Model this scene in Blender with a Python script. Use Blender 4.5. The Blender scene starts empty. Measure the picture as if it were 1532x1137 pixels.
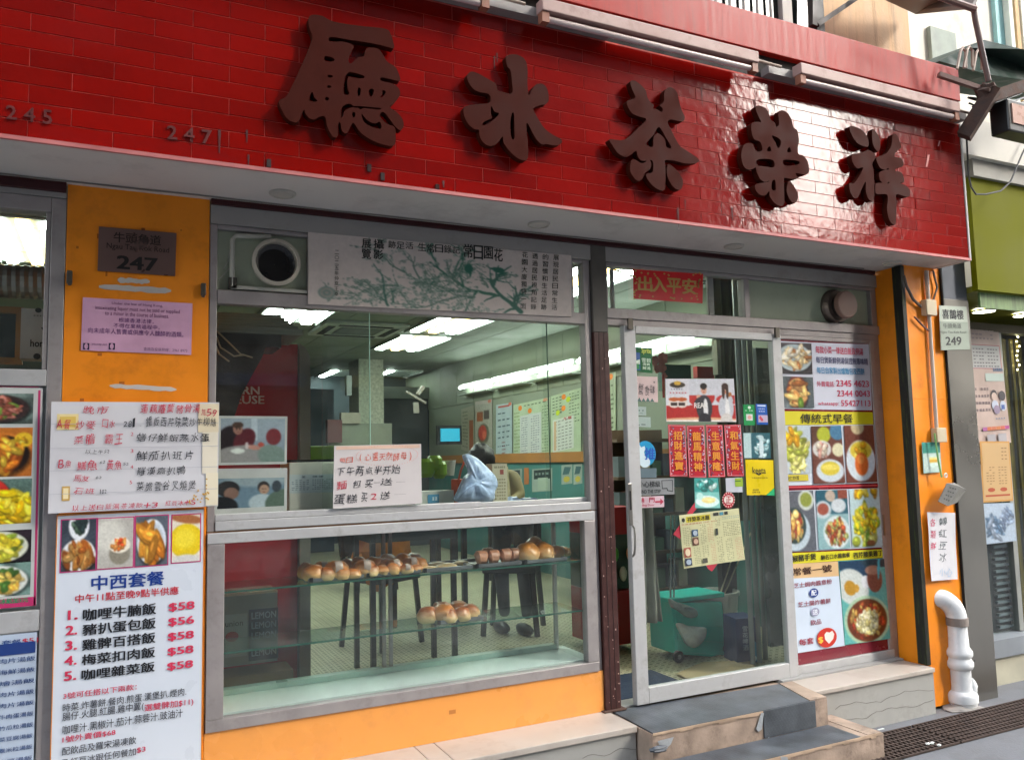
import bpy, math, random
import numpy as np
from mathutils import Vector, Matrix, noise

# ------------------------------------------------------------------ camera, world, sun, exposure
SC = bpy.context.scene
COL = SC.collection
IW, IH, FPX = 1532.0, 1137.0, 1225.8
YAW, PITCH, ROLL = math.radians(25.974), math.radians(5.325), math.radians(-1.343)
CAM = Vector((0.0, -3.71, 1.70))
_f = Vector((math.sin(YAW)*math.cos(PITCH), math.cos(YAW)*math.cos(PITCH), math.sin(PITCH)))
_r0 = Vector((math.cos(YAW), -math.sin(YAW), 0)); _u0 = _r0.cross(_f)
_R = _r0*math.cos(ROLL) + _u0*math.sin(ROLL)
_U = _u0*math.cos(ROLL) - _r0*math.sin(ROLL)
cd = bpy.data.cameras.new('camera'); cam = bpy.data.objects.new('camera', cd); COL.objects.link(cam)
cd.sensor_fit = 'HORIZONTAL'; cd.sensor_width = 36.0; cd.lens = 36.0*FPX/IW
cd.clip_start = 0.05; cd.clip_end = 400
cam.matrix_world = Matrix(((_R.x, _U.x, -_f.x, CAM.x), (_R.y, _U.y, -_f.y, CAM.y), (_R.z, _U.z, -_f.z, CAM.z), (0, 0, 0, 1)))
SC.camera = cam
SUN_EL, SUN_AZ = math.radians(35), math.radians(132.5)      # azimuth clockwise from +Y
w = bpy.data.worlds.new('World'); SC.world = w; w.use_nodes = True
nt = w.node_tree; nt.nodes.clear()
sky = nt.nodes.new('ShaderNodeTexSky'); sky.sky_type = 'NISHITA'; sky.sun_disc = False
sky.sun_elevation = SUN_EL; sky.sun_rotation = SUN_AZ; sky.air_density = 1.4; sky.dust_density = 3.0; sky.ozone_density = 1.0
bg = nt.nodes.new('ShaderNodeBackground'); bg.inputs['Strength'].default_value = 0.15
hs = nt.nodes.new('ShaderNodeHueSaturation'); hs.inputs['Saturation'].default_value = 0.45
wo = nt.nodes.new('ShaderNodeOutputWorld')
nt.links.new(sky.outputs[0], hs.inputs['Color']); nt.links.new(hs.outputs[0], bg.inputs[0]); nt.links.new(bg.outputs[0], wo.inputs[0])
sd = bpy.data.lights.new('sun', 'SUN'); sd.energy = .5; sd.angle = math.radians(13); sd.color = (1, .96, .9)
sun = bpy.data.objects.new('sun', sd); COL.objects.link(sun)
_sv = Vector((math.sin(SUN_AZ)*math.cos(SUN_EL), math.cos(SUN_AZ)*math.cos(SUN_EL), math.sin(SUN_EL)))
sun.rotation_euler = _sv.to_track_quat('Z', 'Y').to_euler(); sun.location = (0, -6, 12)
SC.view_settings.view_transform = 'Standard'; SC.view_settings.look = 'None'
SC.view_settings.exposure = 2.85; SC.view_settings.gamma = 1.0; SC.view_settings.use_curve_mapping = False
SC.render.engine = 'CYCLES'
SC.cycles.use_denoising = True; SC.cycles.max_bounces = 10; SC.cycles.transparent_max_bounces = 24
SC.cycles.diffuse_bounces = 4; SC.cycles.glossy_bounces = 4; SC.cycles.caustics_reflective = False; SC.cycles.caustics_refractive = False
SC.cycles.sample_clamp_indirect = 6.0
random.seed(7)
RNG = np.random.default_rng(11)

# ------------------------------------------------------------------ measuring helpers (points on real planes of the place)
def _ray(u, v): return _f*FPX + _R*(u-IW/2) - _U*(v-IH/2)
def Y(u, v, y):
    d = _ray(u, v); return CAM + d*((y-CAM.y)/d.y)
def Z(u, v, z):
    d = _ray(u, v); return CAM + d*((z-CAM.z)/d.z)
def X(u, v, x):
    d = _ray(u, v); return CAM + d*((x-CAM.x)/d.x)
def PX(p):
    d = Vector(p)-CAM; k = d.dot(_f); return (IW/2+FPX*d.dot(_R)/k, IH/2-FPX*d.dot(_U)/k)
GZ = 0.12          # pavement level

# ------------------------------------------------------------------ materials
def lin(h):
    if isinstance(h, str):
        h = h.lstrip('#'); c = [int(h[i:i+2], 16)/255 for i in (0, 2, 4)]
    else: c = list(h)
    return [x/12.92 if x <= .04045 else ((x+.055)/1.055)**2.4 for x in c]
_mats = {}
def mat(name, col, rough=.6, metal=0., var=.12, scale=6., bump=0., bscale=60., dirt=None, dirt_amt=.5, dscale=3., coat=0., spec=.5, streak=False, trans=0.):
    if name in _mats: return _mats[name]
    m = bpy.data.materials.new(name); m.use_nodes = True; n = m.node_tree; L = n.links
    b = n.nodes['Principled BSDF']; c = lin(col)
    b.inputs['Roughness'].default_value = rough; b.inputs['Metallic'].default_value = metal
    b.inputs['Coat Weight'].default_value = coat; b.inputs['Coat Roughness'].default_value = .06
    b.inputs['Specular IOR Level'].default_value = spec
    tc = n.nodes.new('ShaderNodeTexCoord'); out = tc.outputs['Object']
    geo = n.nodes.new('ShaderNodeNewGeometry'); out = geo.outputs['Position']
    mp = n.nodes.new('ShaderNodeMapping'); L.new(out, mp.inputs[0])
    if streak: mp.inputs['Scale'].default_value = (6, 6, .5)
    nz = n.nodes.new('ShaderNodeTexNoise'); nz.inputs['Scale'].default_value = scale; nz.inputs['Detail'].default_value = 6
    L.new(mp.outputs[0], nz.inputs['Vector'])
    mr = n.nodes.new('ShaderNodeMapRange'); mr.inputs['From Min'].default_value = .3; mr.inputs['From Max'].default_value = .7
    mr.inputs['To Min'].default_value = 1-var; mr.inputs['To Max'].default_value = 1+var
    L.new(nz.outputs[0], mr.inputs[0])
    mx = n.nodes.new('ShaderNodeVectorMath'); mx.operation = 'SCALE'; mx.inputs[0].default_value = c
    L.new(mr.outputs[0], mx.inputs['Scale']); col_out = mx.outputs[0]
    if dirt:
        n2 = n.nodes.new('ShaderNodeTexNoise'); n2.inputs['Scale'].default_value = dscale; n2.inputs['Detail'].default_value = 9; n2.inputs['Roughness'].default_value = .7
        L.new(mp.outputs[0], n2.inputs['Vector'])
        r2 = n.nodes.new('ShaderNodeMapRange'); r2.inputs['From Min'].default_value = .52; r2.inputs['From Max'].default_value = .72
        r2.inputs['To Max'].default_value = dirt_amt; L.new(n2.outputs[0], r2.inputs[0])
        mm = n.nodes.new('ShaderNodeMix'); mm.data_type = 'RGBA'; L.new(r2.outputs[0], mm.inputs[0])
        L.new(col_out, mm.inputs[6]); mm.inputs[7].default_value = lin(dirt)+[1]; col_out = mm.outputs[2]
    L.new(col_out, b.inputs['Base Color'])
    r3 = n.nodes.new('ShaderNodeMapRange'); r3.inputs['From Min'].default_value = .3; r3.inputs['From Max'].default_value = .7
    r3.inputs['To Min'].default_value = max(.02, rough*.8); r3.inputs['To Max'].default_value = min(1, rough*1.25)
    L.new(nz.outputs[0], r3.inputs[0]); L.new(r3.outputs[0], b.inputs['Roughness'])
    if bump:
        nb = n.nodes.new('ShaderNodeTexNoise'); nb.inputs['Scale'].default_value = bscale; nb.inputs['Detail'].default_value = 4
        L.new(out, nb.inputs['Vector']); bp = n.nodes.new('ShaderNodeBump'); bp.inputs['Strength'].default_value = bump; bp.inputs['Distance'].default_value = .004
        L.new(nb.outputs[0], bp.inputs['Height']); L.new(bp.outputs[0], b.inputs['Normal'])
    _mats[name] = m; return m
def emat(name, col, strength):
    if name in _mats: return _mats[name]
    m = bpy.data.materials.new(name); m.use_nodes = True; b = m.node_tree.nodes['Principled BSDF']
    c = lin(col)+[1]; b.inputs['Base Color'].default_value = [q*.4 for q in c[:3]]+[1]; b.inputs['Emission Color'].default_value = c; b.inputs['Emission Strength'].default_value = strength
    _mats[name] = m; return m
def ink(h, rough=.5):
    return mat('ink_'+h, h, rough, var=.04)
def vcmat(name='printed_colours', rough=.35):
    if name in _mats: return _mats[name]
    m = bpy.data.materials.new(name); m.use_nodes = True; n = m.node_tree; b = n.nodes['Principled BSDF']
    a = n.nodes.new('ShaderNodeVertexColor'); a.layer_name = 'Col'
    nz = n.nodes.new('ShaderNodeTexNoise'); nz.inputs['Scale'].default_value = 40
    geo = n.nodes.new('ShaderNodeNewGeometry'); n.links.new(geo.outputs['Position'], nz.inputs['Vector'])
    mr = n.nodes.new('ShaderNodeMapRange'); mr.inputs['To Min'].default_value = .9; mr.inputs['To Max'].default_value = 1.1; n.links.new(nz.outputs[0], mr.inputs[0])
    mx = n.nodes.new('ShaderNodeVectorMath'); mx.operation = 'SCALE'; n.links.new(a.outputs[0], mx.inputs[0]); n.links.new(mr.outputs[0], mx.inputs['Scale'])
    n.links.new(mx.outputs[0], b.inputs['Base Color']); b.inputs['Roughness'].default_value = rough
    _mats[name] = m; return m
def glass(name, tint, refl=1.0, rough=.0, dust=.03):
    if name in _mats: return _mats[name]
    m = bpy.data.materials.new(name); m.use_nodes = True; n = m.node_tree; L = n.links; n.nodes.clear()
    o = n.nodes.new('ShaderNodeOutputMaterial'); tr = n.nodes.new('ShaderNodeBsdfTransparent'); gl = n.nodes.new('ShaderNodeBsdfGlossy')
    tr.inputs[0].default_value = list(tint)+[1]; gl.inputs['Roughness'].default_value = rough
    fr = n.nodes.new('ShaderNodeFresnel'); fr.inputs[0].default_value = 1.5
    mu = n.nodes.new('ShaderNodeMath'); mu.operation = 'MULTIPLY'; mu.inputs[1].default_value = refl; L.new(fr.outputs[0], mu.inputs[0])
    gg = n.nodes.new('ShaderNodeNewGeometry'); m0 = n.nodes.new('ShaderNodeMath'); m0.operation = 'SUBTRACT'; m0.inputs[0].default_value = 1.0
    L.new(gg.outputs['Backfacing'], m0.inputs[1]); mm_ = n.nodes.new('ShaderNodeMath'); mm_.operation = 'MULTIPLY'; L.new(mu.outputs[0], mm_.inputs[0]); L.new(m0.outputs[0], mm_.inputs[1]); mu = mm_
    m1 = n.nodes.new('ShaderNodeMixShader'); L.new(mu.outputs[0], m1.inputs[0]); L.new(tr.outputs[0], m1.inputs[1]); L.new(gl.outputs[0], m1.inputs[2])
    df = n.nodes.new('ShaderNodeBsdfDiffuse'); df.inputs[0].default_value = (.6, .62, .6, 1)
    nz = n.nodes.new('ShaderNodeTexNoise'); nz.inputs['Scale'].default_value = 4; nz.inputs['Detail'].default_value = 10; nz.inputs['Roughness'].default_value = .75
    geo = n.nodes.new('ShaderNodeNewGeometry'); L.new(geo.outputs['Position'], nz.inputs['Vector'])
    mr = n.nodes.new('ShaderNodeMapRange'); mr.inputs['From Min'].default_value = .45; mr.inputs['From Max'].default_value = .8; mr.inputs['To Min'].default_value = dust*.3; mr.inputs['To Max'].default_value = dust*3
    L.new(nz.outputs[0], mr.inputs[0]); m2 = n.nodes.new('ShaderNodeMixShader'); L.new(mr.outputs[0], m2.inputs[0]); L.new(m1.outputs[0], m2.inputs[1]); L.new(df.outputs[0], m2.inputs[2])
    L.new(m2.outputs[0], o.inputs[0]); _mats[name] = m; return m

# ------------------------------------------------------------------ mesh helpers
WLOC = {}
class MB:
    def __init__(s): s.v = []; s.f = []
    def quad(s, a, b, c, d):
        i = len(s.v); s.v += [tuple(a), tuple(b), tuple(c), tuple(d)]; s.f.append((i, i+1, i+2, i+3)); return s
    def poly(s, pts):
        i = len(s.v); s.v += [tuple(p) for p in pts]; s.f.append(tuple(range(i, i+len(pts)))); return s
    def hexa(s, p):      # 8 points: bottom 4 (ccw), top 4
        i = len(s.v); s.v += [tuple(q) for q in p]
        s.f += [(i, i+3, i+2, i+1), (i+4, i+5, i+6, i+7), (i, i+1, i+5, i+4), (i+1, i+2, i+6, i+5), (i+2, i+3, i+7, i+6), (i+3, i, i+4, i+7)]; return s
    def box(s, x0, x1, y0, y1, z0, z1):
        if x0 > x1: x0, x1 = x1, x0
        if y0 > y1: y0, y1 = y1, y0
        if z0 > z1: z0, z1 = z1, z0
        return s.hexa([(x0, y0, z0), (x1, y0, z0), (x1, y1, z0), (x0, y1, z0), (x0, y0, z1), (x1, y0, z1), (x1, y1, z1), (x0, y1, z1)])
    def tube(s, pts, r, n=10, caps=True):
        pts = [Vector(p) for p in pts]; rs = r if isinstance(r, (list, tuple)) else [r]*len(pts); rings = []; up = None
        for k, p in enumerate(pts):
            t = (pts[min(k+1, len(pts)-1)]-pts[max(k-1, 0)]).normalized()
            if up is None: up = t.orthogonal().normalized()
            up = (up - t*up.dot(t)).normalized(); sd_ = t.cross(up); i = len(s.v)
            for j in range(n):
                a = 2*math.pi*j/n; s.v.append(tuple(p+(up*math.cos(a)+sd_*math.sin(a))*rs[k]))
            rings.append(i)
        for a, b in zip(rings, rings[1:]):
            for j in range(n): s.f.append((a+j, a+(j+1) % n, b+(j+1) % n, b+j))
        if caps: s.f.append(tuple(range(rings[0]+n-1, rings[0]-1, -1))); s.f.append(tuple(range(rings[-1], rings[-1]+n)))
        return s
    def bar(s, a, b, w_, h_=None):
        a, b = Vector(a), Vector(b); h_ = h_ or w_; t = (b-a).normalized(); up = Vector((0, 0, 1)) if abs(t.z) < .9 else Vector((0, 1, 0))
        q = t.cross(up).normalized(); up = q.cross(t)
        q = q*w_/2; up = up*h_/2
        return s.hexa([a-q-up, a+q-up, b+q-up, b-q-up, a-q+up, a+q+up, b+q+up, b-q+up])
    def lathe(s, prof, c, axis='z', n=20, caps=True):      # prof: list of (r, h)
        rings = []
        for r, h in prof:
            i = len(s.v)
            for j in range(n):
                a = 2*math.pi*j/n; ca, sa = math.cos(a)*r, math.sin(a)*r
                p = (ca, sa, h) if axis == 'z' else ((ca, -h, sa) if axis == 'y' else (h, ca, sa))
                s.v.append((c[0]+p[0], c[1]+p[1], c[2]+p[2]))
            rings.append(i)
        for a, b in zip(rings, rings[1:]):
            for j in range(n): s.f.append((a+j, a+(j+1) % n, b+(j+1) % n, b+j))
        if caps: s.f.append(tuple(range(rings[0]+n-1, rings[0]-1, -1))); s.f.append(tuple(range(rings[-1], rings[-1]+n)))
        return s
    def blob(s, c, r, n=(14, 9), rough=.12, seed=0, flat=None, squash=1.0, fs=2.2):
        rx, ry, rz = r if isinstance(r, (tuple, list)) else (r, r, r); i0 = len(s.v); nu, nv = n
        for a in range(nv+1):
            th = math.pi*a/nv
            for b in range(nu):
                ph = 2*math.pi*b/nu; d = Vector((math.sin(th)*math.cos(ph), math.sin(th)*math.sin(ph), math.cos(th)))
                k = 1+rough*noise.noise(d*fs+Vector((seed*3.1, seed*1.7, 0)))*1.8
                z = d.z*rz*k
                if flat is not None: z = max(z, -flat*rz)
                s.v.append((c[0]+d.x*rx*k, c[1]+d.y*ry*k, c[2]+z))
        for a in range(nv):
            for b in range(nu): s.f.append((i0+a*nu+b, i0+(a+1)*nu+b, i0+(a+1)*nu+(b+1) % nu, i0+a*nu+(b+1) % nu))
        return s
    def grid(s, fn, nu, nv, closed=False):
        i = len(s.v)
        for b in range(nv+1):
            for a in range(nu+1): s.v.append(tuple(fn(a/nu, b/nv)))
        for b in range(nv):
            for a in range(nu): k = i+b*(nu+1)+a; s.f.append((k, k+1, k+nu+2, k+nu+1))
        return s
    def build(s, name, m, parent=None, label=None, cat=None, group=None, kind=None, smooth=False, bevel=0, solid=0, fixn=True):
        if not s.v: return None
        A = np.array(s.v, dtype=float); lo, hi = A.min(0), A.max(0); base = Vector(((lo[0]+hi[0])/2, (lo[1]+hi[1])/2, lo[2]))
        A = A-np.array(base); me = bpy.data.meshes.new(name); me.from_pydata(A.tolist(), [], s.f); me.update()
        if m: me.materials.append(m)
        if fixn:
            import bmesh
            bm = bmesh.new(); bm.from_mesh(me); bmesh.ops.remove_doubles(bm, verts=bm.verts, dist=1e-6) if smooth else None
            bmesh.ops.recalc_face_normals(bm, faces=bm.faces); bm.to_mesh(me); bm.free()
        if smooth:
            for p in me.polygons: p.use_smooth = True
            if smooth != 'all': me.set_sharp_from_angle(angle=math.radians(42))
        o = bpy.data.objects.new(name, me); COL.objects.link(o); WLOC[o.name] = base
        if parent is not None:
            o.parent = parent; o.location = base-WLOC[parent.name]
        else: o.location = base
        tag(o, label, cat, group, kind)
        if bevel:
            b = o.modifiers.new('bevel', 'BEVEL'); b.width = bevel; b.segments = 2; b.limit_method = 'ANGLE'
        if solid:
            b = o.modifiers.new('solid', 'SOLIDIFY'); b.thickness = solid
        return o
def tag(o, label=None, cat=None, group=None, kind=None):
    if label: o['label'] = label
    if cat: o['category'] = cat
    if group: o['group'] = group
    if kind: o['kind'] = kind
    return o
def thing(name, label, cat, loc, group=None):
    o = bpy.data.objects.new(name, None); COL.objects.link(o); o.empty_display_size = .1
    o.location = Vector(loc); WLOC[o.name] = Vector(loc); return tag(o, label, cat, group)
def box(name, m, x0, x1, y0, y1, z0, z1, parent=None, **k): return MB().box(x0, x1, y0, y1, z0, z1).build(name, m, parent, **k)
def dup(o, loc, rot=0, scale=None, label=None, parent=None):
    c = o.copy(); COL.objects.link(c); c.parent = parent; WLOC[c.name] = Vector(loc)
    c.location = Vector(loc)-(WLOC[parent.name] if parent else Vector((0, 0, 0)))
    c.rotation_euler = (0, 0, rot)
    if scale: c.scale = scale
    if label: c['label'] = label
    for ch in o.children:
        d = ch.copy(); COL.objects.link(d); d.parent = c
    return c

# text: glyph outlines turned into flat meshes ----------------------------------------
_tc = {}
def glyphs(s, off=0.0):
    k = (s, off)
    if k in _tc: return _tc[k]
    c = bpy.data.curves.new('t', 'FONT'); c.body = s; c.resolution_u = 2 if len(s) > 3 else 3; c.offset = off
    o = bpy.data.objects.new('t', c); COL.objects.link(o)
    dg = bpy.context.evaluated_depsgraph_get(); me = bpy.data.meshes.new_from_object(o.evaluated_get(dg))
    n = len(me.vertices); A = np.zeros(n*3); me.vertices.foreach_get('co', A); A = A.reshape(-1, 3)[:, :2]
    F = [tuple(p.vertices) for p in me.polygons]
    bpy.data.objects.remove(o); bpy.data.curves.remove(c); bpy.data.meshes.remove(me)
    _tc[k] = (A, F); return _tc[k]
class Sheet:
    """a flat printed thing; local s (right) and t (down) run 0..1 over its four corners"""
    def __init__(q, name, label, cat, corners, nrm, base_mat, th=.003, group=None, parent=None, wave=0.0, part='sheet'):
        q.c = [Vector(p) for p in corners]; q.n = Vector(nrm).normalized(); q.ink = {}; q.lv = 0; q.wave = wave; q.th = th
        base = (q.c[2]+q.c[3])/2
        q.root = thing(name, label, cat, base, group) if parent is None else parent
        m = MB(); N = 8 if wave else 1
        F = lambda s, t: q.P(s, t, 0); B = lambda s, t: q.P(s, t, -th)
        m.grid(F, N, N); m.grid(B, N, N)
        for k in range(N):
            a, b = k/N, (k+1)/N
            for s0, t0, s1, t1 in ((a, 0, b, 0), (a, 1, b, 1), (0, a, 0, b), (1, a, 1, b)):
                m.quad(F(s0, t0), F(s1, t1), B(s1, t1), B(s0, t0))
        m.build(part, base_mat, q.root, smooth=False)
    def P(q, s, t, e=0):
        a = q.c[0].lerp(q.c[1], s); b = q.c[3].lerp(q.c[2], s); p = a.lerp(b, t)
        wv = q.wave*(math.sin(s*5.3+t*2)*.6+math.sin(t*7+s*1.3)*.5) if q.wave else 0
        return p+q.n*(e+wv)
    def mb(q, col):
        if col not in q.ink: q.lv += 1; q.ink[col] = (MB(), .0006+.0004*q.lv)
        return q.ink[col]
    def rect(q, s0, t0, s1, t1, col):
        m, e = q.mb(col); N = 4 if q.wave else 1
        m.grid(lambda a, b: q.P(s0+(s1-s0)*a, t0+(t1-t0)*b, e), N, N)
    def frame(q, s0, t0, s1, t1, col, ws=.01, wt=.01):
        q.rect(s0, t0, s1, t0+wt, col); q.rect(s0, t1-wt, s1, t1, col); q.rect(s0, t0+wt, s0+ws, t1-wt, col); q.rect(s1-ws, t0+wt, s1, t1-wt, col)
    def disc(q, s, t, rs, rt, col, n=24):
        m, e = q.mb(col); m.poly([q.P(s+rs*math.cos(2*math.pi*k/n), t+rt*math.sin(2*math.pi*k/n), e) for k in range(n)])
    def poly(q, pts, col):
        m, e = q.mb(col); m.poly([q.P(s, t, e) for s, t in pts])
    def text(q, st, s0, t0, s1, t1, col, off=0.0, hand=0.0):
        m, e = q.mb(col)
        if hand and len(st) > 1:
            n = len(st); w_ = (s1-s0)/n
            for k, ch in enumerate(st):
                if ch == ' ': continue
                if ch in '.,': q._put(m, e, ch, s0+w_*(k+.3), t0+(t1-t0)*.8, s0+w_*(k+.5), t1, off, 0); continue
                j = hand
                q._put(m, e, ch, s0+w_*(k+.04+random.uniform(-.06, .06)), t0+(t1-t0)*random.uniform(-.08, .1), s0+w_*(k+.92), t1+(t1-t0)*random.uniform(-.1, .08), off, j)
            return
        q._put(m, e, st, s0, t0, s1, t1, off, hand)
    def _put(q, m, e, st, s0, t0, s1, t1, off, hand):
        if off > 0:
            A, F = glyphs(st, 0)
            if not len(A): return
            ex = A.max(0)-A.min(0); ds = min(off, .03)*(s1-s0)/max(ex[0], .3); dt = min(off, .03)*.6*(t1-t0)/max(ex[1], .3)
            for k, (a, b) in enumerate(((-1, -1), (1, 1), (1, -1), (-1, 1))): q._put(m, e+k*.00009, st, s0+a*ds, t0+b*dt, s1+a*ds, t1+b*dt, 0, 0)
            return
        A, F = glyphs(st, 0)
        if not len(A): return
        lo, hi = A.min(0), A.max(0); U = (A-lo)/np.maximum(hi-lo, 1e-6)
        if len(st) == 1 and (hi-lo)[0] < .5*(hi-lo)[1]: sm = (s0+s1)/2; s0, s1 = sm-(s1-s0)*.16, sm+(s1-s0)*.16
        if st in '一－-.·': 
            tm = (t0+t1)/2; t0, t1 = tm-(t1-t0)*.06, tm+(t1-t0)*.06
        if hand:
            sh = random.uniform(.05, .22)*hand; ro = random.uniform(-.12, .12)*hand
            sd9 = random.uniform(0, 50); U = U+np.array([[noise.noise(Vector((a_*2.6, b_*2.6, sd9)))*.13, noise.noise(Vector((a_*2.6, b_*2.6, sd9+9)))*.13] for a_, b_ in U])*hand
            U = U-.5; U = np.stack([U[:, 0]*(1-.1*hand*random.random())+U[:, 1]*sh, U[:, 1]*(1-.12*hand*random.random())+U[:, 0]*ro], 1)+.5
        i = len(m.v)
        for a, b in U: m.v.append(tuple(q.P(s0+(s1-s0)*a, t1-(t1-t0)*b, e)))
        m.f += [tuple(i+k for k in f) for f in F]
    def scrawl(q, s0, t0, s1, t1, col, n=8, h=.6):
        """rows too small to read: short dashes"""
        m, e = q.mb(col); s = s0; dw = (s1-s0)/n
        for k in range(n):
            if random.random() < .12: continue
            a = s0+dw*k+dw*.08; b = a+dw*random.uniform(.55, .84); tm = (t0+t1)/2; hh = (t1-t0)*h/2
            for (c, d) in ((-1, -.55), (-.2, .2), (.6, 1)):
                m.quad(q.P(a, tm+hh*c, e), q.P(b, tm+hh*c, e), q.P(b, tm+hh*d, e), q.P(a, tm+hh*d, e))
            mid = a+(b-a)*random.uniform(.3, .6); m.quad(q.P(mid, tm-hh, e+.0001), q.P(mid+dw*.12, tm-hh, e+.0001), q.P(mid+dw*.12, tm+hh, e+.0001), q.P(mid, tm+hh, e+.0001))
    def photo(q, s0, t0, s1, t1, img, e=.0005, name='printed_photo'):
        h, w_ = img.shape[:2]; me = bpy.data.meshes.new(name)
        V = []; 
        for b in range(h+1):
            for a in range(w_+1): V.append(q.P(s0+(s1-s0)*a/w_, t0+(t1-t0)*b/h, e))
        base = sum(V, Vector())/len(V); base.z = min(v.z for v in V)
        F = [(b*(w_+1)+a, b*(w_+1)+a+1, (b+1)*(w_+1)+a+1, (b+1)*(w_+1)+a) for b in range(h) for a in range(w_)]
        me.from_pydata([tuple(v-base) for v in V], [], F); me.update()
        P = np.pad(img, ((1, 1), (1, 1), (0, 0)), mode='edge'); PV = (P[:-1, :-1]+P[1:, :-1]+P[:-1, 1:]+P[1:, 1:])/4
        C_ = np.ones(((h+1)*(w_+1), 4), dtype=np.float32); s_ = PV.reshape(-1, 3).clip(0, 1)
        C_[:, :3] = np.where(s_ <= .04045, s_/12.92, ((s_+.055)/1.055)**2.4)
        at = me.color_attributes.new('Col', 'FLOAT_COLOR', 'POINT'); at.data.foreach_set('color', C_.ravel())
        me.materials.append(vcmat()); o = bpy.data.objects.new(name, me); COL.objects.link(o); WLOC[o.name] = base
        o.parent = q.root; o.location = base-WLOC[q.root.name]; return o
    def done(q):
        for col, (m, e) in q.ink.items():
            m.build('lettering', ink(col), q.root, fixn=False, kind='stuff')
        return q.root
def rectc(u0, v0, u1, v1, u2, v2, u3, v3, y): return [Y(u0, v0, y), Y(u1, v1, y), Y(u2, v2, y), Y(u3, v3, y)]
FR = (0, -1, 0)

# painting of printed photographs -----------------------------------------------------
def h2(c): c = c.lstrip('#'); return np.array([int(c[i:i+2], 16)/255 for i in (0, 2, 4)])
def canvas(w_, h, col): return np.ones((h, w_, 3))*h2(col)
def soft(im, mask, col): im[:] = im*(1-mask[..., None])+h2(col)*mask[..., None] if isinstance(col, str) else im*(1-mask[..., None])+col*mask[..., None]
def ell(im, cx, cy, rx, ry, col, rot=0, feather=.12):
    h, w_ = im.shape[:2]; yy, xx = np.mgrid[0:h, 0:w_]; x = (xx+.5)/w_-cx; y = (yy+.5)/h-cy
    x, y = x*math.cos(rot)+y*math.sin(rot), -x*math.sin(rot)+y*math.cos(rot)
    d = np.sqrt((x/rx)**2+(y/ry)**2); soft(im, np.clip((1-d)/feather+.5, 0, 1), col)
def rct(im, x0, y0, x1, y1, col):
    h, w_ = im.shape[:2]; im[int(y0*h):int(math.ceil(y1*h)), int(x0*w_):int(math.ceil(x1*w_))] = h2(col)
def food(im, cx, cy, rx, ry, pal, n=60, size=.09, elong=1.0):
    for k in range(n):
        a = RNG.uniform(0, 6.28); r = math.sqrt(RNG.uniform(0, 1)); x = cx+rx*r*math.cos(a)*.9; y = cy+ry*r*math.sin(a)*.9
        c = h2(pal[RNG.integers(len(pal))])*RNG.uniform(.72, 1.15); s = size*RNG.uniform(.5, 1.2); ro = RNG.uniform(0, 3.14)
        ell(im, x, y+s*.18, s*elong, s*.62, np.clip(c*.55, 0, 1), ro, .3); ell(im, x, y, s*elong, s*.6, np.clip(c, 0, 1), ro, .3)
        ell(im, x-s*.15, y-s*.15, s*.35*elong, s*.2, np.clip(c*1.3+.06, 0, 1), ro, .6)
def grain(im, a=.03): im += RNG.normal(0, a, im.shape[:2])[..., None]; return im.clip(0, 1)
BROWN = ['#a8602a', '#c98038', '#8a4a20', '#e0a050', '#6e3a18']; YEL = ['#f2d02a', '#e8b818', '#f6e060', '#d89a18']
GOLD = ['#e0a040', '#d08828', '#f0c060', '#b87020']; GREENY = ['#b8c840', '#8aa838', '#d8dc70', '#5c8830']; REDS = ['#c03020', '#e05030', '#8a2018', '#f0a030']
PALE = ['#f0e0b8', '#e8cf98', '#d8b070', '#f6eed8', '#c07838']
def dish(w_=48, h=44, bgc='#705040', plate='#f0f2f4', pal=GOLD, cx=.5, cy=.5, rx=.44, ry=.42, n=70, size=.1, fr=.78, side=None, elong=1.3):
    im = canvas(w_, h, bgc)
    for _ in range(6): ell(im, RNG.uniform(0, 1), RNG.uniform(0, 1), .3, .12, np.clip(h2(bgc)*RNG.uniform(.6, 1.5), 0, 1), RNG.uniform(0, 3), .8)
    ell(im, cx+.02, cy+.05, rx*1.04, ry*1.04, np.clip(h2(bgc)*.45, 0, 1), 0, .15)
    ell(im, cx, cy, rx, ry, plate, 0, .06); ell(im, cx, cy, rx*.82, ry*.82, np.clip(h2(plate)*.9, 0, 1), 0, .1)
    if side:
        for (a, b, r, c, p2) in side: ell(im, a, b, r, r*.95, c, 0, .1); food(im, a, b, r*.72, r*.66, p2, 14, r*.35)
    food(im, cx, cy, rx*fr, ry*fr, pal, n, size, elong)
    return grain(im)

# ------------------------------------------------------------------ palette
ALU = mat('aluminium_frame', '#a39c9a', .42, .35, var=.1, scale=9, dirt='#6d6460', dirt_amt=.35, dscale=14)
ALUW = mat('white_aluminium', '#b9b9b9', .45, .2, var=.07, scale=9, dirt='#77716a', dirt_amt=.45, dscale=9)
STEEL = mat('stainless_steel', '#8f8c86', .3, .85, var=.04, scale=2)
ORANGE = mat('orange_paint', '#f08c14', .42, var=.08, scale=5, dirt='#b05c10', dirt_amt=.5, dscale=4, bump=.15, bscale=20)
ORANGE2 = mat('orange_base_panel', '#f0a04c', .3, var=.04, scale=3, dirt='#c88650', dirt_amt=.4, dscale=4, coat=.6)  # base colour paled to carry the sky's sheen on the orange
WHITEW = mat('soffit_paint', '#c6c2bd', .7, var=.05, scale=2, dirt='#7c7670', dirt_amt=.4, dscale=2.5)
WINE = mat('wine_paint', '#3a0d10', .45, var=.2, scale=8)
RED = mat('glossy_red_tile', '#820803', .12, var=.12, scale=2.2, bump=.3, bscale=26, coat=.05, spec=.42, dirt='#6c0705', dirt_amt=.35, dscale=5)
GROUT = mat('pink_grout', '#c8564c', .9, var=.4, scale=14)
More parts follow.
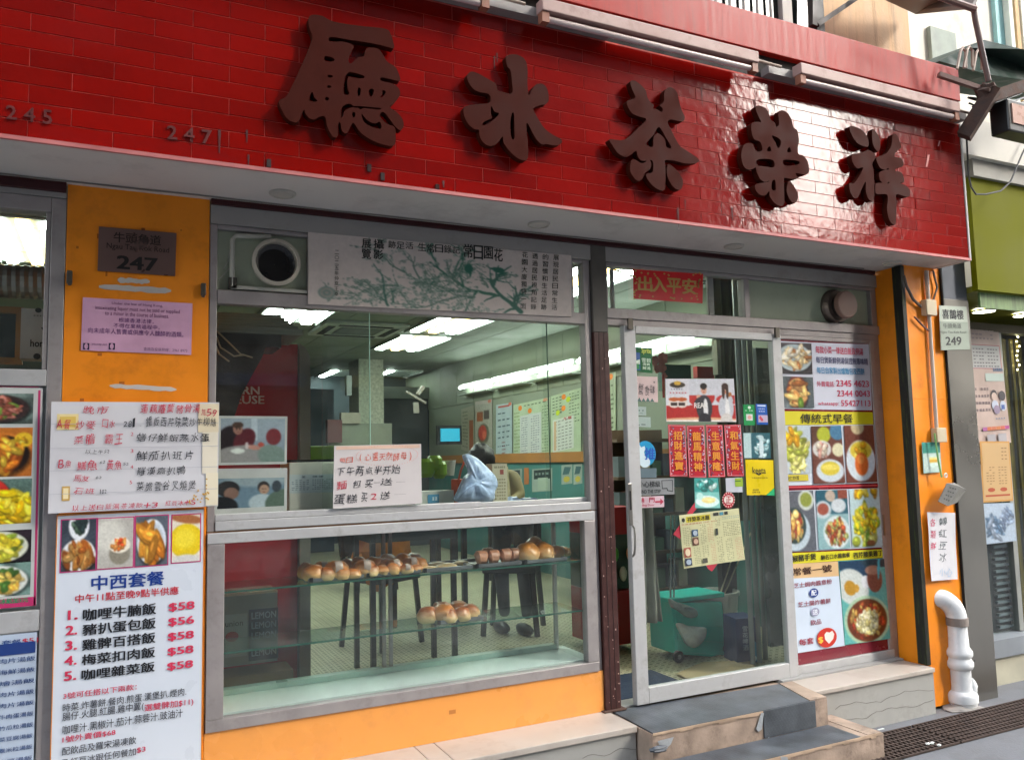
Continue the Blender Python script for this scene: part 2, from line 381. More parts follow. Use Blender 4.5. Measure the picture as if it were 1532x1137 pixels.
LETTER = mat('brown_painted_letter', '#3c140c', .62, var=.14, scale=9, coat=0., spec=.06, dirt='#22100a', dirt_amt=.4, dscale=9)
REDBAND = mat('red_glossy_ledge', '#9a1c12', .4, var=.1, scale=6, streak=True, bump=.1, bscale=30, dirt='#5a2420', dirt_amt=.5, dscale=7, coat=0., spec=.2)
BEIGE = mat('stained_beige_render', '#c9a884', .85, var=.12, scale=3, streak=True, dirt='#5c4a38', dirt_amt=.7, dscale=2.2, bump=.3)
MARBLE = mat('worn_marble', '#b3aaa0', .38, var=.1, scale=5, dirt='#8c7a6a', dirt_amt=.45, dscale=6)
MARBLE2 = mat('grey_marble_panel', '#a5a49f', .45, var=.1, scale=4, dirt='#75736c', dirt_amt=.55, dscale=4)
PAVE = mat('pavement_concrete', '#6a6c70', .85, var=.15, scale=12, dirt='#5e5e5e', dirt_amt=.55, dscale=5, bump=.5, bscale=90)
IRON = mat('rusty_drain_iron', '#4d403a', .7, .4, var=.3, scale=20, bump=.3)
DARK = mat('dark_void', '#0a0a0a', .95)
POSTM = mat('maroon_post_paint', '#3f1f1b', .45, var=.15, scale=14, dirt='#6a4840', dirt_amt=.35, dscale=28)
POSTT = mat('grey_post_top', '#57534d', .5, var=.15, scale=14)
WOOD = mat('raw_plywood', '#a08c7c', .8, var=.3, scale=9, dirt='#54463c', dirt_amt=.7, dscale=7, bump=.4, bscale=60)
_n = RED.node_tree; _b = _n.nodes['Principled BSDF']; _src = _b.inputs['Base Color'].links[0].from_socket
_oi = _n.nodes.new('ShaderNodeObjectInfo'); _m = _n.nodes.new('ShaderNodeMapRange'); _m.inputs['To Min'].default_value = .82; _m.inputs['To Max'].default_value = 1.14; _n.links.new(_oi.outputs['Random'], _m.inputs[0])
_v = _n.nodes.new('ShaderNodeVectorMath'); _v.operation = 'SCALE'; _n.links.new(_src, _v.inputs[0]); _n.links.new(_m.outputs[0], _v.inputs['Scale']); _n.links.new(_v.outputs[0], _b.inputs['Base Color'])
TAPE = mat('silver_tape', '#a9adb0', .35, .4, var=.1, bump=.5, bscale=80)
PLASW = mat('white_plastic', '#dfe0dc', .35, var=.05, dirt='#a09c90', dirt_amt=.3)
BLACK = mat('black_plastic', '#121314', .4, var=.15)
GLASS = glass('window_glass', (.95, .98, .965), 1.2, dust=.014)
GLASSC = glass('case_glass', (.95, .98, .97), 1.2, dust=.02)
SHELFG = glass('green_shelf_glass', (.80, .92, .88), 1.1, dust=.05)

def rubber():
    m = bpy.data.materials.new('diamond_rubber_mat'); m.use_nodes = True; n = m.node_tree; L = n.links; b = n.nodes['Principled BSDF']
    geo = n.nodes.new('ShaderNodeNewGeometry'); mp = n.nodes.new('ShaderNodeMapping'); mp.inputs['Rotation'].default_value = (0, 0, .785); mp.inputs['Scale'].default_value = (1, 1, 1)
    L.new(geo.outputs['Position'], mp.inputs[0])
    ch = n.nodes.new('ShaderNodeTexChecker'); ch.inputs['Scale'].default_value = 70; L.new(mp.outputs[0], ch.inputs[0])
    nz = n.nodes.new('ShaderNodeTexNoise'); nz.inputs['Scale'].default_value = 7; nz.inputs['Detail'].default_value = 8; L.new(geo.outputs['Position'], nz.inputs[0])
    cr = n.nodes.new('ShaderNodeValToRGB'); cr.color_ramp.elements[0].position = .35; cr.color_ramp.elements[0].color = lin('#383c41')+[1]
    cr.color_ramp.elements[1].position = .7; cr.color_ramp.elements[1].color = lin('#565c63')+[1]; L.new(nz.outputs[0], cr.inputs[0]); L.new(cr.outputs[0], b.inputs['Base Color'])
    bp = n.nodes.new('ShaderNodeBump'); bp.inputs['Strength'].default_value = .5; bp.inputs['Distance'].default_value = .003; L.new(ch.outputs['Fac'], bp.inputs['Height']); L.new(bp.outputs[0], b.inputs['Normal'])
    b.inputs['Roughness'].default_value = .5; return m
RUBBER = rubber()
def mosaic():
    m = bpy.data.materials.new('mosaic_floor_tile'); m.use_nodes = True; n = m.node_tree; L = n.links; b = n.nodes['Principled BSDF']
    geo = n.nodes.new('ShaderNodeNewGeometry'); sx = n.nodes.new('ShaderNodeSeparateXYZ'); L.new(geo.outputs['Position'], sx.inputs[0])
    def M(op, a, b_=None, c=None):
        k = n.nodes.new('ShaderNodeMath'); k.operation = op
        for i, q in enumerate((a, b_, c)):
            if q is None: continue
            if isinstance(q, (int, float)): k.inputs[i].default_value = q
            else: L.new(q, k.inputs[i])
        return k.outputs[0]
    P = .052
    fx = M('FRACT', M('DIVIDE', sx.outputs[0], P)); fy = M('FRACT', M('DIVIDE', sx.outputs[1], P))
    ax = M('ABSOLUTE', M('SUBTRACT', fx, .5)); ay = M('ABSOLUTE', M('SUBTRACT', fy, .5))
    dia = M('LESS_THAN', M('ADD', ax, ay), .27)
    fx2 = M('FRACT', M('ADD', M('DIVIDE', sx.outputs[0], P), .5)); fy2 = M('FRACT', M('ADD', M('DIVIDE', sx.outputs[1], P), .5))
    g = M('LESS_THAN', M('MINIMUM', M('ABSOLUTE', M('SUBTRACT', fx2, .5)), M('ABSOLUTE', M('SUBTRACT', fy2, .5))), .035)
    mx = n.nodes.new('ShaderNodeMix'); mx.data_type = 'RGBA'; L.new(g, mx.inputs[0]); mx.inputs[6].default_value = lin('#b9b295')+[1]; mx.inputs[7].default_value = lin('#55523f')+[1]
    m2 = n.nodes.new('ShaderNodeMix'); m2.data_type = 'RGBA'; L.new(dia, m2.inputs[0]); L.new(mx.outputs[2], m2.inputs[6]); m2.inputs[7].default_value = lin('#4c4a30')+[1]
    nz = n.nodes.new('ShaderNodeTexNoise'); nz.inputs['Scale'].default_value = 3; L.new(geo.outputs['Position'], nz.inputs[0])
    mr = n.nodes.new('ShaderNodeMapRange'); mr.inputs['To Min'].default_value = .7; mr.inputs['To Max'].default_value = 1.2; L.new(nz.outputs[0], mr.inputs[0])
    vs = n.nodes.new('ShaderNodeVectorMath'); vs.operation = 'SCALE'; L.new(m2.outputs[2], vs.inputs[0]); L.new(mr.outputs[0], vs.inputs['Scale']); L.new(vs.outputs[0], b.inputs['Base Color'])
    b.inputs['Roughness'].default_value = .35; return m
MOSAIC = mosaic()

# ------------------------------------------------------------------ ground and street
box('pavement', PAVE, -30, 60, -6, .0, GZ-.3, GZ, kind='structure')
box('road', mat('asphalt', '#5c5d60', .9, var=.2, scale=20, bump=.4), -80, 120, -14, -6.002, GZ-.5, GZ-.14, kind='structure')
box('far_pavement', PAVE, -80, 120, -40, -14.002, GZ-.3, GZ, kind='structure')
kb = box('kerb', mat('granite_kerb', '#7c7a78', .8, bump=.3), -30, 60, -6.16, -6.001, GZ-.29, GZ+.002, kind='structure')
# buildings across the street: they stand in the reflections of tiles and panes
def street_block(x0, x1, y0, y1, h, colr, label, seed):
    r = thing('apartment_block', label, 'building', ((x0+x1)/2, (y0+y1)/2, GZ))
    wm = mat('block_wall_'+colr[1:], colr, .85, var=.15, scale=.6, dirt='#3c3a36', dirt_amt=.5, dscale=.7)
    box('wall', wm, x0, x1, y0, y1, GZ, h, r)
    dk = mat('block_window', '#1c242a', .15); rd = random.Random(seed)
    z = 4.2; fl = MB(); wi = MB(); ac = MB()
    while z < h-1.5:
        x = x0+.6
        while x < x1-1.6:
            wi.box(x, x+1.5, y1+.002, y1+.05, z, z+1.25)
            if rd.random() < .5: ac.box(x+.3, x+1.0, y1+.06, y1+.5, z-.5, z-.06)
            x += 2.2
        fl.box(x0, x1, y1+.003, y1+.35, z+1.75, z+1.87); z += 3.0
    wi.build('window', dk, r, kind='stuff'); fl.build('ledge', wm, r, kind='stuff'); ac.build('air_conditioner', mat('ac_white', '#77776f', .6), r, kind='stuff')
    box('shopfront', mat('far_shop_front', '#2a2f38', .4), x0+.5, x1-.5, y1+.001, y1+.08, GZ+.2, 3.2, r)
    box('awning', mat('far_awning_'+colr[1:], ['#6e1f1c', '#28503c', '#3a4a6e', '#7a6a30'][seed % 4], .6), x0+.3, x1-.3, y1+.0, y1+1.1, 3.3, 3.55, r)
street_block(-26, -9, -21, -15, 27, '#3f3c36', 'weathered grey apartment block across the street furthest left of the shop', 1)
street_block(-8.6, 4, -21, -15, 24, '#433b34', 'brown apartment block across the street facing the menu window', 2)
street_block(4.4, 17.2, -21, -15, 26, '#34383c', 'blue grey apartment block across the street facing the door', 3)
street_block(17.5, 25.6, -21, -15, 8.2, '#6a5f50', 'low two storey block across the street between two towers', 4)
street_block(27.5, 46, -21, -15, 27, '#45403c', 'tall block across the street far to the right', 5)

# ------------------------------------------------------------------ fascia with tiles and characters
FY = -.47; FX0, FX1 = -.95, 4.747; FZ0, FZ1 = 2.85, 3.715
sign = thing('shop_fascia', 'long glossy red tiled fascia over the shop carrying five big brown characters', 'fascia', (1.9, FY+.03, FZ0))
box('backing', GROUT, FX0, FX1, FY+.0004, -.01, FZ0+.004, FZ1, sign)
TH, TW, JT = .0660, .2695, .0022
tiles = []
row = 0; z = FZ0
while z < FZ1-.01:
    zt = min(z+TH, FZ1)
    off = -.294 if row % 2 == 0 else -.294+TW/2
    k0 = math.floor((FX0-off)/TW)
    for k in range(k0, 60):
        a = max(off+k*TW, FX0); b = min(off+(k+1)*TW, FX1)
        if b-a < .02: continue
        if b <= FX0 or a >= FX1: continue
        tiles.append((a, b, z, zt))
    row += 1; z += TH
tiles.sort(key=lambda q: (Vector(((q[0]+q[1])/2, FY, (q[2]+q[3])/2))-CAM).length)
rest = MB(); _tm = {}
def tile_v(w_, h_, j):
    e = .0010; P = []
    for (x, zz, y) in ((-w_/2, 0, 0), (w_/2, 0, 1), (w_/2, h_, 2), (-w_/2, h_, 3)): P.append((x, 0, zz))
    F = [(x*(1-2*e/w_), -.0018+j[i]*.0004, e+zz*(1-2*e/h_)) for i, (x, _, zz) in enumerate(P)]
    return P+F, [(4, 7, 6, 5)[::-1], (0, 1, 5, 4), (1, 2, 6, 5), (2, 3, 7, 6), (3, 0, 4, 7)]
vis = 0
for (a, b, z0, z1) in tiles:
    a += JT/2; b -= JT/2; z0 += JT/2; z1 -= JT/2
    u = (Vector(((a+b)/2, FY, z0))-CAM); dd = u.dot(_f)
    pu, pv = IW/2+FPX*u.dot(_R)/dd, IH/2-FPX*u.dot(_U)/dd
    inview = dd > 0 and -150 < pu < IW+100 and pv > -25
    if inview and vis < 300:
        key = (round(b-a, 3), round(z1-z0, 3), random.randrange(6)); vis += 1
        if key not in _tm:
            V, F = tile_v(b-a, z1-z0, [random.uniform(-1, 1) for _ in range(4)])
            me = bpy.data.meshes.new('tile'); me.from_pydata(V, [], F); me.materials.append(RED); _tm[key] = me
        o = bpy.data.objects.new('tile', _tm[key]); COL.objects.link(o); o.parent = sign
        o.location = Vector(((a+b)/2, FY, z0))-WLOC[sign.name]
    else:
        V, F = tile_v(b-a, z1-z0, [random.uniform(-1, 1) for _ in range(4)]); i = len(rest.v)
        rest.v += [((a+b)/2+x, FY+y, z0+zz) for x, y, zz in V]; rest.f += [tuple(i+k for k in f) for f in F]
rest.build('tile_field', RED, sign, kind='stuff')
box('bottom_lip', mat('pale_red_lip', '#b46a68', .5, var=.2), FX0, FX1, FY-.012, FY+.003, FZ0-.012, FZ0+.003, sign)
box('end_trim', WHITEW, FX1, FX1+.012, FY-.008, -.01, FZ0-.01, FZ1, sign)

def in_poly(px, pz, poly):
    ins = np.zeros(px.shape, bool); n = len(poly)
    for i in range(n):
        x1, y1 = poly[i]; x2, y2 = poly[(i+1) % n]
        if y1 == y2: continue
        c = ((y1 > pz) != (y2 > pz)) & (px < (x2-x1)*(pz-y1)/(y2-y1)+x1); ins ^= c
    return ins
def catmull(p, k=4):
    out = []; n = len(p)
    for i in range(n):
        a, b, c, d = (np.array(p[(i+j-1) % n], float) for j in range(4))
        for s in range(k):
            t = s/k; out.append(tuple(.5*((2*b)+(c-a)*t+(2*a-5*b+4*c-d)*t*t+(3*b-a-3*c+d)*t**3)))
    return out
def plate(name, m, outl, holes, yfront, depth, parent, label=None, N=150, blur=2):
    """solid raised plate: outlines given as (x, z) in metres"""
    allp = np.array([q for o in outl for q in o]); lo = allp.min(0)-.01; hi = allp.max(0)+.01
    st = max(hi-lo)/N; nx = int((hi[0]-lo[0])/st)+2; nz_ = int((hi[1]-lo[1])/st)+2
    gx, gz = np.meshgrid(lo[0]+st*np.arange(nx), lo[1]+st*np.arange(nz_)); ss = np.zeros(gx.shape)
    for dx in (-.33, 0, .33):
        for dz in (-.33, 0, .33):
            a = np.zeros(gx.shape, bool)
            for o in outl: a |= in_poly(gx+dx*st, gz+dz*st, catmull(o))
            for o in holes: a &= ~in_poly(gx+dx*st, gz+dz*st, catmull(o))
            ss += a
    ss /= 9
    for _ in range(blur):
        p = np.pad(ss, 1, mode='edge'); ss = (p[:-2, 1:-1]+p[2:, 1:-1]+p[1:-1, :-2]+p[1:-1, 2:]+2*p[1:-1, 1:-1])/6
    ss[0] = ss[-1] = 0; ss[:, 0] = ss[:, -1] = 0
    mb = MB(); vid = {}
    def vert(x, z_, back):
        k = (round(x, 6), round(z_, 6), back)
        if k not in vid: vid[k] = len(mb.v); mb.v.append((x, yfront+(depth if back else 0), z_))
        return vid[k]
    for j in range(nz_-1):
        for i in range(nx-1):
            c = [(i, j), (i+1, j), (i+1, j+1), (i, j+1)]; val = [ss[b, a]-.5 for a, b in c]
            if all(v_ <= 0 for v_ in val): continue
            pts = []; edge = []
            for k in range(4):
                (a0, b0), (a1, b1) = c[k], c[(k+1) % 4]; v0, v1 = val[k], val[(k+1) % 4]
                if v0 > 0: pts.append((lo[0]+st*a0, lo[1]+st*b0)); edge.append(0)
                if (v0 > 0) != (v1 > 0):
                    t = v0/(v0-v1); pts.append((lo[0]+st*(a0+(a1-a0)*t), lo[1]+st*(b0+(b1-b0)*t))); edge.append(1)
            if len(pts) < 3: continue
            ids = [vert(x, z_, 0) for x, z_ in pts]
            if len(set(ids)) < 3: continue
            mb.f.append(tuple(ids))
            cr = [k for k in range(len(pts)) if edge[k]]
            for q in range(len(cr)):
                k0, k1 = cr[q], cr[(q+1) % len(cr)]
                if (k0+1) % len(pts) == k1 or (len(pts) == 3 and (k0+1) % 3 == k1):
                    a_, b_ = pts[k0], pts[k1]
                    if a_ != b_: mb.f.append((vert(*a_, 0), vert(*a_, 1), vert(*b_, 1), vert(*b_, 0)))
    return mb.build(name, m, parent, label=label, fixn=True)
CH = {
 'hall': ((400, 0, 4.7375), [[(300,115),(380,112),(470,155),(650,185),(830,205),(872,238),(900,335),(880,342),(760,312),(600,287),(450,264),(446,298),(540,298),(612,325),(600,360),(575,420),(590,455),(640,410),(685,400),(703,345),(780,345),(820,390),(850,440),(910,480),(942,560),(925,575),(812,550),(808,575),(900,600),(942,650),(930,695),(890,740),(868,762),(920,800),(960,850),(965,900),(940,925),(900,890),(840,810),(810,795),(800,830),(850,880),(900,900),(910,960),(900,1030),(840,1030),(740,995),(660,940),(610,870),(590,900),(565,945),(530,930),(515,860),(500,900),(500,965),(465,970),(425,900),(410,830),(370,830),(320,850),(272,812),(260,770),(230,850),(190,870),(130,830),(80,720),(130,690),(180,600),(240,470),(300,330),(320,260),(295,190)]],
   [[(410,398),(470,415),(472,436),(410,436)],[(428,533),(466,538),(462,550),(430,550)],[(425,606),(456,612),(450,624),(425,624)],[(410,688),(440,696),(432,712),(412,714)],[(318,645),(332,690),(360,720),(298,714)],[(565,525),(600,513),(685,540),(682,557),(620,555),(572,548),(568,620),(582,667),(543,667),(545,580)],[(642,625),(662,630),(656,680),(640,677)],[(726,632),(757,640),(738,688),(720,674)],[(810,638),(842,655),(808,697),(798,685),(818,665)],[(528,765),(570,738),(602,745),(600,762),(552,785),(525,845)],[(615,752),(800,768),(792,780),(664,772),(702,848),(762,878),(797,863),(808,912),(760,907),(690,872),(668,820),(652,770),(618,766)],[(603,798),(622,798),(620,832),(604,832)]]),
 'ice': ((670, 60, 5.984), [[(520,150),(590,130),(660,150),(700,195),(715,280),(712,380),(725,500),(750,450),(790,400),(850,395),(890,440),(905,530),(880,575),(830,585),(765,615),(800,690),(860,785),(940,850),(1015,890),(1015,930),(950,945),(880,930),(840,935),(780,870),(712,740),(705,800),(718,950),(715,1060),(680,1080),(620,1055),(550,990),(500,920),(492,860),(440,930),(380,950),(320,920),(285,860),(280,805),(240,800),(190,760),(150,690),(140,620),(170,590),(280,575),(375,560),(372,490),(260,460),(205,410),(175,350),(175,315),(210,285),(270,300),(350,345),(430,395),(445,450),(490,465),(575,480),(575,380),(560,270),(535,240)]],
   [[(388,588),(420,645),(462,655),(425,702),(398,700),(385,650)],[(575,655),(593,670),(597,882),(568,870),(558,760)],[(305,765),(330,730),(400,705),(410,715),(340,760)]]),
 'tea': ((890, 100, 5.684), [[(300,130),(340,120),(400,165),(435,210),(450,270),(490,320),(530,330),(565,320),(590,290),(590,220),(620,180),(660,180),(700,220),(715,290),(740,370),(765,430),(750,465),(700,460),(640,450),(620,480),(660,560),(720,670),(790,720),(870,775),(885,810),(820,825),(750,820),(700,805),(600,795),(600,860),(600,1010),(590,1050),(550,1050),(490,1010),(445,950),(440,910),(492,895),(490,800),(440,800),(395,800),(365,760),(350,715),(300,755),(250,765),(190,730),(150,670),(120,620),(160,620),(240,625),(300,590),(370,520),(440,450),(380,425),(320,400),(285,350),(270,300),(300,280),(345,265),(320,200)],[(620,830),(660,850),(720,910),(750,980),(735,1040),(700,1045),(650,1000),(615,920)],[(310,800),(340,790),(400,822),(460,800),(480,820),(470,870),(430,900),(400,960),(370,975),(330,940),(300,880)]],
   [[(500,340),(530,322),(577,355),(570,387),(530,365),(500,360)],[(438,650),(500,580),(545,512),(602,600),(652,692),(608,682),(595,620),(540,568),(500,600),(495,682),(450,672)]]),
 'glory': ((1090, 140, 6.32), [[(255,130),(310,120),(370,165),(400,250),(440,280),(450,320),(478,290),(472,180),(520,162),(570,200),(600,260),(612,320),(650,350),(667,450),(657,500),(660,570),(710,590),(750,650),(762,740),(730,770),(680,760),(620,745),(590,705),(640,770),(655,800),(620,810),(530,800),(525,830),(525,1040),(480,1060),(430,1030),(390,970),(385,920),(350,965),(300,960),(260,920),(250,870),(290,850),(370,840),(400,820),(340,835),(300,810),(270,750),(255,700),(230,715),(180,720),(140,680),(120,590),(140,500),(180,470),(230,480),(260,545),(320,540),(300,460),(240,430),(215,340),(225,280),(280,270),(310,275),(280,210)],[(570,825),(620,880),(655,950),(650,1010),(620,1040),(580,1000),(550,920)]],
   [[(410,398),(482,430),(497,470),(470,522),(440,460)],[(362,542),(390,498),(402,547)],[(553,552),(575,503),(592,552)],[(262,640),(310,620),(420,630),(427,700),(350,692),(280,682)],[(525,628),(662,640),(662,672),(600,682),(530,682)],[(412,832),(440,820),(447,912),(408,907)]]),
 'luck': ((1240, 170, 6.32), [[(195,125),(260,130),(330,170),(370,240),(375,310),(330,310),(270,280),(220,210)],[(412,150),(450,180),(485,250),(480,350),(450,350),(415,280)],[(220,390),(270,380),(340,360),(370,345),(420,370),(445,400),(430,440),(410,480),(425,560),(430,780),(410,830),(370,800),(350,720),(350,640),(300,740),(270,800),(230,790),(200,730),(195,660),(240,660),(290,590),(325,510),(270,520),(225,460)],[(605,205),(640,200),(665,250),(685,320),(640,360),(620,410),(680,420),(705,460),(700,500),(640,520),(630,545),(690,560),(715,640),(700,652),(640,655),(690,665),(750,700),(770,760),(740,790),(640,765),(640,860),(635,1030),(610,1050),(570,1000),(550,900),(555,770),(450,760),(440,700),(450,660),(540,655),(490,640),(480,560),(540,530),(490,520),(450,440),(460,410),(540,380),(590,310)]],
   [[(545,520),(572,520),(555,537)],[(550,650),(582,655),(562,664)]]),
}
LF = FY-.052
_lab = dict(hall='brown raised character 廳', ice='brown raised character 冰', tea='brown raised character 茶', glory='brown raised character 榮', luck='brown raised character 祥')
for k, ((ox, oy, zf), outl, holes) in CH.items():
    cv = lambda pl: [((lambda p: (p.x, p.z))(Y(ox+a/zf, oy+b/zf, LF))) for a, b in pl]
    plate('character', LETTER, [cv(p) for p in outl], [cv(p) for p in holes], LF, .036, sign, label=_lab[k])
# faint bronze numbers 245 and 247
for (st, u0, v0, u1, v1) in (('245', 9, 157, 78, 182), ('247', 250, 187, 317, 212)):
    a, b, c, d = Y(u0, v0, FY-.008), Y(u1, v0+8, FY-.008), Y(u1, v1+5, FY-.008), Y(u0, v1-4, FY-.008)
    A, F = glyphs(st[0]+' '+st[1]+' '+st[2], .012); lo, hi = A.min(0), A.max(0); U = (A-lo)/(hi-lo); mb = MB()
    for s, t in U: mb.v.append(tuple(d.lerp(c, s).lerp(a.lerp(b, s), t)))
    mb.f = list(F); o = mb.build('house_number', mat('tarnished_bronze', '#560c08', .6, .0, var=.3, scale=40), sign, label='small tarnished number '+st, fixn=False, solid=.003)
mb = MB()
for (u, v) in ((402, 245), (552, 252), (572, 265), (654, 282)): 
    p = Y(u, v, FY-.002); mb.box(p.x-.008, p.x+.008, p.y-.007, p.y, p.z-.016, p.z+.016)
mb.build('broken_fixing', mat('rusted_fixing', '#2a0f0c', .8, var=.4), sign)

rd = random.Random(33)
for k in range(16):
    x = rd.uniform(.2, 4.6); z0 = rd.uniform(2.86, 3.0) if k % 2 else rd.uniform(3.45, 3.66); L_ = rd.uniform(.03, .12); w_ = rd.uniform(.003, .008)
    MB().poly([(x-w_, FY-.0042, z0), (x+w_, FY-.0042, z0), (x+w_*.4, FY-.0042, z0-L_), (x-w_*.3, FY-.0042, z0-L_*.9)]).build('stain', mat('fascia_stain', ['#4c0a08', '#4c0a08'][k % 2], .7, var=.3, scale=30), sign)
for (u, v, a, b) in ((1388, 241, 3, 9), (1405, 215, 2, 4)):
    MB().poly([Y(u-a, v+b, FY-.0046), Y(u-a*.2, v+b, FY-.0046), Y(u+a, v-b, FY-.0046), Y(u, v-b, FY-.0046)]).build('scratch', mat('pale_scratch', '#c88a84', .7), sign)
# soffit, header strips, downlights
box('soffit', WHITEW, -.95, FX1, FY+.006, .02, FZ0-.004+.0, FZ0+.003, kind='structure')
strip = thing('maroon_trim_strip', 'dark maroon timber strip under the white soffit above the windows', 'trim', (2.4, -.02, 2.82))
box('strip', WINE, .362, 4.44, -.032, -.004, 2.822, 2.8455, strip)
box('strip', WINE, -.95, -.192, -.032, -.004, 2.806, 2.8455, strip)
header = box('window_header', mat('header_plate', '#9b9792', .6, var=.06, scale=3, dirt='#6d655c', dirt_amt=.4, dscale=6), .362, 4.47, -.012, .10, 2.742, 2.822, label='pale painted header board above shop window and door', cat='header board')
box('window_header', header.data.materials[0], -.95, -.192, -.012, .10, 2.785, 2.806, label='pale painted header board above the far left menu window', cat='header board')
def downlight(u, v, lab, lit=False):
    p = Z(u, v, FZ0-.004)
    r = thing('downlight', lab, 'ceiling light', p, 'round downlights in the soffit')
    MB().lathe([(.052, -.012), (.056, -.008), (.056, 0), (.044, 0), (.044, -.012), (.052, -.012)], p, 'z', 28, caps=False).build('rim', mat('cream_rim', '#b5b0a6', .5), r, smooth=False)
    MB().lathe([(.043, -.009), (.043, -.003)], p, 'z', 24).build('lens', mat('frosted_lens', '#b8b4aa', .5, var=.1), r)
downlight(423, 289, 'round white soffit downlight nearest the orange 247 pillar')
downlight(806, 335, 'round white soffit downlight above the painted banner')
downlight(1098, 368, 'round white soffit downlight above the glass door')
downlight(1334, 393, 'round white soffit downlight at the right end above the exhaust')

# ------------------------------------------------------------------ pillars
lp = thing('orange_pillar', 'wide orange painted pillar carrying the 247 plate and pink notice', 'pillar', (.085, .1, GZ))
box('shaft', ORANGE, -.188, .358, -.004, .35, GZ, 2.846, lp)
mb = MB()
for k in range(22):
    a = random.uniform(-.17, .34); zz = random.uniform(1.7, 2.7); mb.box(a, a+random.uniform(.006, .02), -.0052, -.0038, zz, zz+random.uniform(.006, .03))
mb.build('chipped_spot', mat('chipped_paint', '#b5611a', .8), lp)
def streak_patch(u0, u1, v, col, th=.011, seed=0):
    rd = random.Random(seed); top = []; bot = []
    for k in range(13):
        s = k/12; p = Y(u0+(u1-u0)*s, v+(u1-u0)*s*.06, -.0055); e = min(1, min(s, 1-s)*9+.35)
        top.append((p.x, p.y, p.z+th*e*(1+rd.uniform(-.3, .3)))); bot.append((p.x, p.y, p.z-th*e*(1+rd.uniform(-.3, .3))))
    m = MB()
    for k in range(12): m.quad(bot[k], bot[k+1], top[k+1], top[k])
    m.build('peeled_patch', mat('bare_plaster', col, .8, var=.1), lp)
streak_patch(148, 256, 429, '#c3bbb4'); streak_patch(164, 264, 577, '#d8d2cc', .009, 3); streak_patch(176, 224, 419, '#b8722e', .01, 5)
hk = lambda u, v, lab: MB().box(*(lambda p: (p.x-.010, p.x+.010, -.03, -.005, p.z-.022, p.z+.03))(Y(u, v, -.01))).lathe([(.007, -.0), (.009, .01), (.003, .014)], Y(u, v+10, -.01), 'z', 8).build('wall_clip', mat('dull_metal_clip', '#5d5850', .4, .7), label=lab, cat='clip', bevel=.004)
hk(104, 417, 'small metal clip on the left edge of the orange pillar'); hk(304, 435, 'small metal clip on the right edge of the orange pillar')
RY = -.22
a, b = Y(1352, 410, RY), Y(1393, 410, RY)
rp = thing('orange_pillar', 'narrow orange pillar to the right of the door with pipe and hanging cards', 'pillar', (4.6, -.1, GZ))
box('shaft', ORANGE, 4.468, 4.80, RY, -.0, 2.0, 2.846, rp)
box('shaft', ORANGE, 4.468, 4.80, RY+.001, -.001, GZ+.02, 1.999, rp)
box('reveal', ORANGE, 4.471, 4.80, .0, .3, .392, 2.84, rp)
mb = MB(); p0, p1 = Y(1343, 405, RY-.002), Y(1378, 965, RY-.002)
g0, g1 = 4.36, 4.467
# black strip paints shade in the gap beside the pillar, plus mossy pole tones
box('gap_shade_strip', mat('mossy_gap_shade', '#12130e', .6, var=.5, dirt='#5b6a28', dirt_amt=.5, dscale=12, streak=True), 4.435, 4.4675, RY-.004, -.16, .39, 2.84, rp)

# ------------------------------------------------------------------ upper storey and lamps over the fascia
ub = thing('upper_storey', 'stained beige upper storey wall above a red ledge over the shop', 'building', (2, .1, 3.72))
box('wall', BEIGE, -1.5, 4.95, -.02, .3, 4.02, 9.5, ub)
box('red_ledge', REDBAND, -1.2, 4.74, -.5, -.021, 3.85, 4.06, ub, bevel=.004)
box('dark_gap_fill', mat('dark_gap_shade', '#1d1714', .9), -1.2, 4.73, -.46, -.0, 3.72, 3.849, ub)  # near-black colour paints the shade of the gap under the ledge
box('grey_gutter', mat('grey_gutter', '#8a8480', .5, var=.15, scale=6, dirt='#4d3a36', dirt_amt=.5), -1.2, Y(917, 70, -.53).x, -.53, -.47, 3.716, 3.76, ub)
box('grey_gutter', mat('grey_gutter', ''), Y(1150, 100, -.53).x, 4.74, -.53, -.47, 3.716, 3.76, ub)
def lampbar(x0, x1, lab):
    r = thing('fluorescent_batten', lab, 'tube lamp', ((x0+x1)/2, -.57, 3.7), 'unlit fluorescent battens above the fascia')
    box('housing', mat('faded_pink_batten', '#a5867e', .55, var=.1, scale=5, dirt='#6b4238', dirt_amt=.5, dscale=9), x0, x1, -.60, -.535, 3.715, 3.775, r, bevel=.004)
    for x in (x0+.02, x1-.02): box('end_cap', mat('rusty_cap', '#8d5a44', .6, var=.2), x-.018, x+.018, -.592, -.55, 3.665, 3.714, r)
    MB().tube([(x0+.04, -.571, 3.69), (x1-.04, -.571, 3.69)], .015, 14).build('tube', mat('unlit_tube', '#c9b8b4', .25), r, smooth=True)
    MB().tube([(x1, -.56, 3.75), (x1+.19, -.56, 3.745)], .008, 8).build('cable', mat('pale_cable', '#a08c7c', .6), r)
q = lambda u, v: Y(u, v, -.6).x
lampbar(q(812, 15), q(1136, 95), 'unlit fluorescent batten above the tea character 茶')
lampbar(q(1199, 108), q(1437, 165), 'unlit fluorescent batten above the two right characters')
lampbar(q(812, 15)-1.62, q(812, 15)-.26, 'unlit fluorescent batten at the top edge above 冰')
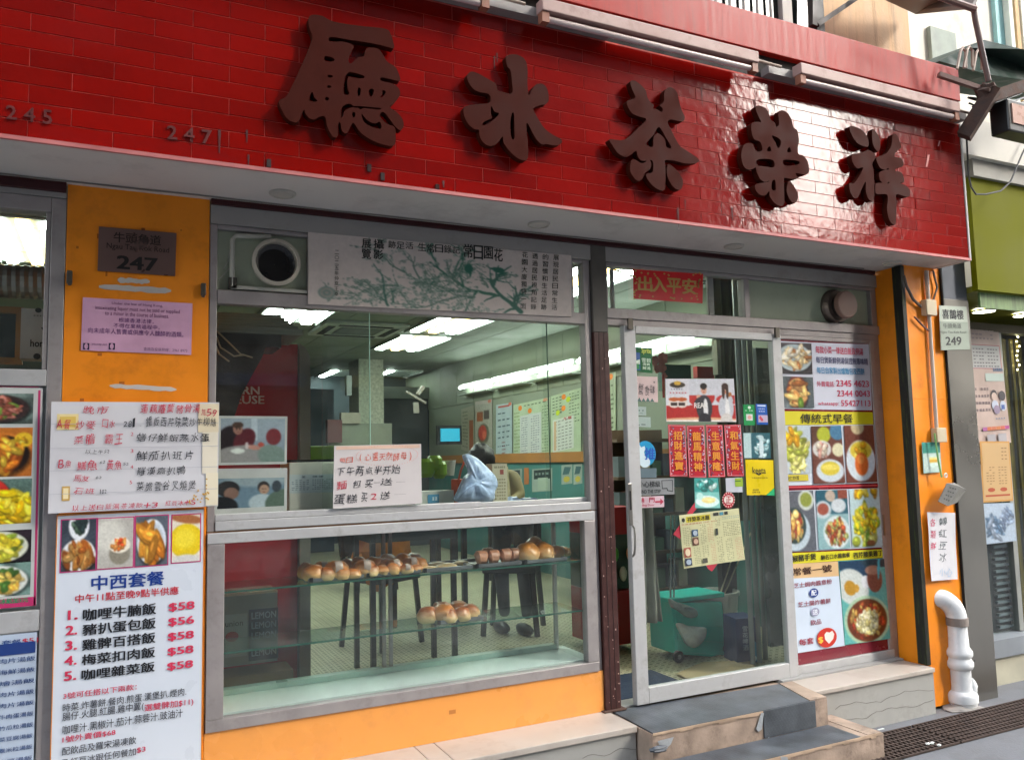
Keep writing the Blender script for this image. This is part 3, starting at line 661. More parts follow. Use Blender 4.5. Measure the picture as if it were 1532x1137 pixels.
# upstairs window with bars
uw = thing('barred_window', 'dark upstairs window with vertical pale bars at the top edge', 'window', (3.1, -.03, 4.08))
wa, wb = Y(1060, 8, -.03).x, Y(1213, 8, -.03).x
box('pane', mat('dark_pane', '#151c1c', .12), wa, wb, -.035, -.021, 4.075, 5.2, uw)
for k in range(6):
    x = wa+.03+(wb-wa-.3)*k/5; MB().tube([(x, -.06, 4.08), (x, -.06, 5.2)], .009, 8).build('bar', mat('pale_bar', '#8d8d88', .5), uw)
box('post', mat('pale_post', '#a8a39c', .6), Y(1166, 5, -.05).x, Y(1180, 5, -.05).x, -.075, -.036, 4.065, 5.2, uw)
box('frame', mat('dark_frame', '#1b1614', .6), wb, wb+.07, -.07, -.021, 4.065, 5.2, uw)
br = thing('steel_bracket', 'dark diagonal steel brace on the beige upper wall', 'bracket', Y(1218, 40, -.03))
MB().bar(Y(1222, 38, -.12), Y(1290, -8, -.12), .03, .03).build('brace', mat('dark_steel', '#2a2220', .6, var=.3), br)
MB().bar(Y(1216, 40, -.12), Y(1216, -20, -.12), .04, .04).build('upright', mat('dark_steel', ''), br)
# overhead canopy, pipe and white-lit building to the right
cn = thing('upper_canopy', 'grey sheet canopy jutting out at the top of the upstairs wall', 'canopy', (4.6, -.3, 4.5))
pa, pb, pc, pd = Y(1290, -15, -.2), Y(1480, -30, -.8), Y(1455, 14, -.8), Y(1370, 22, -.1)
MB().hexa([pa, pb, pc, pd]+[Vector(p)+Vector((0, 0, .03)) for p in (pa, pb, pc, pd)]).build('sheet', mat('grey_canopy', '#6e6866', .6, var=.2), cn)
MB().tube([Y(1395, -8, -.8), Y(1458, 14, -.82)], .02, 8).build('edge_rail', mat('rusted_rail', '#6a4b44', .6), cn)
jn = thing('drain_pole', 'thin purple brown pole crossing in front of the bright wall', 'pole', Y(1474, 120, -.75))
MB().tube([Y(1452, -20, -.75), Y(1459, 30, -.75), Y(1479, 122, -.75)], .016, 10).build('pole', mat('purple_brown_pole', '#5a4440', .5, var=.2), jn)
rag = thing('bracket_cluster', 'rusty iron bracket cluster at the top right corner of the fascia', 'bracket', Y(1465, 160, -.6))
RUST = mat('rusty_iron', '#4a352c', .85, var=.45, scale=18, bump=.5)
MB().bar(Y(1442, 205, -.55), Y(1487, 133, -.7), .09, .08).build('strut', RUST, rag)
MB().bar(Y(1470, 150, -.66), Y(1560, 120, -.7), .06, .07).build('strut', RUST, rag)
MB().bar(Y(1404, 112, -.56), Y(1470, 134, -.66), .028, .028).build('rod', mat('rusted_rail', ''), rag)
MB().blob(Y(1475, 137, -.66), (.07, .06, .05), seed=5, rough=.4).build('junction', RUST, rag)
for k, (u, v) in enumerate(((1437, 80), (1447, 78), (1461, 82))):
    MB().tube([Y(u-5, v+24, -.6), Y(u, v-3, -.6), Y(u+3, v-8, -.6), Y(u+8, v-2, -.6), Y(u+8, v+22, -.6)], .009, 6).build('hook', mat('pale_hook', '#a08c80', .5), rag)

# right neighbour
BR = mat('sunlit_white_render', '#dcd8cc', .85, var=.08, scale=2, dirt='#8f8674', dirt_amt=.5)
nb = thing('neighbour_building', 'bright washed out white building behind the awning at the top right corner', 'building', (9, .2, GZ))
box('wall', BR, 4.96, 16, .6, 1.0, 2.9, 12, nb)
box('cyan_panel', mat('pale_cyan_panel', '#9fd0d2', .5), Y(1502, 40, .5).x, 16, .56, .599, 4.0, 9, nb)
for k in range(10):
    u = 1512+k*9; x = Y(u, 40, .5).x; box('curtain_fold', mat('curtain_%d' % (k % 2), ['#d8ddd4', '#c9a87e'][k % 2], .8), x, x+.05, .5, .555, 4.0, 8, nb)
grb = MB(); pts = [Y(1415, 42, .45), Y(1445, 42, .45), Y(1440, 95, .45), Y(1408, 90, .45)]
box('torn_poster', mat('grey_torn_paper', '#9aa39c', .8, var=.2), Y(1395, 60, .55).x, Y(1432, 60, .55).x, .56, .598, Y(1400, 95, .55).z, Y(1400, 40, .55).z, nb)
aw = thing('green_awning', 'dark green cloth awning with black underside at the right edge', 'awning', Y(1500, 100, -.5))
v8 = [Y(1405, 92, -.3), Y(1445, 72, -.3), Y(1472, 60, -.3), Y(1530, 74, -.5), Y(1620, 76, -.5), Y(1620, 130, -.4), Y(1530, 120, -.4), Y(1480, 112, -.4)]
mb = MB(); mb.poly(v8); mb.poly([p+Vector((.1, .45, .1)) for p in v8][::-1])
for k in range(8): a_, b_ = v8[k], v8[(k+1) % 8]; mb.quad(a_, b_, b_+Vector((.1, .45, .1)), a_+Vector((.1, .45, .1)))
mb.build('cloth', mat('dark_green_cloth', '#0f2a20', .8, var=.3, scale=10), aw)
fl = thing('floodlight', 'black floodlight with a pinkish glass face at the right edge', 'floodlight', Y(1525, 190, -.7))
p = Y(1512, 155, -.72); q_ = Y(1560, 200, -.72)
box('case', BLACK, p.x-.03, q_.x, -.72, -.60, q_.z-.03, p.z+.03, fl, bevel=.01)
box('face', mat('pink_lamp_glass', '#b08878', .3), p.x, q_.x-.02, -.728, -.7205, q_.z+.02, p.z, fl)
# white beams + green signboard + downlights of the neighbour shop
gs = thing('green_signboard', 'plain olive green signboard of the neighbouring shop', 'signboard', (6, -.3, 2.7))
p0 = Y(1447, 235, -.30); p1 = Y(1459, 433, -.30)
OLIVE = mat('olive_green_panel', '#686a00', .65, spec=.12, var=.04, scale=2)
box('panel', OLIVE, 5.02, 12, -.33, -.29, Y(1459, 433, -.33).z, Y(1452, 262, -.33).z, gs)
box('grey_edge', mat('grey_edge_panel', '#8e8c84', .6), 5.02, 12, -.36, -.29, Y(1452, 262, -.36).z+.002, Y(1450, 232, -.36).z, gs)
box('white_beam', mat('white_beam', '#c9c5bb', .7, var=.05), 4.80, 12, -.40, .1, Y(1450, 232, -.40).z+.004, Y(1470, 190, -.40).z+.04, gs)
cb = thing('black_cable', 'black cable hanging in a loop across the olive green signboard', 'cable', Y(1470, 290, -.45))
pp = [Y(a_, b_, -.45) for a_, b_ in ((1446, 205), (1447, 225), (1449, 262), (1453, 280), (1460, 291), (1475, 291), (1497, 286), (1512, 272), (1521, 250), (1532, 225), (1545, 200))]
MB().tube(pp, .006, 6).build('strand', BLACK, cb, smooth=True)

# ------------------------------------------------------------------ shop window and bakery case
sw = thing('shop_window', 'wide aluminium framed shop window above the bread case', 'window', (1.3, .03, 1.41))
def frame(name, x0, x1, z0, z1, y0=-.0, y1=.06, m=ALU, par=None, bev=.003): return box(name, m, x0, x1, y0, y1, z0, z1, par, bevel=bev)
frame('left_jamb', .361, .392, 1.41, 2.741, par=sw); frame('right_jamb', 2.246, 2.286, .40, 2.741, par=sw)
frame('top_rail', .393, 2.245, 2.722, 2.741, par=sw); frame('transom_rail', .393, 2.245, 2.392, 2.452, -.004, .06, par=sw)
frame('transom_mullion', .783, .803, 2.453, 2.721, .002, .06, par=sw); frame('transom_mullion', 2.168, 2.186, 2.453, 2.721, .002, .06, par=sw)
frame('bottom_rail', .393, 2.245, 1.415, 1.455, -.006, .06, m=ALUW, par=sw); frame('sliding_track', .393, 1.62, 1.456, 1.484, .0, .03, m=ALUW, par=sw); frame('sliding_track', .393, 2.245, 1.456, 1.478, .031, .06, m=ALUW, par=sw)
box('transom_pane', GLASS, .804, 2.167, .02, .025, 2.453, 2.721, sw)
box('transom_pane', GLASS, 2.187, 2.245, .02, .025, 2.453, 2.721, sw)
xj = Y(552, 470, .02).x; xk = Y(817, 480, .03).x
box('sliding_pane', GLASS, .393, xj, .012, .017, 1.484, 2.391, sw); box('sliding_pane', GLASS, xj-.22, xk, .026, .031, 1.479, 2.391, sw); box('sliding_pane', GLASS, xk-.02, 2.245, .040, .045, 1.479, 2.391, sw)
EDGE = mat('glass_edge_green', '#9fc4b4', .2)
box('pane_edge', EDGE, xj-.0015, xj+.0015, .011, .018, 1.485, 2.39, sw); box('pane_edge', mat('dark_glass_edge', '#3c5048', .2), xk-.0015, xk+.0015, .025, .032, 1.48, 2.39, sw)
# exhaust outlet in the transom: a greenish board, round white collar and black ribbed duct
ex = thing('exhaust_outlet', 'round white exhaust collar with black ribbed duct in the window transom', 'vent', Y(413, 395, .02))
box('board', mat('pale_green_board', '#aab29a', .6, var=.06, dirt='#6e6e58', dirt_amt=.4, dscale=5), .393, .782, .03, .036, 2.453, 2.721, ex)
c = Y(413, 393, -.02); MB().lathe([(.099, -.035), (.099, .0), (.106, .004), (.106, .014), (.090, .018), (.087, -.035), (.099, -.035)], (c.x, -.02, c.z), 'y', 40, caps=False).build('collar', mat('aged_collar', '#b5ae9e', .5, var=.12, dirt='#6e6456', dirt_amt=.4, dscale=12), ex, smooth=False)
MB().lathe([(.086, -.012), (.080, -.016), (.085, -.020), (.078, -.024), (.083, -.028), (.075, -.032), (.079, -.036), (.070, -.040), (.073, -.043), (.001, -.0465)], (c.x, -.02, c.z), 'y', 32, caps=False).build('ribbed_duct', mat('black_ribbed_duct', '#181413', .3, var=.3), ex)
box('vent_box', mat('white_vent_box', '#b4b2a6', .5, dirt='#6b5c50', dirt_amt=.4), .45, .78, -.0, .029, 2.46, 2.475, ex)
MB().tube([(.455, .01, 2.47), (.455, .01, 2.68), (.47, .01, 2.70), (.62, .01, 2.71)], .011, 8).build('frame_tube', mat('white_vent_box', ''), ex)
box('clip', mat('dull_metal_clip', ''), .44, .475, .0, .03, 2.462, 2.51, ex)
for k in range(4): MB().bar((.40+.02*k, .025, 2.50+.05*k), (.45, .025, 2.56+.045*k), .004).build('louvre_blade', mat('white_vent_box', ''), ex)

bc = thing('bread_display_case', 'aluminium and glass bread display case with two green glass shelves', 'display case', (1.3, .18, .595))
frame('top_rail', .362, 2.262, 1.362, 1.407, -.014, .04, m=ALUW, par=bc); frame('bottom_rail', .362, 2.262, .597, .645, -.014, .04, m=ALU, par=bc)
frame('left_stile', .362, .432, .646, 1.361, -.013, .04, par=bc); frame('right_stile', 2.198, 2.262, .646, 1.361, -.013, .04, par=bc)
frame('seam', .361, 2.285, 1.4071, 1.4148, .0, .05, m=mat('brown_seam', '#6e5138', .7), par=bc, bev=0)
CB = .34
box('front_pane', GLASSC, .432, 2.198, .010, .015, .645, 1.362, bc)
box('floor_board', mat('white_case_floor', '#c8d2cd', .35, var=.05, dirt='#8a9a94', dirt_amt=.2), .363, 2.262, .041, CB+.02, .60, .652, bc)
box('top_board', mat('case_top', '#9b9a94', .5), .363, 2.262, .041, CB+.03, 1.363, 1.404, bc)
for x in (.372, 2.19): box('back_post', ALUW, x, x+.02, CB-.02, CB, .653, 1.362, bc)
for x in (1.22, 1.255): box('back_post', ALU, x, x+.018, CB-.015, CB+.005, .653, 1.362, bc, bevel=.002)
box('back_pane', GLASSC, .4, 1.22, CB-.005, CB, .653, 1.362, bc); box('back_pane', GLASSC, 1.2, 2.19, CB+.01, CB+.015, .653, 1.362, bc)
box('end_pane', GLASSC, 2.194, 2.1975, .042, CB-.02, .653, 1.362, bc)
box('back_track', mat('green_white_track', '#a8bcb4', .3), .4, 2.19, CB-.03, CB+.019, .653, .678, bc)
box('back_track', ALU, .4, 2.19, CB-.03, CB+.02, 1.335, 1.361, bc)
S1, S2 = 1.150, .898
box('glass_shelf', SHELFG, .434, 2.19, .022, .315, S1, S1+.008, bc); box('glass_shelf', SHELFG, .434, 2.19, .022, .30, S2, S2+.008, bc)
box('shelf_edge', mat('green_glass_edge', '#2f5a4c', .1), .434, 2.19, .0195, .0218, S1, S1+.008, bc); box('shelf_edge', mat('green_glass_edge', ''), .434, 2.19, .0195, .0218, S2, S2+.008, bc)
# trays
TRAY = mat('worn_aluminium_tray', '#8b8d8e', .35, .7, var=.15, dirt='#3d3a36', dirt_amt=.4, dscale=20)
def tray(x0, x1, y0, y1, z, lab, g='metal trays in the bread case'):
    r = thing('baking_tray', lab, 'tray', ((x0+x1)/2, (y0+y1)/2, z), g)
    mb = MB().box(x0, x1, y0, y1, z, z+.003)
    for a in ((x0, x1, y0, y0+.004), (x0, x1, y1-.004, y1)): mb.box(a[0]-.004, a[1]+.004, a[2]-.004, a[3]+.004, z+.0031, z+.018)
    for a in ((x0, x0+.004), (x1-.004, x1)): mb.box(a[0]-.004, a[1]+.004, y0+.0045, y1-.0045, z+.0031, z+.018)
    mb.build('tray', TRAY, r)
    MB().box(x0-.003, x0+.012, y0-.009, y0-.0045, z+.002, z+.022).build('clip', BLACK, r)
tx = [Y(u, v, .045).x for u, v in ((460, 868), (546, 861), (631, 852), (709, 846), (782, 838), (850, 830))]
zt = S1+.0085
labs = ['first tray from the left with glazed scallop pattern buns', 'second tray from the left with wrapped raisin rolls', 'third tray, nearly flat pastries in plastic bags', 'fourth tray with pink wrapped cream rolls', 'rightmost tray with round crackle topped buns']
for k in range(5): tray(tx[k]+.012, tx[k+1]-.008, .05, .29, zt, labs[k])
t2 = (Y(655, 938, .06).x, Y(722, 930, .06).x); tray(t2[0], t2[1], .06, .29, S2+.0085, 'single tray on the lower glass shelf with pull apart rolls')

def crust(name, top, side, cut=.55, seed=0, mottled=.35):
    if name in _mats: return _mats[name]
    m = bpy.data.materials.new(name); m.use_nodes = True; n = m.node_tree; L = n.links; b = n.nodes['Principled BSDF']
    tc = n.nodes.new('ShaderNodeTexCoord'); sx = n.nodes.new('ShaderNodeSeparateXYZ'); L.new(tc.outputs['Generated'], sx.inputs[0])
    nz = n.nodes.new('ShaderNodeTexNoise'); nz.inputs['Scale'].default_value = 5; nz.inputs['Detail'].default_value = 6; L.new(tc.outputs['Generated'], nz.inputs[0])
    ad = n.nodes.new('ShaderNodeMath'); ad.operation = 'MULTIPLY_ADD'; ad.inputs[1].default_value = mottled; L.new(nz.outputs[0], ad.inputs[0]); L.new(sx.outputs[2], ad.inputs[2])
    cr = n.nodes.new('ShaderNodeValToRGB'); e = cr.color_ramp.elements; e[0].position = cut-.2; e[0].color = lin(side)+[1]; e[1].position = 1.15; e[1].color = lin(top)+[1]
    k = e.new(cut+.1); k.color = [(a_+b_*1.6)/2.6 for a_, b_ in zip(lin(side), lin(top))]+[1]
    L.new(ad.outputs[0], cr.inputs[0]); L.new(cr.outputs[0], b.inputs['Base Color']); b.inputs['Roughness'].default_value = .36; b.inputs['Coat Weight'].default_value = .25
    bp = n.nodes.new('ShaderNodeBump'); bp.inputs['Strength'].default_value = .5; bp.inputs['Distance'].default_value = .003
    n2 = n.nodes.new('ShaderNodeTexVoronoi'); n2.feature = 'DISTANCE_TO_EDGE'; n2.inputs['Scale'].default_value = 5; L.new(tc.outputs['Generated'], n2.inputs[0]); L.new(n2.outputs[0], bp.inputs['Height']); L.new(bp.outputs[0], b.inputs['Normal'])
    _mats[name] = m; return m
CR1 = crust('golden_crust', '#b86c2a', '#f2c88a'); CR2 = crust('dark_crust', '#a45620', '#efcf98', .6); CR3 = crust('crackle_top', '#cf8434', '#f4dcaa', .5, mottled=.5)
CR4 = crust('pink_wrapped_roll', '#c98a68', '#dfae90', .4); CR5 = crust('flat_pastry', '#b99a66', '#d9c69a', .4)
WRAP = mat('clear_wrapper_band', '#b9a496', .25, var=.15, bump=.6, bscale=60)
def bun(u, v, y, r, m, lab, grp, rz=.75, z=None, seed=0, ry=1.0, rot=0, nm='bread_bun', stripe=False):
    p = Y(u, v, y); zz = z if z is not None else p.z
    mb = MB(); c = (p.x, y, zz+r*rz*.62); mb.blob(c, (r, r*ry, r*rz), (18, 11), .10, seed, flat=.62, fs=1.6)
    if not stripe: return mb.build(nm, m, label=lab, cat='bun', group=grp, smooth=True)
    rt = thing(nm, lab, 'bun', (p.x, y, zz), grp); mb.build('crust', m, rt, smooth=True)
    w_ = MB(); 
    def F(a, b):
        th = (a-.5)*2.2; x = (b-.5)*r*.55; k = math.sqrt(max(0, 1-(x/r)**2)); return (c[0]+x, c[1]-math.cos(th)*r*ry*k*1.06*1.0, c[2]+math.sin(th+.5)*r*rz*k*1.06)
    w_.grid(F, 8, 6).build('wrapper', WRAP, rt, smooth=True); return rt
zb = zt+.0035
B = [(470, 855, .10, .055, CR1, 'small glazed bun at the far left corner of the tray row'), (503, 850, .10, .062, CR1, 'scallop patterned bun with a paper band, left of the pair'), (483, 842, .2, .055, CR1, 'glazed bun behind the paper banded scallop bun'),
     (545, 848, .10, .06, CR1, 'scallop patterned bun with a paper band, right of the pair'), (520, 842, .21, .055, CR2, 'bun at the back between the two scallop buns'), (528, 858, .07, .042, CR1, 'low bun tucked in front between the scallop buns'),
     (577, 842, .17, .05, CR2, 'raisin bun leaning at the left back of the second tray'), (571, 852, .08, .045, CR1, 'small golden roll at the front left of the second tray'), (590, 846, .11, .05, CR1, 'tall bun with a printed white wrapper band'),
     (615, 842, .13, .052, CR1, 'wrapped bun with pale stripe beside the tall wrapped bun'), (607, 851, .07, .042, CR2, 'low dark bun at the tray front under the striped bun'), (622, 850, .08, .036, CR1, 'small bun at the right end of the second tray'),
     (598, 835, .22, .05, CR2, 'dark crusted bun at the back of the second tray')]
for k, (u, v, y, r, m, lab) in enumerate(B): bun(u, v, y, r*.98, m, lab, 'buns on the upper shelf', z=zb, seed=k+1, rz=.8 if r > .045 else .65, stripe='band' in lab or 'stripe' in lab)
XB = [(459, .19, .045, CR1, 'small bun at the very back left corner of the first tray'), (489, .07, .038, CR2, 'low bun in front of the leftmost scallop bun'), (512, .06, .036, CR1, 'small round bun at the tray front between the paper banded ones'), (535, .19, .05, CR1, 'golden bun at the back middle of the first tray'), (556, .07, .036, CR2, 'dark low bun at the tray joint'), (560, .2, .05, CR1, 'golden bun at the back of the tray joint'), (580, .24, .05, CR1, 'pale golden bun furthest back on the second tray'), (588, .07, .036, CR1, 'low golden bun at the front middle of the second tray'), (604, .18, .052, CR1, 'golden bun stacked behind the white wrapped bun'), (618, .21, .05, CR2, 'dark bun at the back right of the second tray'), (628, .12, .04, CR1, 'golden bun overhanging the second tray end')]
for k, (u, y, r, m, lab) in enumerate(XB): bun(u, 850, y, r, m, lab, 'buns on the upper shelf', z=zb, seed=61+k, rz=.95)
for k, (u, y, r) in enumerate(((640, .1, .05), (668, .12, .055), (690, .18, .05), (655, .22, .05))):
    bun(u, 850, y, r, CR5, ['flat bagged pastry at the left of the third tray', 'flat bagged pastry in the middle of the third tray', 'flat bagged pastry at the right back of the third tray', 'flat bagged pastry at the back of the third tray'][k], 'flat pastries on the third tray', z=zb, seed=20+k, rz=.28, ry=.8, nm='flat_pastry')
for k, (u, y, r) in enumerate(((718, .10, .042), (736, .10, .040), (754, .11, .04), (768, .12, .038), (728, .19, .042))):
    p = Y(u, 845, y); mb = MB(); i = mb.tube([(p.x-.02, y, zb+.036), (p.x-.012, y-.001, zb+.04), (p.x+.025, y, zb+.04), (p.x+.03, y, zb+.038)], [r*.55, r*.85, r*.88, r*.7], 14)
    mb.build('wrapped_roll', CR4, label=['pink wrapped cream roll at the left of the fourth tray', 'pink wrapped cream roll second from the left, open end showing', 'pink wrapped cream roll with white sticker', 'pink wrapped cream roll beside the crackle buns', 'pink wrapped roll standing behind the others'][k], cat='bun', group='wrapped rolls on the fourth tray', smooth=True)
for k, (u, y, r, rr) in enumerate(((789, .11, .062, .95), (814, .12, .058, .95), (832, .14, .05, .8), (800, .22, .06, 1.15), (842, .2, .045, .7))):
    bun(u, 838, y, r, CR3, ['large round crackle topped bun nearest the wrapped rolls', 'large round crackle topped bun in the middle of the last tray', 'golden crackle bun at the right front of the last tray', 'crackle bun stacked behind the two large ones', 'small crackle bun at the right end of the shelf'][k], 'crackle topped buns', z=zb, seed=31+k, rz=rr, nm='crackle_bun')
z2 = S2+.012
for k, (u, y, r, m) in enumerate(((640, .14, .055, CR2), (662, .22, .055, CR2), (664, .12, .06, CR1), (686, .2, .055, CR2), (672, .09, .045, CR2), (690, .09, .048, CR2), (704, .14, .048, CR2))):
    bun(u, 930, y, r, m, ['pull apart roll at the left end of the lower tray', 'pull apart roll at the back left of the lower tray', 'pale sided pull apart roll in the middle of the lower tray', 'glossy brown roll at the back right of the lower tray', 'glossy brown roll at the front left corner', 'glossy brown roll at the front middle', 'glossy brown roll at the right end of the lower tray'][k], 'rolls on the lower tray', z=z2, seed=41+k, rz=.85, ry=1.1, nm='pull_apart_roll')

# orange base under the case and the marble ledge
bp_ = thing('orange_base_panel', 'bright orange panel under the bread case', 'panel', (1.3, 0, .398))
box('panel', ORANGE2, .359, 2.286, -.006, .3, .393, .596, bp_)
box('knot', mat('orange_scuff', '#c27a3a', .8), Y(672, 1063, -.008).x, Y(682, 1063, -.008).x, -.0068, -.006, Y(675, 1068, -.008).z, Y(675, 1062, -.008).z, bp_)
ml = thing('marble_ledge', 'worn marble ledge with cracked grey facing left of the steps', 'ledge', (1.3, -.13, GZ))
xs = [-.4, Y(650, 1137, -.27).x, 1.36, 2.305]
for a_, b_ in zip(xs, xs[1:]): box('top_slab', MARBLE, a_+.0015, b_-.0015, -.275, .0, .362, .392, ml, bevel=.004)
for a_, b_ in ((-.4, .75), (.75, 1.6), (1.6, 2.303)): box('facing_panel', MARBLE2, a_+.0015, b_-.0015, -.262, .0, GZ, .361, ml, bevel=.002)
mr_ = thing('marble_ledge', 'worn marble ledge with a wavy cracked facing right of the steps', 'ledge', (3.95, -.13, GZ))
box('top_slab', MARBLE, 3.44, 4.434, -.275, -.0, .362, .388, mr_, bevel=.004)
box('facing_panel', MARBLE2, 3.44, 4.434, -.262, -.0, GZ, .361, mr_, bevel=.002)
for sd_i, zc in enumerate((.27, .2)):
    mb = MB(); pts = [(3.62+k*.04, -.2625, zc+.011*math.sin(k*.55+sd_i*2)+.004*math.sin(k*1.9)+.004*random.uniform(-1, 1)) for k in range(21)]
    mb.tube(pts, .0011, 4).build('crack', mat('crack_dark', '#6a6862', .9), mr_)
for sd_i, zc in enumerate((.29, .21)):
    pts = [(2.0+k*.03, -.2625, zc+.01*math.sin(k*1.1+sd_i)) for k in range(11)]
    MB().tube(pts, .0011, 4).build('crack', mat('crack_dark', ''), ml)
box('threshold', mat('grey_threshold', '#9a9a98', .5, dirt='#5c5c58', dirt_amt=.5), 3.44, 4.434, -.06, -.001, .3885, .398, mr_)

# steps at the door
st = thing('entrance_steps', 'plywood entrance steps covered with torn grey rubber matting', 'steps', (2.95, -.35, GZ))
sx0, sx1 = 2.31, 3.33; T1 = .385; F1 = -.39; T2 = .25; F2 = -.61
box('core', WOOD, sx0, 3.43, F1, -.276, GZ, T1-.004, st); box('core', WOOD, sx0+.001, 3.43, -.2755, -.001, .2, T1-.004, st)
MB().hexa([(sx0+.005, F1+.003, T1-.0035), (sx1-.02, F1+.003, T1-.0035), (sx1+.075, -.07, T1-.0035), (sx0+.02, -.001, T1-.0035), (sx0+.005, F1+.003, T1+.004), (sx1-.02, F1+.003, T1+.004), (sx1+.075, -.07, T1+.004), (sx0+.02, -.001, T1+.004)]).build('rubber_tread', RUBBER, st)
MB().hexa([(sx1-.018, F1+.001, T1-.0035), (3.429, F1+.001, T1-.0035), (3.50, -.07, T1-.003), (sx1+.077, -.07, T1-.0035), (sx1-.018, F1+.001, T1+.0075), (3.429, F1+.001, T1+.0075), (3.50, -.07, T1+.0075), (sx1+.077, -.07, T1+.0075)]).build('worn_wood_edge', WOOD, st)
p = Y(1141, 1062, F1).x
box('rubber_riser', RUBBER, p, sx1+.01, F1-.006, F1-.0005, T2+.006, T1+.003, st)
mb = MB(); n = 26; rd = random.Random(4)
for k in range(n):
    a_, b_ = sx0+(p-sx0)*k/n, sx0+(p-sx0)*(k+1)/n; h_ = rd.uniform(.004, .013); mb.box(a_, b_, F1-.004, F1-.0006, T1-.002-h_, T1+.003)
mb.build('torn_mat_edge', mat('torn_edge', '#b39a82', .8, var=.3), st)
box('lower_core', WOOD, 2.40, 3.58, F2, F1-.001, GZ, T2-.004, st)
box('lower_core', WOOD, 3.431, 3.575, F1, -.277, GZ, T2-.0045, st)
MB().hexa([(2.402, F2+.002, T2-.0035), (3.42, F2+.002, T2-.0035), (3.42, F1-.0065, T2-.0035), (2.402, F1-.0065, T2-.0035), (2.402, F2+.002, T2+.004), (3.42, F2+.002, T2+.004), (3.42, F1-.0065, T2+.004), (2.402, F1-.0065, T2+.004)]).build('rubber_tread', RUBBER, st)
for k in range(3): box('worn_plank', WOOD, 3.422+.05*k, 3.468+.05*k, F2+.001, -.28, T2-.004, T2+.003+.002*(k % 2), st)
mb = MB()
for k in range(30):
    a_, b_ = 2.402+1.16*k/30, 2.402+1.16*(k+1)/30; mb.box(a_, b_, F2-.004, F2-.0006, T2-.003-rd.uniform(.003, .015), T2+.003)
mb.build('torn_mat_edge', mat('torn_edge', ''), st)
def tape(pts, lab=None):
    mb = MB(); mb.poly(pts); mb.poly([Vector(q_)+Vector((0, .001, -.002)) for q_ in pts][::-1]); mb.build('tape', TAPE, st)
y_ = F1-.0075
tape([Y(u, v, y_) for u, v in ((1139, 1066), (1143, 1066), (1140, 1090), (1135, 1094), (1131, 1090))]); tape([Z(u, v, T2+.007) for u, v in ((1134, 1088), (1140, 1088), (1156, 1099), (1150, 1103), (1138, 1100))])
tape([Y(u, v, y_) for u, v in ((984, 1108), (1008, 1102), (1004, 1112), (998, 1118), (988, 1116))]); tape([Y(u, v, F2-.006) for u, v in ((1168, 1131), (1178, 1132), (1180, 1140), (1170, 1140))])
MB().blob(Y(985, 1120, F1-.02), (.05, .02, .014), seed=3, rough=.3).build('lifted_mat_corner', RUBBER, st, smooth=True)

# red brown post
po = thing('maroon_post', 'rust speckled maroon steel post between window and door', 'post', (2.34, 0, .39))
box('shaft', POSTM, 2.289, 2.382, -.018, .08, .392, 2.35, po, bevel=.003); box('upper_shaft', POSTT, 2.289, 2.382, -.0175, .08, 2.351, 2.845, po, bevel=.003)
box('groove', mat('post_groove', '#2a1412', .6), 2.318, 2.322, -.0195, -.0178, .40, 2.35, po); box('groove', mat('post_groove', ''), 2.350, 2.353, -.0195, -.0178, .40, 2.35, po)
mb = MB(); rd = random.Random(9)
for k in range(30):
    x = rd.uniform(2.292, 2.379); zz = rd.uniform(.42, 2.3); e = rd.uniform(.001, .0032); mb.box(x-e, x+e, -.0202, -.0181, zz-e*1.3, zz+e*1.3)
mb.build('paint_fleck', mat('paint_fleck', '#b99a90', .7), po, kind='stuff')
box('base_plate', mat('rusty_iron', ''), 2.268, 2.40, -.04, .08, .3925, .399, po)

# ------------------------------------------------------------------ door side
df = thing('door_frame', 'aluminium frame with transom lights over the sliding glass door', 'frame', (3.4, .03, .39))
frame('top_rail', 2.383, 4.468, 2.722, 2.741, par=df); frame('door_header', 2.383, 4.468, 2.432, 2.487, -.012, .08, par=df)
frame('track_rail', 2.383, 4.445, 2.394, 2.431, -.004, .06, par=df)
frame('mullion', 3.357, 3.397, 2.488, 2.721, .0, .06, par=df); frame('right_jamb', 4.418, 4.468, .392, 2.721, .0, .08, par=df)
frame('left_edge', 2.383, 2.40, 2.488, 2.721, .0, .06, par=df); frame('inner_mullion', 2.455, 2.475, 2.488, 2.721, .05, .07, par=df); frame('inner_mullion', 3.13, 3.17, 2.488, 2.721, .05, .07, par=df)
box('transom_pane', GLASS, 2.401, 3.356, .02, .025, 2.488, 2.721, df)
box('transom_board', mat('pale_green_board2', '#a3ad95', .5, var=.06, dirt='#7b8069', dirt_amt=.35, dscale=4), 3.398, 4.417, .03, .036, 2.488, 2.721, df)
box('sill', mat('grey_threshold', ''), 2.383, 3.439, -.0, .1, .389, .397, df)
dr = thing('sliding_door', 'sliding glass door with aluminium frame covered in stickers', 'door', (3.03, -.01, .398))
frame('stile', 2.473, 2.548, .398, 2.393, -.03, .012, m=ALUW, par=dr); frame('stile', 3.528, 3.596, .398, 2.393, -.03, .012, m=ALUW, par=dr)
frame('bottom_rail', 2.549, 3.527, .398, .478, -.03, .012, m=ALUW, par=dr); frame('top_rail', 2.549, 3.527, 2.352, 2.393, -.03, .012, m=ALUW, par=dr)
box('pane', GLASS, 2.549, 3.527, -.012, -.006, .479, 2.351, dr)
hz = Y(946, 790, -.04)
MB().tube([Y(947, 787, -.035), Y(949, 790, -.07), Y(950, 800, -.075), Y(950, 820, -.075), Y(949, 829, -.07), Y(947, 832, -.035)], .006, 10).build('handle', STEEL, dr, smooth=True)
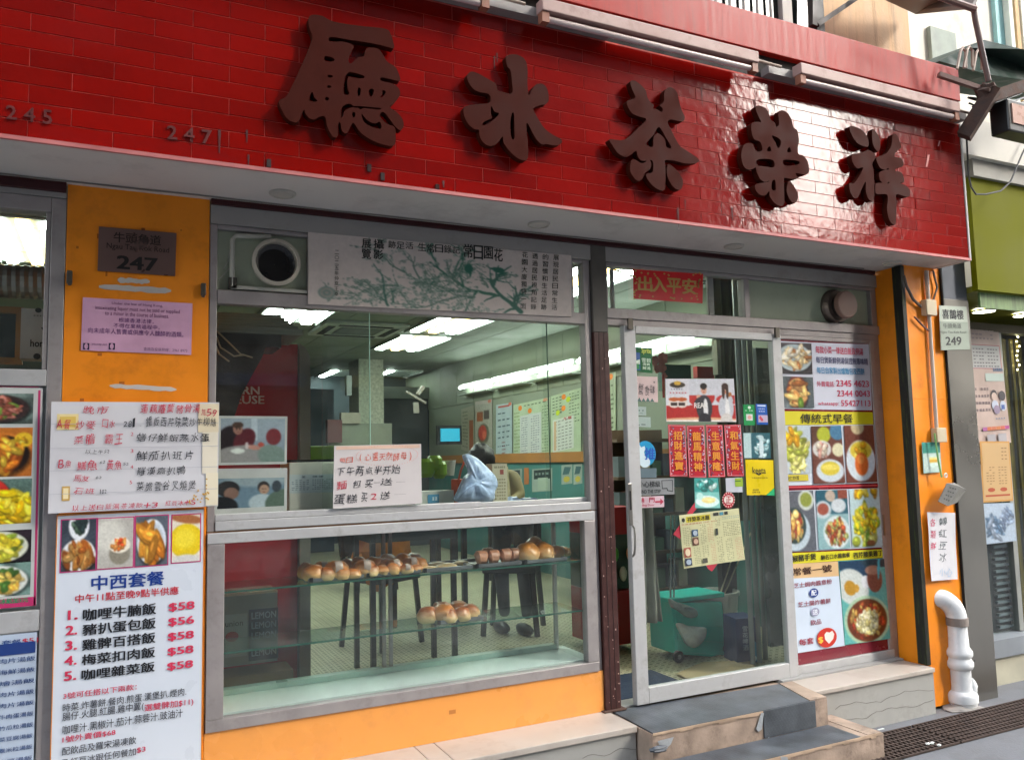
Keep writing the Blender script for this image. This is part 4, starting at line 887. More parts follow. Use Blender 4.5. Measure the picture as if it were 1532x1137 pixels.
hp = Y(943, 757, -.031); box('lock_plate', STEEL, hp.x-.012, hp.x+.012, -.0345, -.0305, hp.z-.10, hp.z+.12, dr, bevel=.002); box('lock_slot', BLACK, hp.x-.005, hp.x+.005, -.036, -.0346, hp.z-.02, hp.z+.08, dr)
for x in (2.51, 3.56):
    box('hanger', mat('dull_metal_clip', ''), x-.015, x+.015, -.045, -.031, 2.37, 2.43, dr)
fp = thing('menu_door_panel', 'fixed aluminium door panel to the right holding a big food poster', 'door', (4.0, 0, .398))
frame('stile', 3.597, 3.612, .42, 2.393, -.006, .04, m=ALUW, par=fp); frame('stile', 4.376, 4.417, .42, 2.393, -.006, .04, m=ALU, par=fp)
frame('bottom_rail', 3.597, 4.417, .398, .446, -.012, .04, m=ALUW, par=fp); frame('top_rail', 3.613, 4.375, 2.370, 2.393, -.006, .04, par=fp)
box('pane', mat('backing_panel', '#d8d8d8', .5), 3.612, 4.376, .004, .010, .446, 2.370, fp)
box('lock_plate', STEEL, 4.39, 4.405, -.0095, -.0061, 1.15, 1.28, fp)
ve = thing('exhaust_outlet', 'round metal exhaust hood with brown plastic cover above the menu poster', 'vent', Y(1257, 455, 0))
c = Y(1256, 458, -.02)
MB().lathe([(.112, .0), (.114, .012), (.108, .03), (.100, .045), (.098, .05), (.09, .05)], (c.x, .03, c.z), 'y', 36).build('flange', mat('dull_brown_metal', '#6e625a', .3, .6, var=.2), ve, smooth=False)
MB().lathe([(.080, .08), (.086, .085), (.086, .112), (.080, .118)], (c.x, .03, c.z), 'y', 36).build('cover', mat('brown_cover', '#8b6d60', .5, var=.12), ve)
MB().lathe([(.07, .03), (.07, .08)], (c.x, .03, c.z), 'y', 24).build('neck', mat('dark_neck', '#1f1a18', .4), ve)

# far left menu window
lw = thing('menu_window', 'aluminium window with dark interior at the left edge above the food menus', 'window', (-.55, 0, .6))
frame('right_jamb', -.243, -.19, .15, 2.784, -.004, .08, m=ALU, par=lw); frame('top_rail', -.95, -.244, 2.725, 2.784, -.004, .08, par=lw)
frame('middle_rail', -.95, -.244, 2.02, 2.085, -.004, .08, m=ALUW, par=lw); frame('middle_rail', -.95, -.244, 1.075, 1.155, -.004, .08, m=ALUW, par=lw)
box('pane', GLASS, -.95, -.244, .02, .025, 2.086, 2.724, lw)
frame('inner_bead', -.262, -.244, 2.086, 2.724, .002, .02, par=lw)
box('backing', mat('menu_backing', '#d0d4d4', .5), -.95, -.244, .03, .05, 1.156, 2.019, lw); box('backing', mat('menu_backing2', '#c8ccd0', .5), -.95, -.244, .03, .05, .15, 1.074, lw)

# ------------------------------------------------------------------ right side: steel pillar, pipe, conduit, drains
sx = Y(1407, 460, -.24).x; ex_ = Y(1446, 457, -.24).x
sp = thing('steel_pillar', 'stainless steel clad pillar carrying the white 249 plate', 'pillar', (4.95, -.2, GZ))
box('cladding', STEEL, 4.805, 5.045, -.24, .1, GZ, Y(1425, 448, -.24).z, sp, bevel=.003)
box('upper_box', mat('grey_upper_box', '#6c7078', .35, .3), 4.812, 5.04, -.235, .1, Y(1425, 448, -.24).z+.002, 3.0, sp)
box('dark_joint', DARK, 4.7985, 4.8045, -.236, -.1, GZ, 3.0, sp)
pl = thing('drain_pipe', 'white painted cast drain pipe with elbow and grey tape band', 'pipe', Z(1447, 1062, GZ))
py = -.33; c0 = Z(1447, 1058, GZ); cx_, cy_ = c0.x-.01, c0.y+.02
zz = lambda v, u=1440: Y(u, v, cy_).z
WP = mat('white_gloss_pipe_paint', '#d9dbdc', .3, var=.04, bump=.3, bscale=14, dirt='#a09a90', dirt_amt=.25, dscale=8)
zc1 = zz(925); R_ = .058
MB().lathe([(R_+.02, 0), (R_+.02, .03), (R_+.028, .035), (R_+.03, .075), (R_+.022, .09), (R_+.004, .10), (R_, .12), (R_, zz(1000)-GZ), (R_+.01, zz(998)-GZ), (R_+.018, zz(994)-GZ), (R_+.018, zz(988)-GZ), (R_+.008, zz(985)-GZ), (R_+.006, zz(982)-GZ), (R_+.017, zz(978)-GZ), (R_+.017, zz(972)-GZ), (R_, zz(966)-GZ), (R_-.004, zc1-GZ)], (cx_, cy_, GZ), 'z', 32).build('stack', WP, pl, smooth=True)
MB().blob((cx_+.05, cy_-.02, zz(1028)), (.03, .045, .065), seed=2, rough=.1).build('boss', WP, pl, smooth=True)
tp = Y(1418, 876, cy_+.05)
arc = []
for k in range(9):
    a_ = k/8*1.35; arc.append((cx_-.10*(1-math.cos(a_)), cy_+.06*(1-math.cos(a_)), zc1+.001+.13*math.sin(a_)))
arc.append((arc[-1][0]-.05, arc[-1][1]+.06, arc[-1][2]+.0))
MB().tube(arc, [R_+.001]*8+[R_-.002, R_-.004], 28).build('elbow', WP, pl, smooth=True)
MB().lathe([(R_+.002, -.035), (R_+.006, -.033), (R_+.006, .013), (R_+.002, .015)], (cx_, cy_, zc1), 'z', 28).build('tape_band', mat('grey_brown_tape', '#7d736c', .6, var=.2, bump=.5), pl)
MB().blob((cx_-.02, cy_, GZ), (.14, .10, .03), seed=8, rough=.25).build('mortar_collar', mat('rough_mortar', '#8d8984', .9, var=.2, bump=.8), pl, smooth=True)
cdt = thing('electric_conduit', 'white conduit with two junction boxes on the narrow orange pillar', 'conduit', Y(1400, 640, RY))
k_ = lambda u, v, y=RY-.018: Y(u, v, y)
MB().tube([k_(1386, 405), k_(1389, 455)], .013, 10).build('tube', mat('cream_conduit', '#b8aca0', .5), cdt); MB().tube([k_(1390, 472), k_(1401, 640)], .012, 10).build('tube', mat('cream_conduit', ''), cdt)
for u, v, a_, b_ in ((1389, 461, .05, .05), (1404, 651, .048, .045)):
    q_ = k_(u, v); box('junction_box', mat('cream_box', '#c3b69b', .55, dirt='#7a6850', dirt_amt=.4), q_.x-a_, q_.x+a_*.9, RY-.045, RY-.001, q_.z-b_, q_.z+b_, cdt, bevel=.004)
MB().tube([k_(1352, 412), k_(1356, 428), k_(1366, 448), k_(1378, 459)], .009, 8).build('flex_hose', mat('grey_flex', '#5f564e', .6), cdt, smooth=True)
MB().tube([k_(1396, 405), k_(1402, 430), k_(1396, 450)], .007, 8).build('flex_hose', mat('grey_flex', ''), cdt, smooth=True)
MB().tube([k_(1368, 474), k_(1381, 488), k_(1391, 496)], .006, 8).build('loose_hook', mat('rusted_rail', ''), cdt)
MB().tube([k_(1398, 648, RY-.05), k_(1404, 690, RY-.05), k_(1409, 714, RY-.055)], .006, 6).build('green_string', mat('green_string', '#7fb06a', .8), cdt)
def ring(c, r, t, n=16): return [(c[0]+r*math.cos(2*math.pi*k/n), c[1], c[2]+r*math.sin(2*math.pi*k/n)) for k in range(n+1)]
MB().tube(ring(k_(1415, 711, RY-.06), .012, 0), .004, 6).build('ring', PLASW, cdt)
bx = thing('crumpled_note_box', 'grey folded paper block with printed characters hanging from a string', 'paper', k_(1424, 755))
c8 = [Y(1403, 750, -.28), Y(1418, 757, -.30), Y(1432, 752, -.28), Y(1424, 742, -.25), Y(1416, 723, -.28), Y(1436, 728, -.31), Y(1446, 732, -.27), Y(1428, 722, -.25)]
MB().hexa(c8).build('block', mat('grey_paper_block', '#74736e', .8, var=.2, scale=14, bump=.4), bx)
s = Sheet('x', 'x', 'x', [c8[4]+Vector((0, -.006, 0)), c8[5]+Vector((0, -.006, 0)), c8[1]+Vector((0, -.006, 0)), c8[0]+Vector((0, -.006, 0))], FR, mat('grey_paper_block', ''), parent=bx, part='printed_face', th=.001)
for k in range(4): s.scrawl(.25, .12+.2*k, .85, .22+.2*k, '#26282a', 3)
s.done()
grs = thing('drain_grate', 'rusty iron drain grating in two sections on the pavement', 'drain', Z(1430, 1105, GZ))
gx0, gx1 = 3.45, 6.6; gy0, gy1 = -.66, -.36
box('trench', DARK, gx0, gx1, gy0, gy1, GZ+.0005, GZ+.002, grs)
for (a_, b_) in ((3.1, Z(1428, 1110, GZ).x), (Z(1428, 1110, GZ).x+.012, 6.6)):
    mb = MB(); x = a_
    while x < b_: mb.box(x, x+.009, gy0, gy1, GZ+.003, GZ+.012); x += .032
    y = gy0
    while y <= gy1+.001: mb.box(a_, b_, y-.004, y+.004, GZ+.0045, GZ+.0135); y += .0375
    mb.build('grating', IRON, grs, kind='stuff')
for k, (u, v) in enumerate(((1395, 1111), (1405, 1114), (1388, 1112))):
    MB().blob(Z(u, v, GZ+.02), (.012, .01, .006), (8, 5), .4, k).build('litter', mat('white_scrap', '#d8dcd8', .6), label=['larger white scrap on the drain grating', 'small white scrap beside the larger one on the grating', 'tiny pale scrap at the left of the litter on the grating'][k], cat='litter')
box('paper_strip', mat('white_scrap', ''), Z(1308, 1090, GZ).x, Z(1320, 1089, GZ).x, -.30, -.29, GZ, GZ+.003, label='thin white paper strip on the pavement below the marble facing', cat='litter')

# ------------------------------------------------------------------ interior shell
FLZ, CLZ, RX, LX, BY = .392, 3.05, 4.40, -2.2, 9.4
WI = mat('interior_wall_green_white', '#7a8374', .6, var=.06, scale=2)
box('interior_floor', MOSAIC, LX, RX, .001, BY, FLZ-.2, FLZ-.001, kind='structure')
ceil = box('interior_ceiling', mat('ceiling_core', '#8a8f88', .8), LX-.1, RX+.1, .02, BY, CLZ+.015, CLZ+.2, kind='structure')
CP = mat('ceiling_panel', '#6f776c', .7, var=.05, scale=3)
_cm = None
for i in range(11):
    for j in range(8):
        x0 = RX-.6*(i+1); y0 = .05+1.17*j
        if x0 < LX-.01: continue
        if _cm is None:
            mb = MB().box(-.296, .296, -.581, .581, 0, .014); o = mb.build('ceiling_panel', CP, ceil); _cm = o.data
        else: o = bpy.data.objects.new('ceiling_panel', _cm); COL.objects.link(o); o.parent = ceil
        o.location = Vector((x0+.3, y0+.585, CLZ))-WLOC['interior_ceiling']
box('right_wall', WI, RX, RX+.065, .101, BY, FLZ, CLZ, kind='structure')
box('left_wall', WI, LX-.1, LX, .001, BY, FLZ, CLZ, kind='structure')
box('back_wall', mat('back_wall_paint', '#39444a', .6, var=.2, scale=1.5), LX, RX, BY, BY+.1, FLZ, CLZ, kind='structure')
rwp = thing('wall_cladding', 'pale green panels along the upper right interior wall', 'wall panels', (RX-.01, 4, 2.8))
for j in range(14): box('panel', mat('clad_panel', '#78816f', .55, var=.06), RX-.012, RX-.0005, .30+.62*j, .30+.62*j+.612, 2.45, CLZ-.002, rwp)
tw = thing('wall_cladding', 'teal painted wainscot under the wooden rail on the right interior wall', 'wall panels', (RX-.01, 4, .4))
box('panel', mat('teal_wainscot', '#3f7472', .5, var=.08), RX-.014, RX-.0005, .12, 9.3, FLZ, 1.62, tw)
rl = thing('wooden_rail', 'brown wooden rail running along the right interior wall under the menus', 'rail', (RX-.02, 4, 1.62))
box('rail', mat('brown_rail_wood', '#9a6a38', .5, var=.15, scale=4), RX-.04, RX-.015, .12, 9.3, 1.625, 1.735, rl)
pc_ = thing('column', 'speckled grey column in the middle of the dining room', 'column', (2.6, 7.2, FLZ))
a_, b_ = Y(537, 600, 7.0).x, Y(574, 600, 7.0).x
box('shaft', mat('speckled_stone', '#8f9384', .6, var=.3, scale=30), a_, b_, 7.0, 7.5, FLZ, CLZ, pc_)
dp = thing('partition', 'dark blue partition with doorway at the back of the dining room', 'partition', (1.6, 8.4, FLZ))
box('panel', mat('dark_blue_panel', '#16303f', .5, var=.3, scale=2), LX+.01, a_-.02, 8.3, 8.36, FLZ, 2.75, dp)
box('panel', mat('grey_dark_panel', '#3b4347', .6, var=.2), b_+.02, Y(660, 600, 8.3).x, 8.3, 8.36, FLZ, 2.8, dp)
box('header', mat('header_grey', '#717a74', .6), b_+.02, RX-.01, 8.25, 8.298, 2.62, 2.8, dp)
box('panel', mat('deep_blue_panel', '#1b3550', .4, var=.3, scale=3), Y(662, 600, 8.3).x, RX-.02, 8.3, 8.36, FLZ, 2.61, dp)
# ceiling troffers with three tubes
TW_, TY_ = emat('lit_tube_white', '#f0fff6', 5.6), emat('lit_tube_warm', '#ffd98c', 2.2)
def troffer(x, y, w_, l_, lab, on=(1, 1, 1), warm=1):
    r = thing('ceiling_troffer', lab, 'ceiling light', (x, y, CLZ-.02), 'recessed three tube ceiling lights')
    box('reflector', mat('troffer_reflector', '#dfe6e0', .3), x-w_/2, x+w_/2, y-l_/2, y+l_/2, CLZ-.012, CLZ-.002, r)
    for k in (-1, 0, 1):
        if not on[k+1]: continue
        MB().box(x+k*w_*.33-w_*.075, x+k*w_*.33+w_*.075, y-l_/2+.03, y+l_/2-.03, CLZ-.03, CLZ-.0125).build('tube', TY_ if (k == 0 and warm) else TW_, r)
    for k in (-.5, .5): box('edge', mat('troffer_edge', '#8c938c', .5), x+k*w_-.008, x+k*w_+.008, y-l_/2, y+l_/2, CLZ-.035, CLZ-.0125, r)
p = Z(612, 512, CLZ); troffer(p.x, p.y, .60, 1.15, 'three tube ceiling light left of the other, seen through the middle pane')
p = Z(681, 480, CLZ); troffer(p.x, p.y+.1, .60, 1.15, 'three tube ceiling light nearest the window top, right of the other')
p = Z(520, 558, CLZ); troffer(p.x-.1, p.y, .60, .95, 'dim ceiling light far back beside the red cooler', (1, 0, 0), 0)
p = Z(600, 558, CLZ); troffer(p.x-.1, p.y, .60, .95, 'dim ceiling light far back in front of the speckled column', (1, 0, 0), 0)
p = Z(460, 466, CLZ); troffer(p.x-.1, p.y, .60, 1.15, 'ceiling light partly hidden above the red cooler', (1, 1, 1), 0)
troffer(3.2, 1.6, .6, 1.15, 'added unseen ceiling light just inside the glass door')  # extra troffer with no visible counterpart, added for light near the door
p = Z(40, 345, CLZ); troffer(p.x, p.y+.25, .42, 1.1, 'ceiling light seen through the far left menu window', (1, 1, 1), 1)
# tube row on the right wall
n_ = 0
ys = [X(u, v, RX-.12).y for u, v in ((687, 592), (731, 578), (785, 563), (858, 544))]
seg = [(ys[0], ys[1]+.03), (ys[1]-.04, ys[2]+.03), (ys[2]-.04, ys[3]+.03), (ys[3]-.06, 2.75), (2.65, 1.55)]
names = ['farthest lit wall tube at the left end of the row', 'lit wall tube second from the far end', 'lit wall tube third from the far end, ending at the window jamb', 'lit wall tube crossing behind the maroon post', 'nearest lit wall tube seen through the top of the door']
for (ya, yb), lab in zip(seg, names):
    r = thing('wall_tube_light', lab, 'tube lamp', (RX-.06, (ya+yb)/2, 2.62), 'lit tubes along the right interior wall')
    box('housing', mat('white_housing', '#c8cec6', .4), RX-.10, RX-.0125, yb, ya, 2.66, 2.70, r)
    MB().tube([(RX-.12, yb+.03, 2.655), (RX-.12, ya-.03, 2.655)], .019, 10).build('tube', emat('lit_wall_tube', '#f4fff8', 5.0), r)
    box('reflector_strip', mat('strip_shelf', '#9aa39a', .3), RX-.14, RX-.0125, yb, ya, 2.545, 2.56, r)
# ceiling cassette
ca = thing('ceiling_air_conditioner', 'grey cassette air conditioner in the ceiling', 'air conditioner', Z(540, 498, CLZ-.03))
p0, p1 = Z(466, 507, CLZ-.04), Z(608, 486, CLZ-.04); ymid = (p0.y+p1.y)/2
cx0 = Z(535, 496, CLZ-.04); X0, X1, Y0, Y1 = cx0.x-.42, cx0.x+.42, cx0.y-.42, cx0.y+.42
box('panel', mat('cassette_grey', '#9aa29a', .5), X0, X1, Y0, Y1, CLZ-.04, CLZ-.002, ca, bevel=.01)
box('grille', mat('cassette_grille', '#4c534e', .6), X0+.2, X1-.2, Y0+.2, Y1-.2, CLZ-.046, CLZ-.0405, ca)
for a_ in ((X0+.06, X0+.13, Y0+.15, Y1-.15), (X1-.13, X1-.06, Y0+.15, Y1-.15), (X0+.15, X1-.15, Y0+.06, Y0+.13), (X0+.15, X1-.15, Y1-.13, Y1-.06)):
    box('slot', DARK, a_[0], a_[1], a_[2], a_[3], CLZ-.0455, CLZ-.0405, ca)

# ------------------------------------------------------------------ cooler, air curtain, boxes behind the glass at the left
RC = mat('red_cooler_print', '#a51c24', .35, var=.08, scale=2); CY = .85
ck = thing('drinks_cooler', 'tall red drinks cooler with rounded grey door edge and white words', 'cooler', (.6, 1.1, FLZ))
cr = Y(447, 600, CY).x; ctop = Y(440, 514, CY).z
box('body', RC, .05, cr, CY+.03, CY+.6, FLZ+.1, ctop, ck)
s = Sheet('x', 'x', 'x', [Vector((.06, CY+.028, ctop-.01)), Vector((cr-.005, CY+.028, ctop-.01)), Vector((cr-.005, CY+.028, FLZ+.15)), Vector((.06, CY+.028, FLZ+.15))], FR, RC, parent=ck, part='front')
def sl(sh, u, v):   # picture position on a sheet -> local
    d = _ray(u, v); n_ = sh.n; t = (sh.c[0]-CAM).dot(n_)/d.dot(n_); p = CAM+d*t
    ex1 = sh.c[1]-sh.c[0]; ey1 = sh.c[3]-sh.c[0]; return ((p-sh.c[0]).dot(ex1)/ex1.length_squared, (p-sh.c[0]).dot(ey1)/ey1.length_squared)
def stext(sh, st, u0, v0, u1, v1, col, off=0, hand=0):
    uc, vc = (u0+u1)/2, (v0+v1)/2; m0 = sl(sh, uc, vc); pa, pb = PX(sh.P(m0[0]-.02, m0[1])), PX(sh.P(m0[0]+.02, m0[1]))
    m = (pb[1]-pa[1])/(pb[0]-pa[0]); w_ = abs(u1-u0); h_ = max((v1-v0)*.45, (v1-v0)-(abs(m)*w_*(.62 if m < 0 else .12)))
    a = sl(sh, u0, vc-m*w_/2); b = sl(sh, u1, vc+m*w_/2); t0 = sl(sh, uc, vc-h_/2)[1]; t1 = sl(sh, uc, vc+h_/2)[1]
    sh.text(st, a[0], t0, b[0], t1, col, off, hand)
stext(s, 'RETURN', 314, 578, 388, 590, '#d8c8c4', .02); stext(s, 'REUSE', 340, 592, 395, 604, '#d8c8c4', .02); s.done()
mb = MB(); prof = [(cr+.004, FLZ+.1), (Y(464, 600, CY).x, FLZ+.1), (Y(464, 600, CY).x, ctop-.13), (Y(462, 600, CY).x, ctop-.06), (Y(456, 600, CY).x, ctop-.02), (cr+.004, ctop-.0)]
F_ = [(x, CY-.01, z) for x, z in prof]; B_ = [(x, CY+.6, z) for x, z in prof]; mb.poly(F_[::-1]); mb.poly(B_)
for k in range(6): mb.quad(F_[k], F_[(k+1) % 6], B_[(k+1) % 6], B_[k])
mb.build('door_edge', mat('warm_grey_edge', '#77756c', .4), ck)
ac = thing('air_curtain', 'grey slatted air curtain box above the cooler', 'air curtain', Y(390, 485, .35))
a0, a1 = Y(323, 462, .35), Y(452, 503, .35)
for k in range(6): box('slat', mat('air_slat', '#8e948a', .5), a0.x, a1.x-.012*k, .34+.05*k, .38+.05*k, a1.z+.022*k+.02, a1.z+.022*k+.032, ac)
box('housing', mat('air_housing', '#7e847a', .5), a0.x, a1.x, .33, .7, a1.z-.0, a1.z+.018, ac)
box('black_box', BLACK, a0.x, Y(420, 515, .35).x, .33, .6, Y(420, 520, .33).z, a1.z-.002, ac)
dk_ = thing('shadow_shape', 'added black sheet for a diagonal shadowy shape, and pale cords hanging in the window corner', 'sheet', Y(345, 580, .3))  # black sheet stands for a diagonal shadowy shape and covers some lettering
pts = [Y(u, v, .3) for u, v in ((323, 515), (400, 515), (392, 535), (378, 560), (362, 590), (350, 625), (323, 625))]
mb = MB(); mb.poly(pts); mb.poly([p+Vector((0, .12, 0)) for p in pts][::-1])
for k in range(7): mb.quad(pts[k], pts[(k+1) % 7], pts[(k+1) % 7]+Vector((0, .12, 0)), pts[k]+Vector((0, .12, 0)))
mb.build('sheet', mat('black_shadow_sheet', '#120c0c', .7, bump=.4), dk_)
for seq in (((322, 500), (330, 520), (350, 533), (366, 531)), ((324, 495), (345, 515), (360, 530), (378, 535)), ((320, 510), (328, 530), (343, 541))):
    MB().tube([Y(u, v, .27) for u, v in seq], .004, 6).build('cord', mat('pale_cord', '#9c8f76', .6), dk_, smooth=True)

# things standing on top of the case
TPZ = 1.405
def movieprint(im_kind):
    im = canvas(64, 46, '#8e9aa8')
    if im_kind == 0:
        ell(im, .5, .2, .7, .3, '#a3adba', 0, .6); rct(im, .48, 0, .56, .5, '#c3ccd6')
        ell(im, .16, .55, .22, .38, '#221418'); ell(im, .36, .5, .16, .28, '#5c1420', .3); ell(im, .26, .24, .075, .13, '#a87868'); ell(im, .26, .15, .085, .07, '#4a3226'); ell(im, .245, .24, .01, .016, '#2a1a18', 0, .3); ell(im, .285, .24, .01, .016, '#2a1a18', 0, .3); ell(im, .268, .31, .02, .012, '#7c4840', 0, .3)
        ell(im, .45, .9, .6, .3, '#9a9494', 0, .1); ell(im, .26, .74, .11, .06, '#e8e8e4'); ell(im, .5, .66, .12, .05, '#c88878', .3); ell(im, .4, .62, .03, .08, '#d8c8c8')
        ell(im, .82, .42, .12, .19, '#7a2028'); ell(im, .8, .86, .22, .26, '#7e8f88', -.4); ell(im, .62, .6, .05, .05, '#c04838')
    else:
        im = canvas(64, 46, '#6f8698'); ell(im, .6, .1, .5, .2, '#9aa8b0', 0, .5); ell(im, .15, .35, .17, .26, '#1e1a1c'); ell(im, .2, .5, .11, .2, '#8a6658'); ell(im, .05, .95, .25, .35, '#0e0e12')
        ell(im, .68, .32, .09, .2, '#2a2220'); ell(im, .69, .4, .075, .17, '#b89078'); ell(im, .67, .38, .01, .018, '#241a18', 0, .3); ell(im, .71, .38, .01, .018, '#241a18', 0, .3); ell(im, .69, .48, .02, .012, '#7c4840', 0, .3); ell(im, .66, .85, .2, .3, '#b8c4cc'); ell(im, .92, .8, .2, .4, '#56685a', .2); ell(im, .88, .3, .07, .2, '#384048')
    return grain(im, .02)
s = Sheet('photo_print', 'glossy photo of a man in a dark jacket dining, upper one in the window corner', 'photo', rectc(326, 622, 430, 623, 429, 694, 326, 696, .034), FR, mat('photo_paper', '#c9c6c4', .4), group='photos stuck inside the window'); s.photo(.04, .05, .965, .95, movieprint(0)); s.done()
s = Sheet('photo_print', 'glossy photo of a young man facing the camera, lower one in the window corner', 'photo', rectc(322, 701, 430, 700, 429, 764, 320, 770, .034), FR, mat('photo_paper', ''), group='photos stuck inside the window'); s.photo(.04, .22, .96, .88, movieprint(1)); s.done()
wb = thing('white_appliance', 'white counter appliance with a printed instruction label beside the photos', 'appliance', Y(470, 740, .12))
a0, a1 = Y(431, 692, .12), Y(512, 765, .12)
box('body', mat('cream_appliance', '#bdbcb0', .4, dirt='#8a8474', dirt_amt=.3), a0.x, a1.x+.06, .10, .32, TPZ+.001, a0.z, wb, bevel=.006)
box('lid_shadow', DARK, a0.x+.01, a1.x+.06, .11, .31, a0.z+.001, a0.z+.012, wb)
s = Sheet('x', 'x', 'x', rectc(433, 710, 500, 709, 500, 736, 433, 738, .097), FR, mat('label_blue_white', '#aeb8bc', .4), parent=wb, part='label', th=.001)
s.scrawl(.15, .05, .38, .22, '#5b6670', 2); s.scrawl(.5, .04, .9, .2, '#5b6670', 3)
for k in range(6): s.scrawl(.04, .28+.1*k, .45, .35+.1*k, '#5b6670', 5); s.scrawl(.5, .26+.1*k, .97, .33+.1*k, '#5b6670', 9)
s.done()
# orange shopping bag, blue plastic bag, carton with paper, white box
ob = thing('shopping_bag', 'orange red shopping bag with handles behind the blue plastic bag', 'bag', Y(700, 740, .27))
a0, a1 = Y(682, 717, .26), Y(722, 750, .26)
box('body', mat('orange_red_bag', '#cf4f24', .6, var=.06), a0.x, a1.x, .24, .33, TPZ+.001, a0.z, ob, bevel=.004)
MB().tube([Y(u, v, .25) for u, v in ((686, 718), (690, 702), (695, 690), (700, 690), (704, 700), (712, 718))], .006, 6).build('handle', mat('orange_red_bag', ''), ob, smooth=True)
MB().tube([Y(u, v, .29) for u, v in ((692, 700), (695, 687), (700, 690), (702, 704))], .004, 6).build('handle', mat('pale_cord', ''), ob, smooth=True)
def plastic_bag(name, lab, pts, y0, depth, m, cat='bag'):
    cx = sum(p[0] for p in pts)/len(pts); cy = sum(p[1] for p in pts)/len(pts); mb = MB(); N = 36
    P = catmull(pts, 5); n = len(P); rings = []
    for k, f in enumerate((1, .93, .75, .5, .2)):
        i = len(mb.v)
        for j, (u, v) in enumerate(P):
            uu, vv = cx+(u-cx)*f, cy+(v-cy)*f; bul = depth*(1-f**2)**.5*(1+.5*noise.noise(Vector((uu*.12, vv*.12, k*.4))))+.012*noise.noise(Vector((uu*.3, vv*.3, 2)))
            q_ = Y(uu, vv, y0-bul); mb.v.append(tuple(q_))
        rings.append(i)
    for a_, b_ in zip(rings, rings[1:]):
        for j in range(n): mb.f.append((a_+j, a_+(j+1) % n, b_+(j+1) % n, b_+j))
    mb.f.append(tuple(range(rings[-1], rings[-1]+n)))
    i = len(mb.v)
    for u, v in P: mb.v.append(tuple(Y(cx+(u-cx)*.98, cy+(v-cy)*.98, y0)+Vector((0, depth*.8, 0))))
    for j in range(n): mb.f.append((rings[0]+(j+1) % n, rings[0]+j, i+j, i+(j+1) % n))
    mb.f.append(tuple(range(i, i+n)))
    return mb.build(name, m, label=lab, cat=cat, smooth='all')
BAGM = mat('pale_blue_plastic', '#bcd2f4', .25, var=.12, scale=30, bump=1.0, bscale=25)
plastic_bag('plastic_bag', 'pale blue knotted plastic bag standing on the bread case', [(683, 750), (688, 735), (697, 715), (704, 705), (696, 680), (712, 684), (728, 698), (741, 712), (745, 725), (741, 735), (737, 750), (710, 752)], .17, .055, BAGM)
pk = thing('paper_carton', 'cream printed carton with rolled newspaper behind the blue plastic bag', 'carton', Y(745, 745, .3))
a0, a1 = Y(734, 694, .28), Y(757, 748, .28)
box('carton', mat('cream_print', '#c9c2a6', .6), a0.x, a1.x, .26, .34, TPZ+.001, a0.z, pk)
s = Sheet('x', 'x', 'x', [Vector((a0.x, .258, a0.z)), Vector((a1.x, .258, a0.z)), Vector((a1.x, .258, TPZ)), Vector((a0.x, .258, TPZ))], FR, mat('cream_print', ''), parent=pk, part='printed_face', th=.001)
for k in range(10): s.scrawl(.1, .3+.065*k, .9, .345+.065*k, '#6c6a50', 5)
s.rect(.5, .12, .75, .22, '#9a5048'); s.scrawl(.1, .04, .9, .1, '#5c5a48', 6); s.done()
MB().tube([(a1.x+.02, .31, TPZ+.01), (a1.x-.0, .31, a0.z-.02)], .028, 12).build('rolled_newspaper', mat('newsprint', '#a8a078', .8, var=.3, scale=20), pk)
wbx = thing('paper_box', 'white box with a blue sticker standing left of the orange bag', 'box', Y(655, 745, .3))
a0, a1 = Y(628, 735, .26), Y(678, 752, .26)
box('box', mat('white_carton', '#c2c8c0', .6), a0.x, a1.x, .25, .33, TPZ+.001, a0.z, wbx)
s = Sheet('x', 'x', 'x', rectc(640, 740, 657, 739, 657, 752, 640, 753, .247), FR, mat('blue_sticker', '#4b8fb4', .4), parent=wbx, part='sticker', th=.001); s.scrawl(.1, .2, .9, .8, '#d8e8ee', 3); s.done()
MB().blob(Y(690+73, 748, .3)+Vector((0, 0, 0)), (.045, .03, .02), seed=12, rough=.5).build('crumpled_bag', BAGM, label='small crumpled blue plastic scrap to the right of the cream carton', cat='bag', smooth=True)
MB().blob(Y(790, 748, .3), (.06, .03, .012), seed=14, rough=.4).build('crumpled_bag', BAGM, label='flat crumpled pale plastic scrap furthest right on the bread case', cat='bag', smooth=True)

# ------------------------------------------------------------------ kitchen counter bits deeper inside
GC = mat('lime_green_plastic', '#7fae22', .35)
for k, (u, v, r) in enumerate(((638, 700, .055), (650, 694, .05), (657, 703, .05))):
    p = Y(u, v, 1.3); MB().lathe([(r*.6, -r*1.1), (r, -r*.6), (r, r*.7), (r*.7, r*1.1)], p, 'z', 14).build('green_container', GC, label=['leftmost lime green plastic container seen by the paper notice', 'upper lime green plastic container in the middle', 'right lime green plastic container beside the white cup'][k], cat='container', group='lime green containers')
p = Y(671, 700, 1.35); MB().lathe([(.035, -.05), (.05, .05)], p, 'z', 14).build('white_cup', PLASW, label='white cup right of the lime green containers', cat='cup')
sv = thing('kitchen_counter', 'dark kitchen counter with a steel rail in the middle of the shop', 'counter', (1.9, 1.4, FLZ))
box('top', mat('counter_top', '#4d5250', .3, .5), 1.35, 2.0, 1.1, 1.6, 1.44, 1.47, sv); box('base', mat('counter_base', '#22272a', .5), 1.4, 1.95, 1.15, 1.55, 1.20, 1.439, sv)
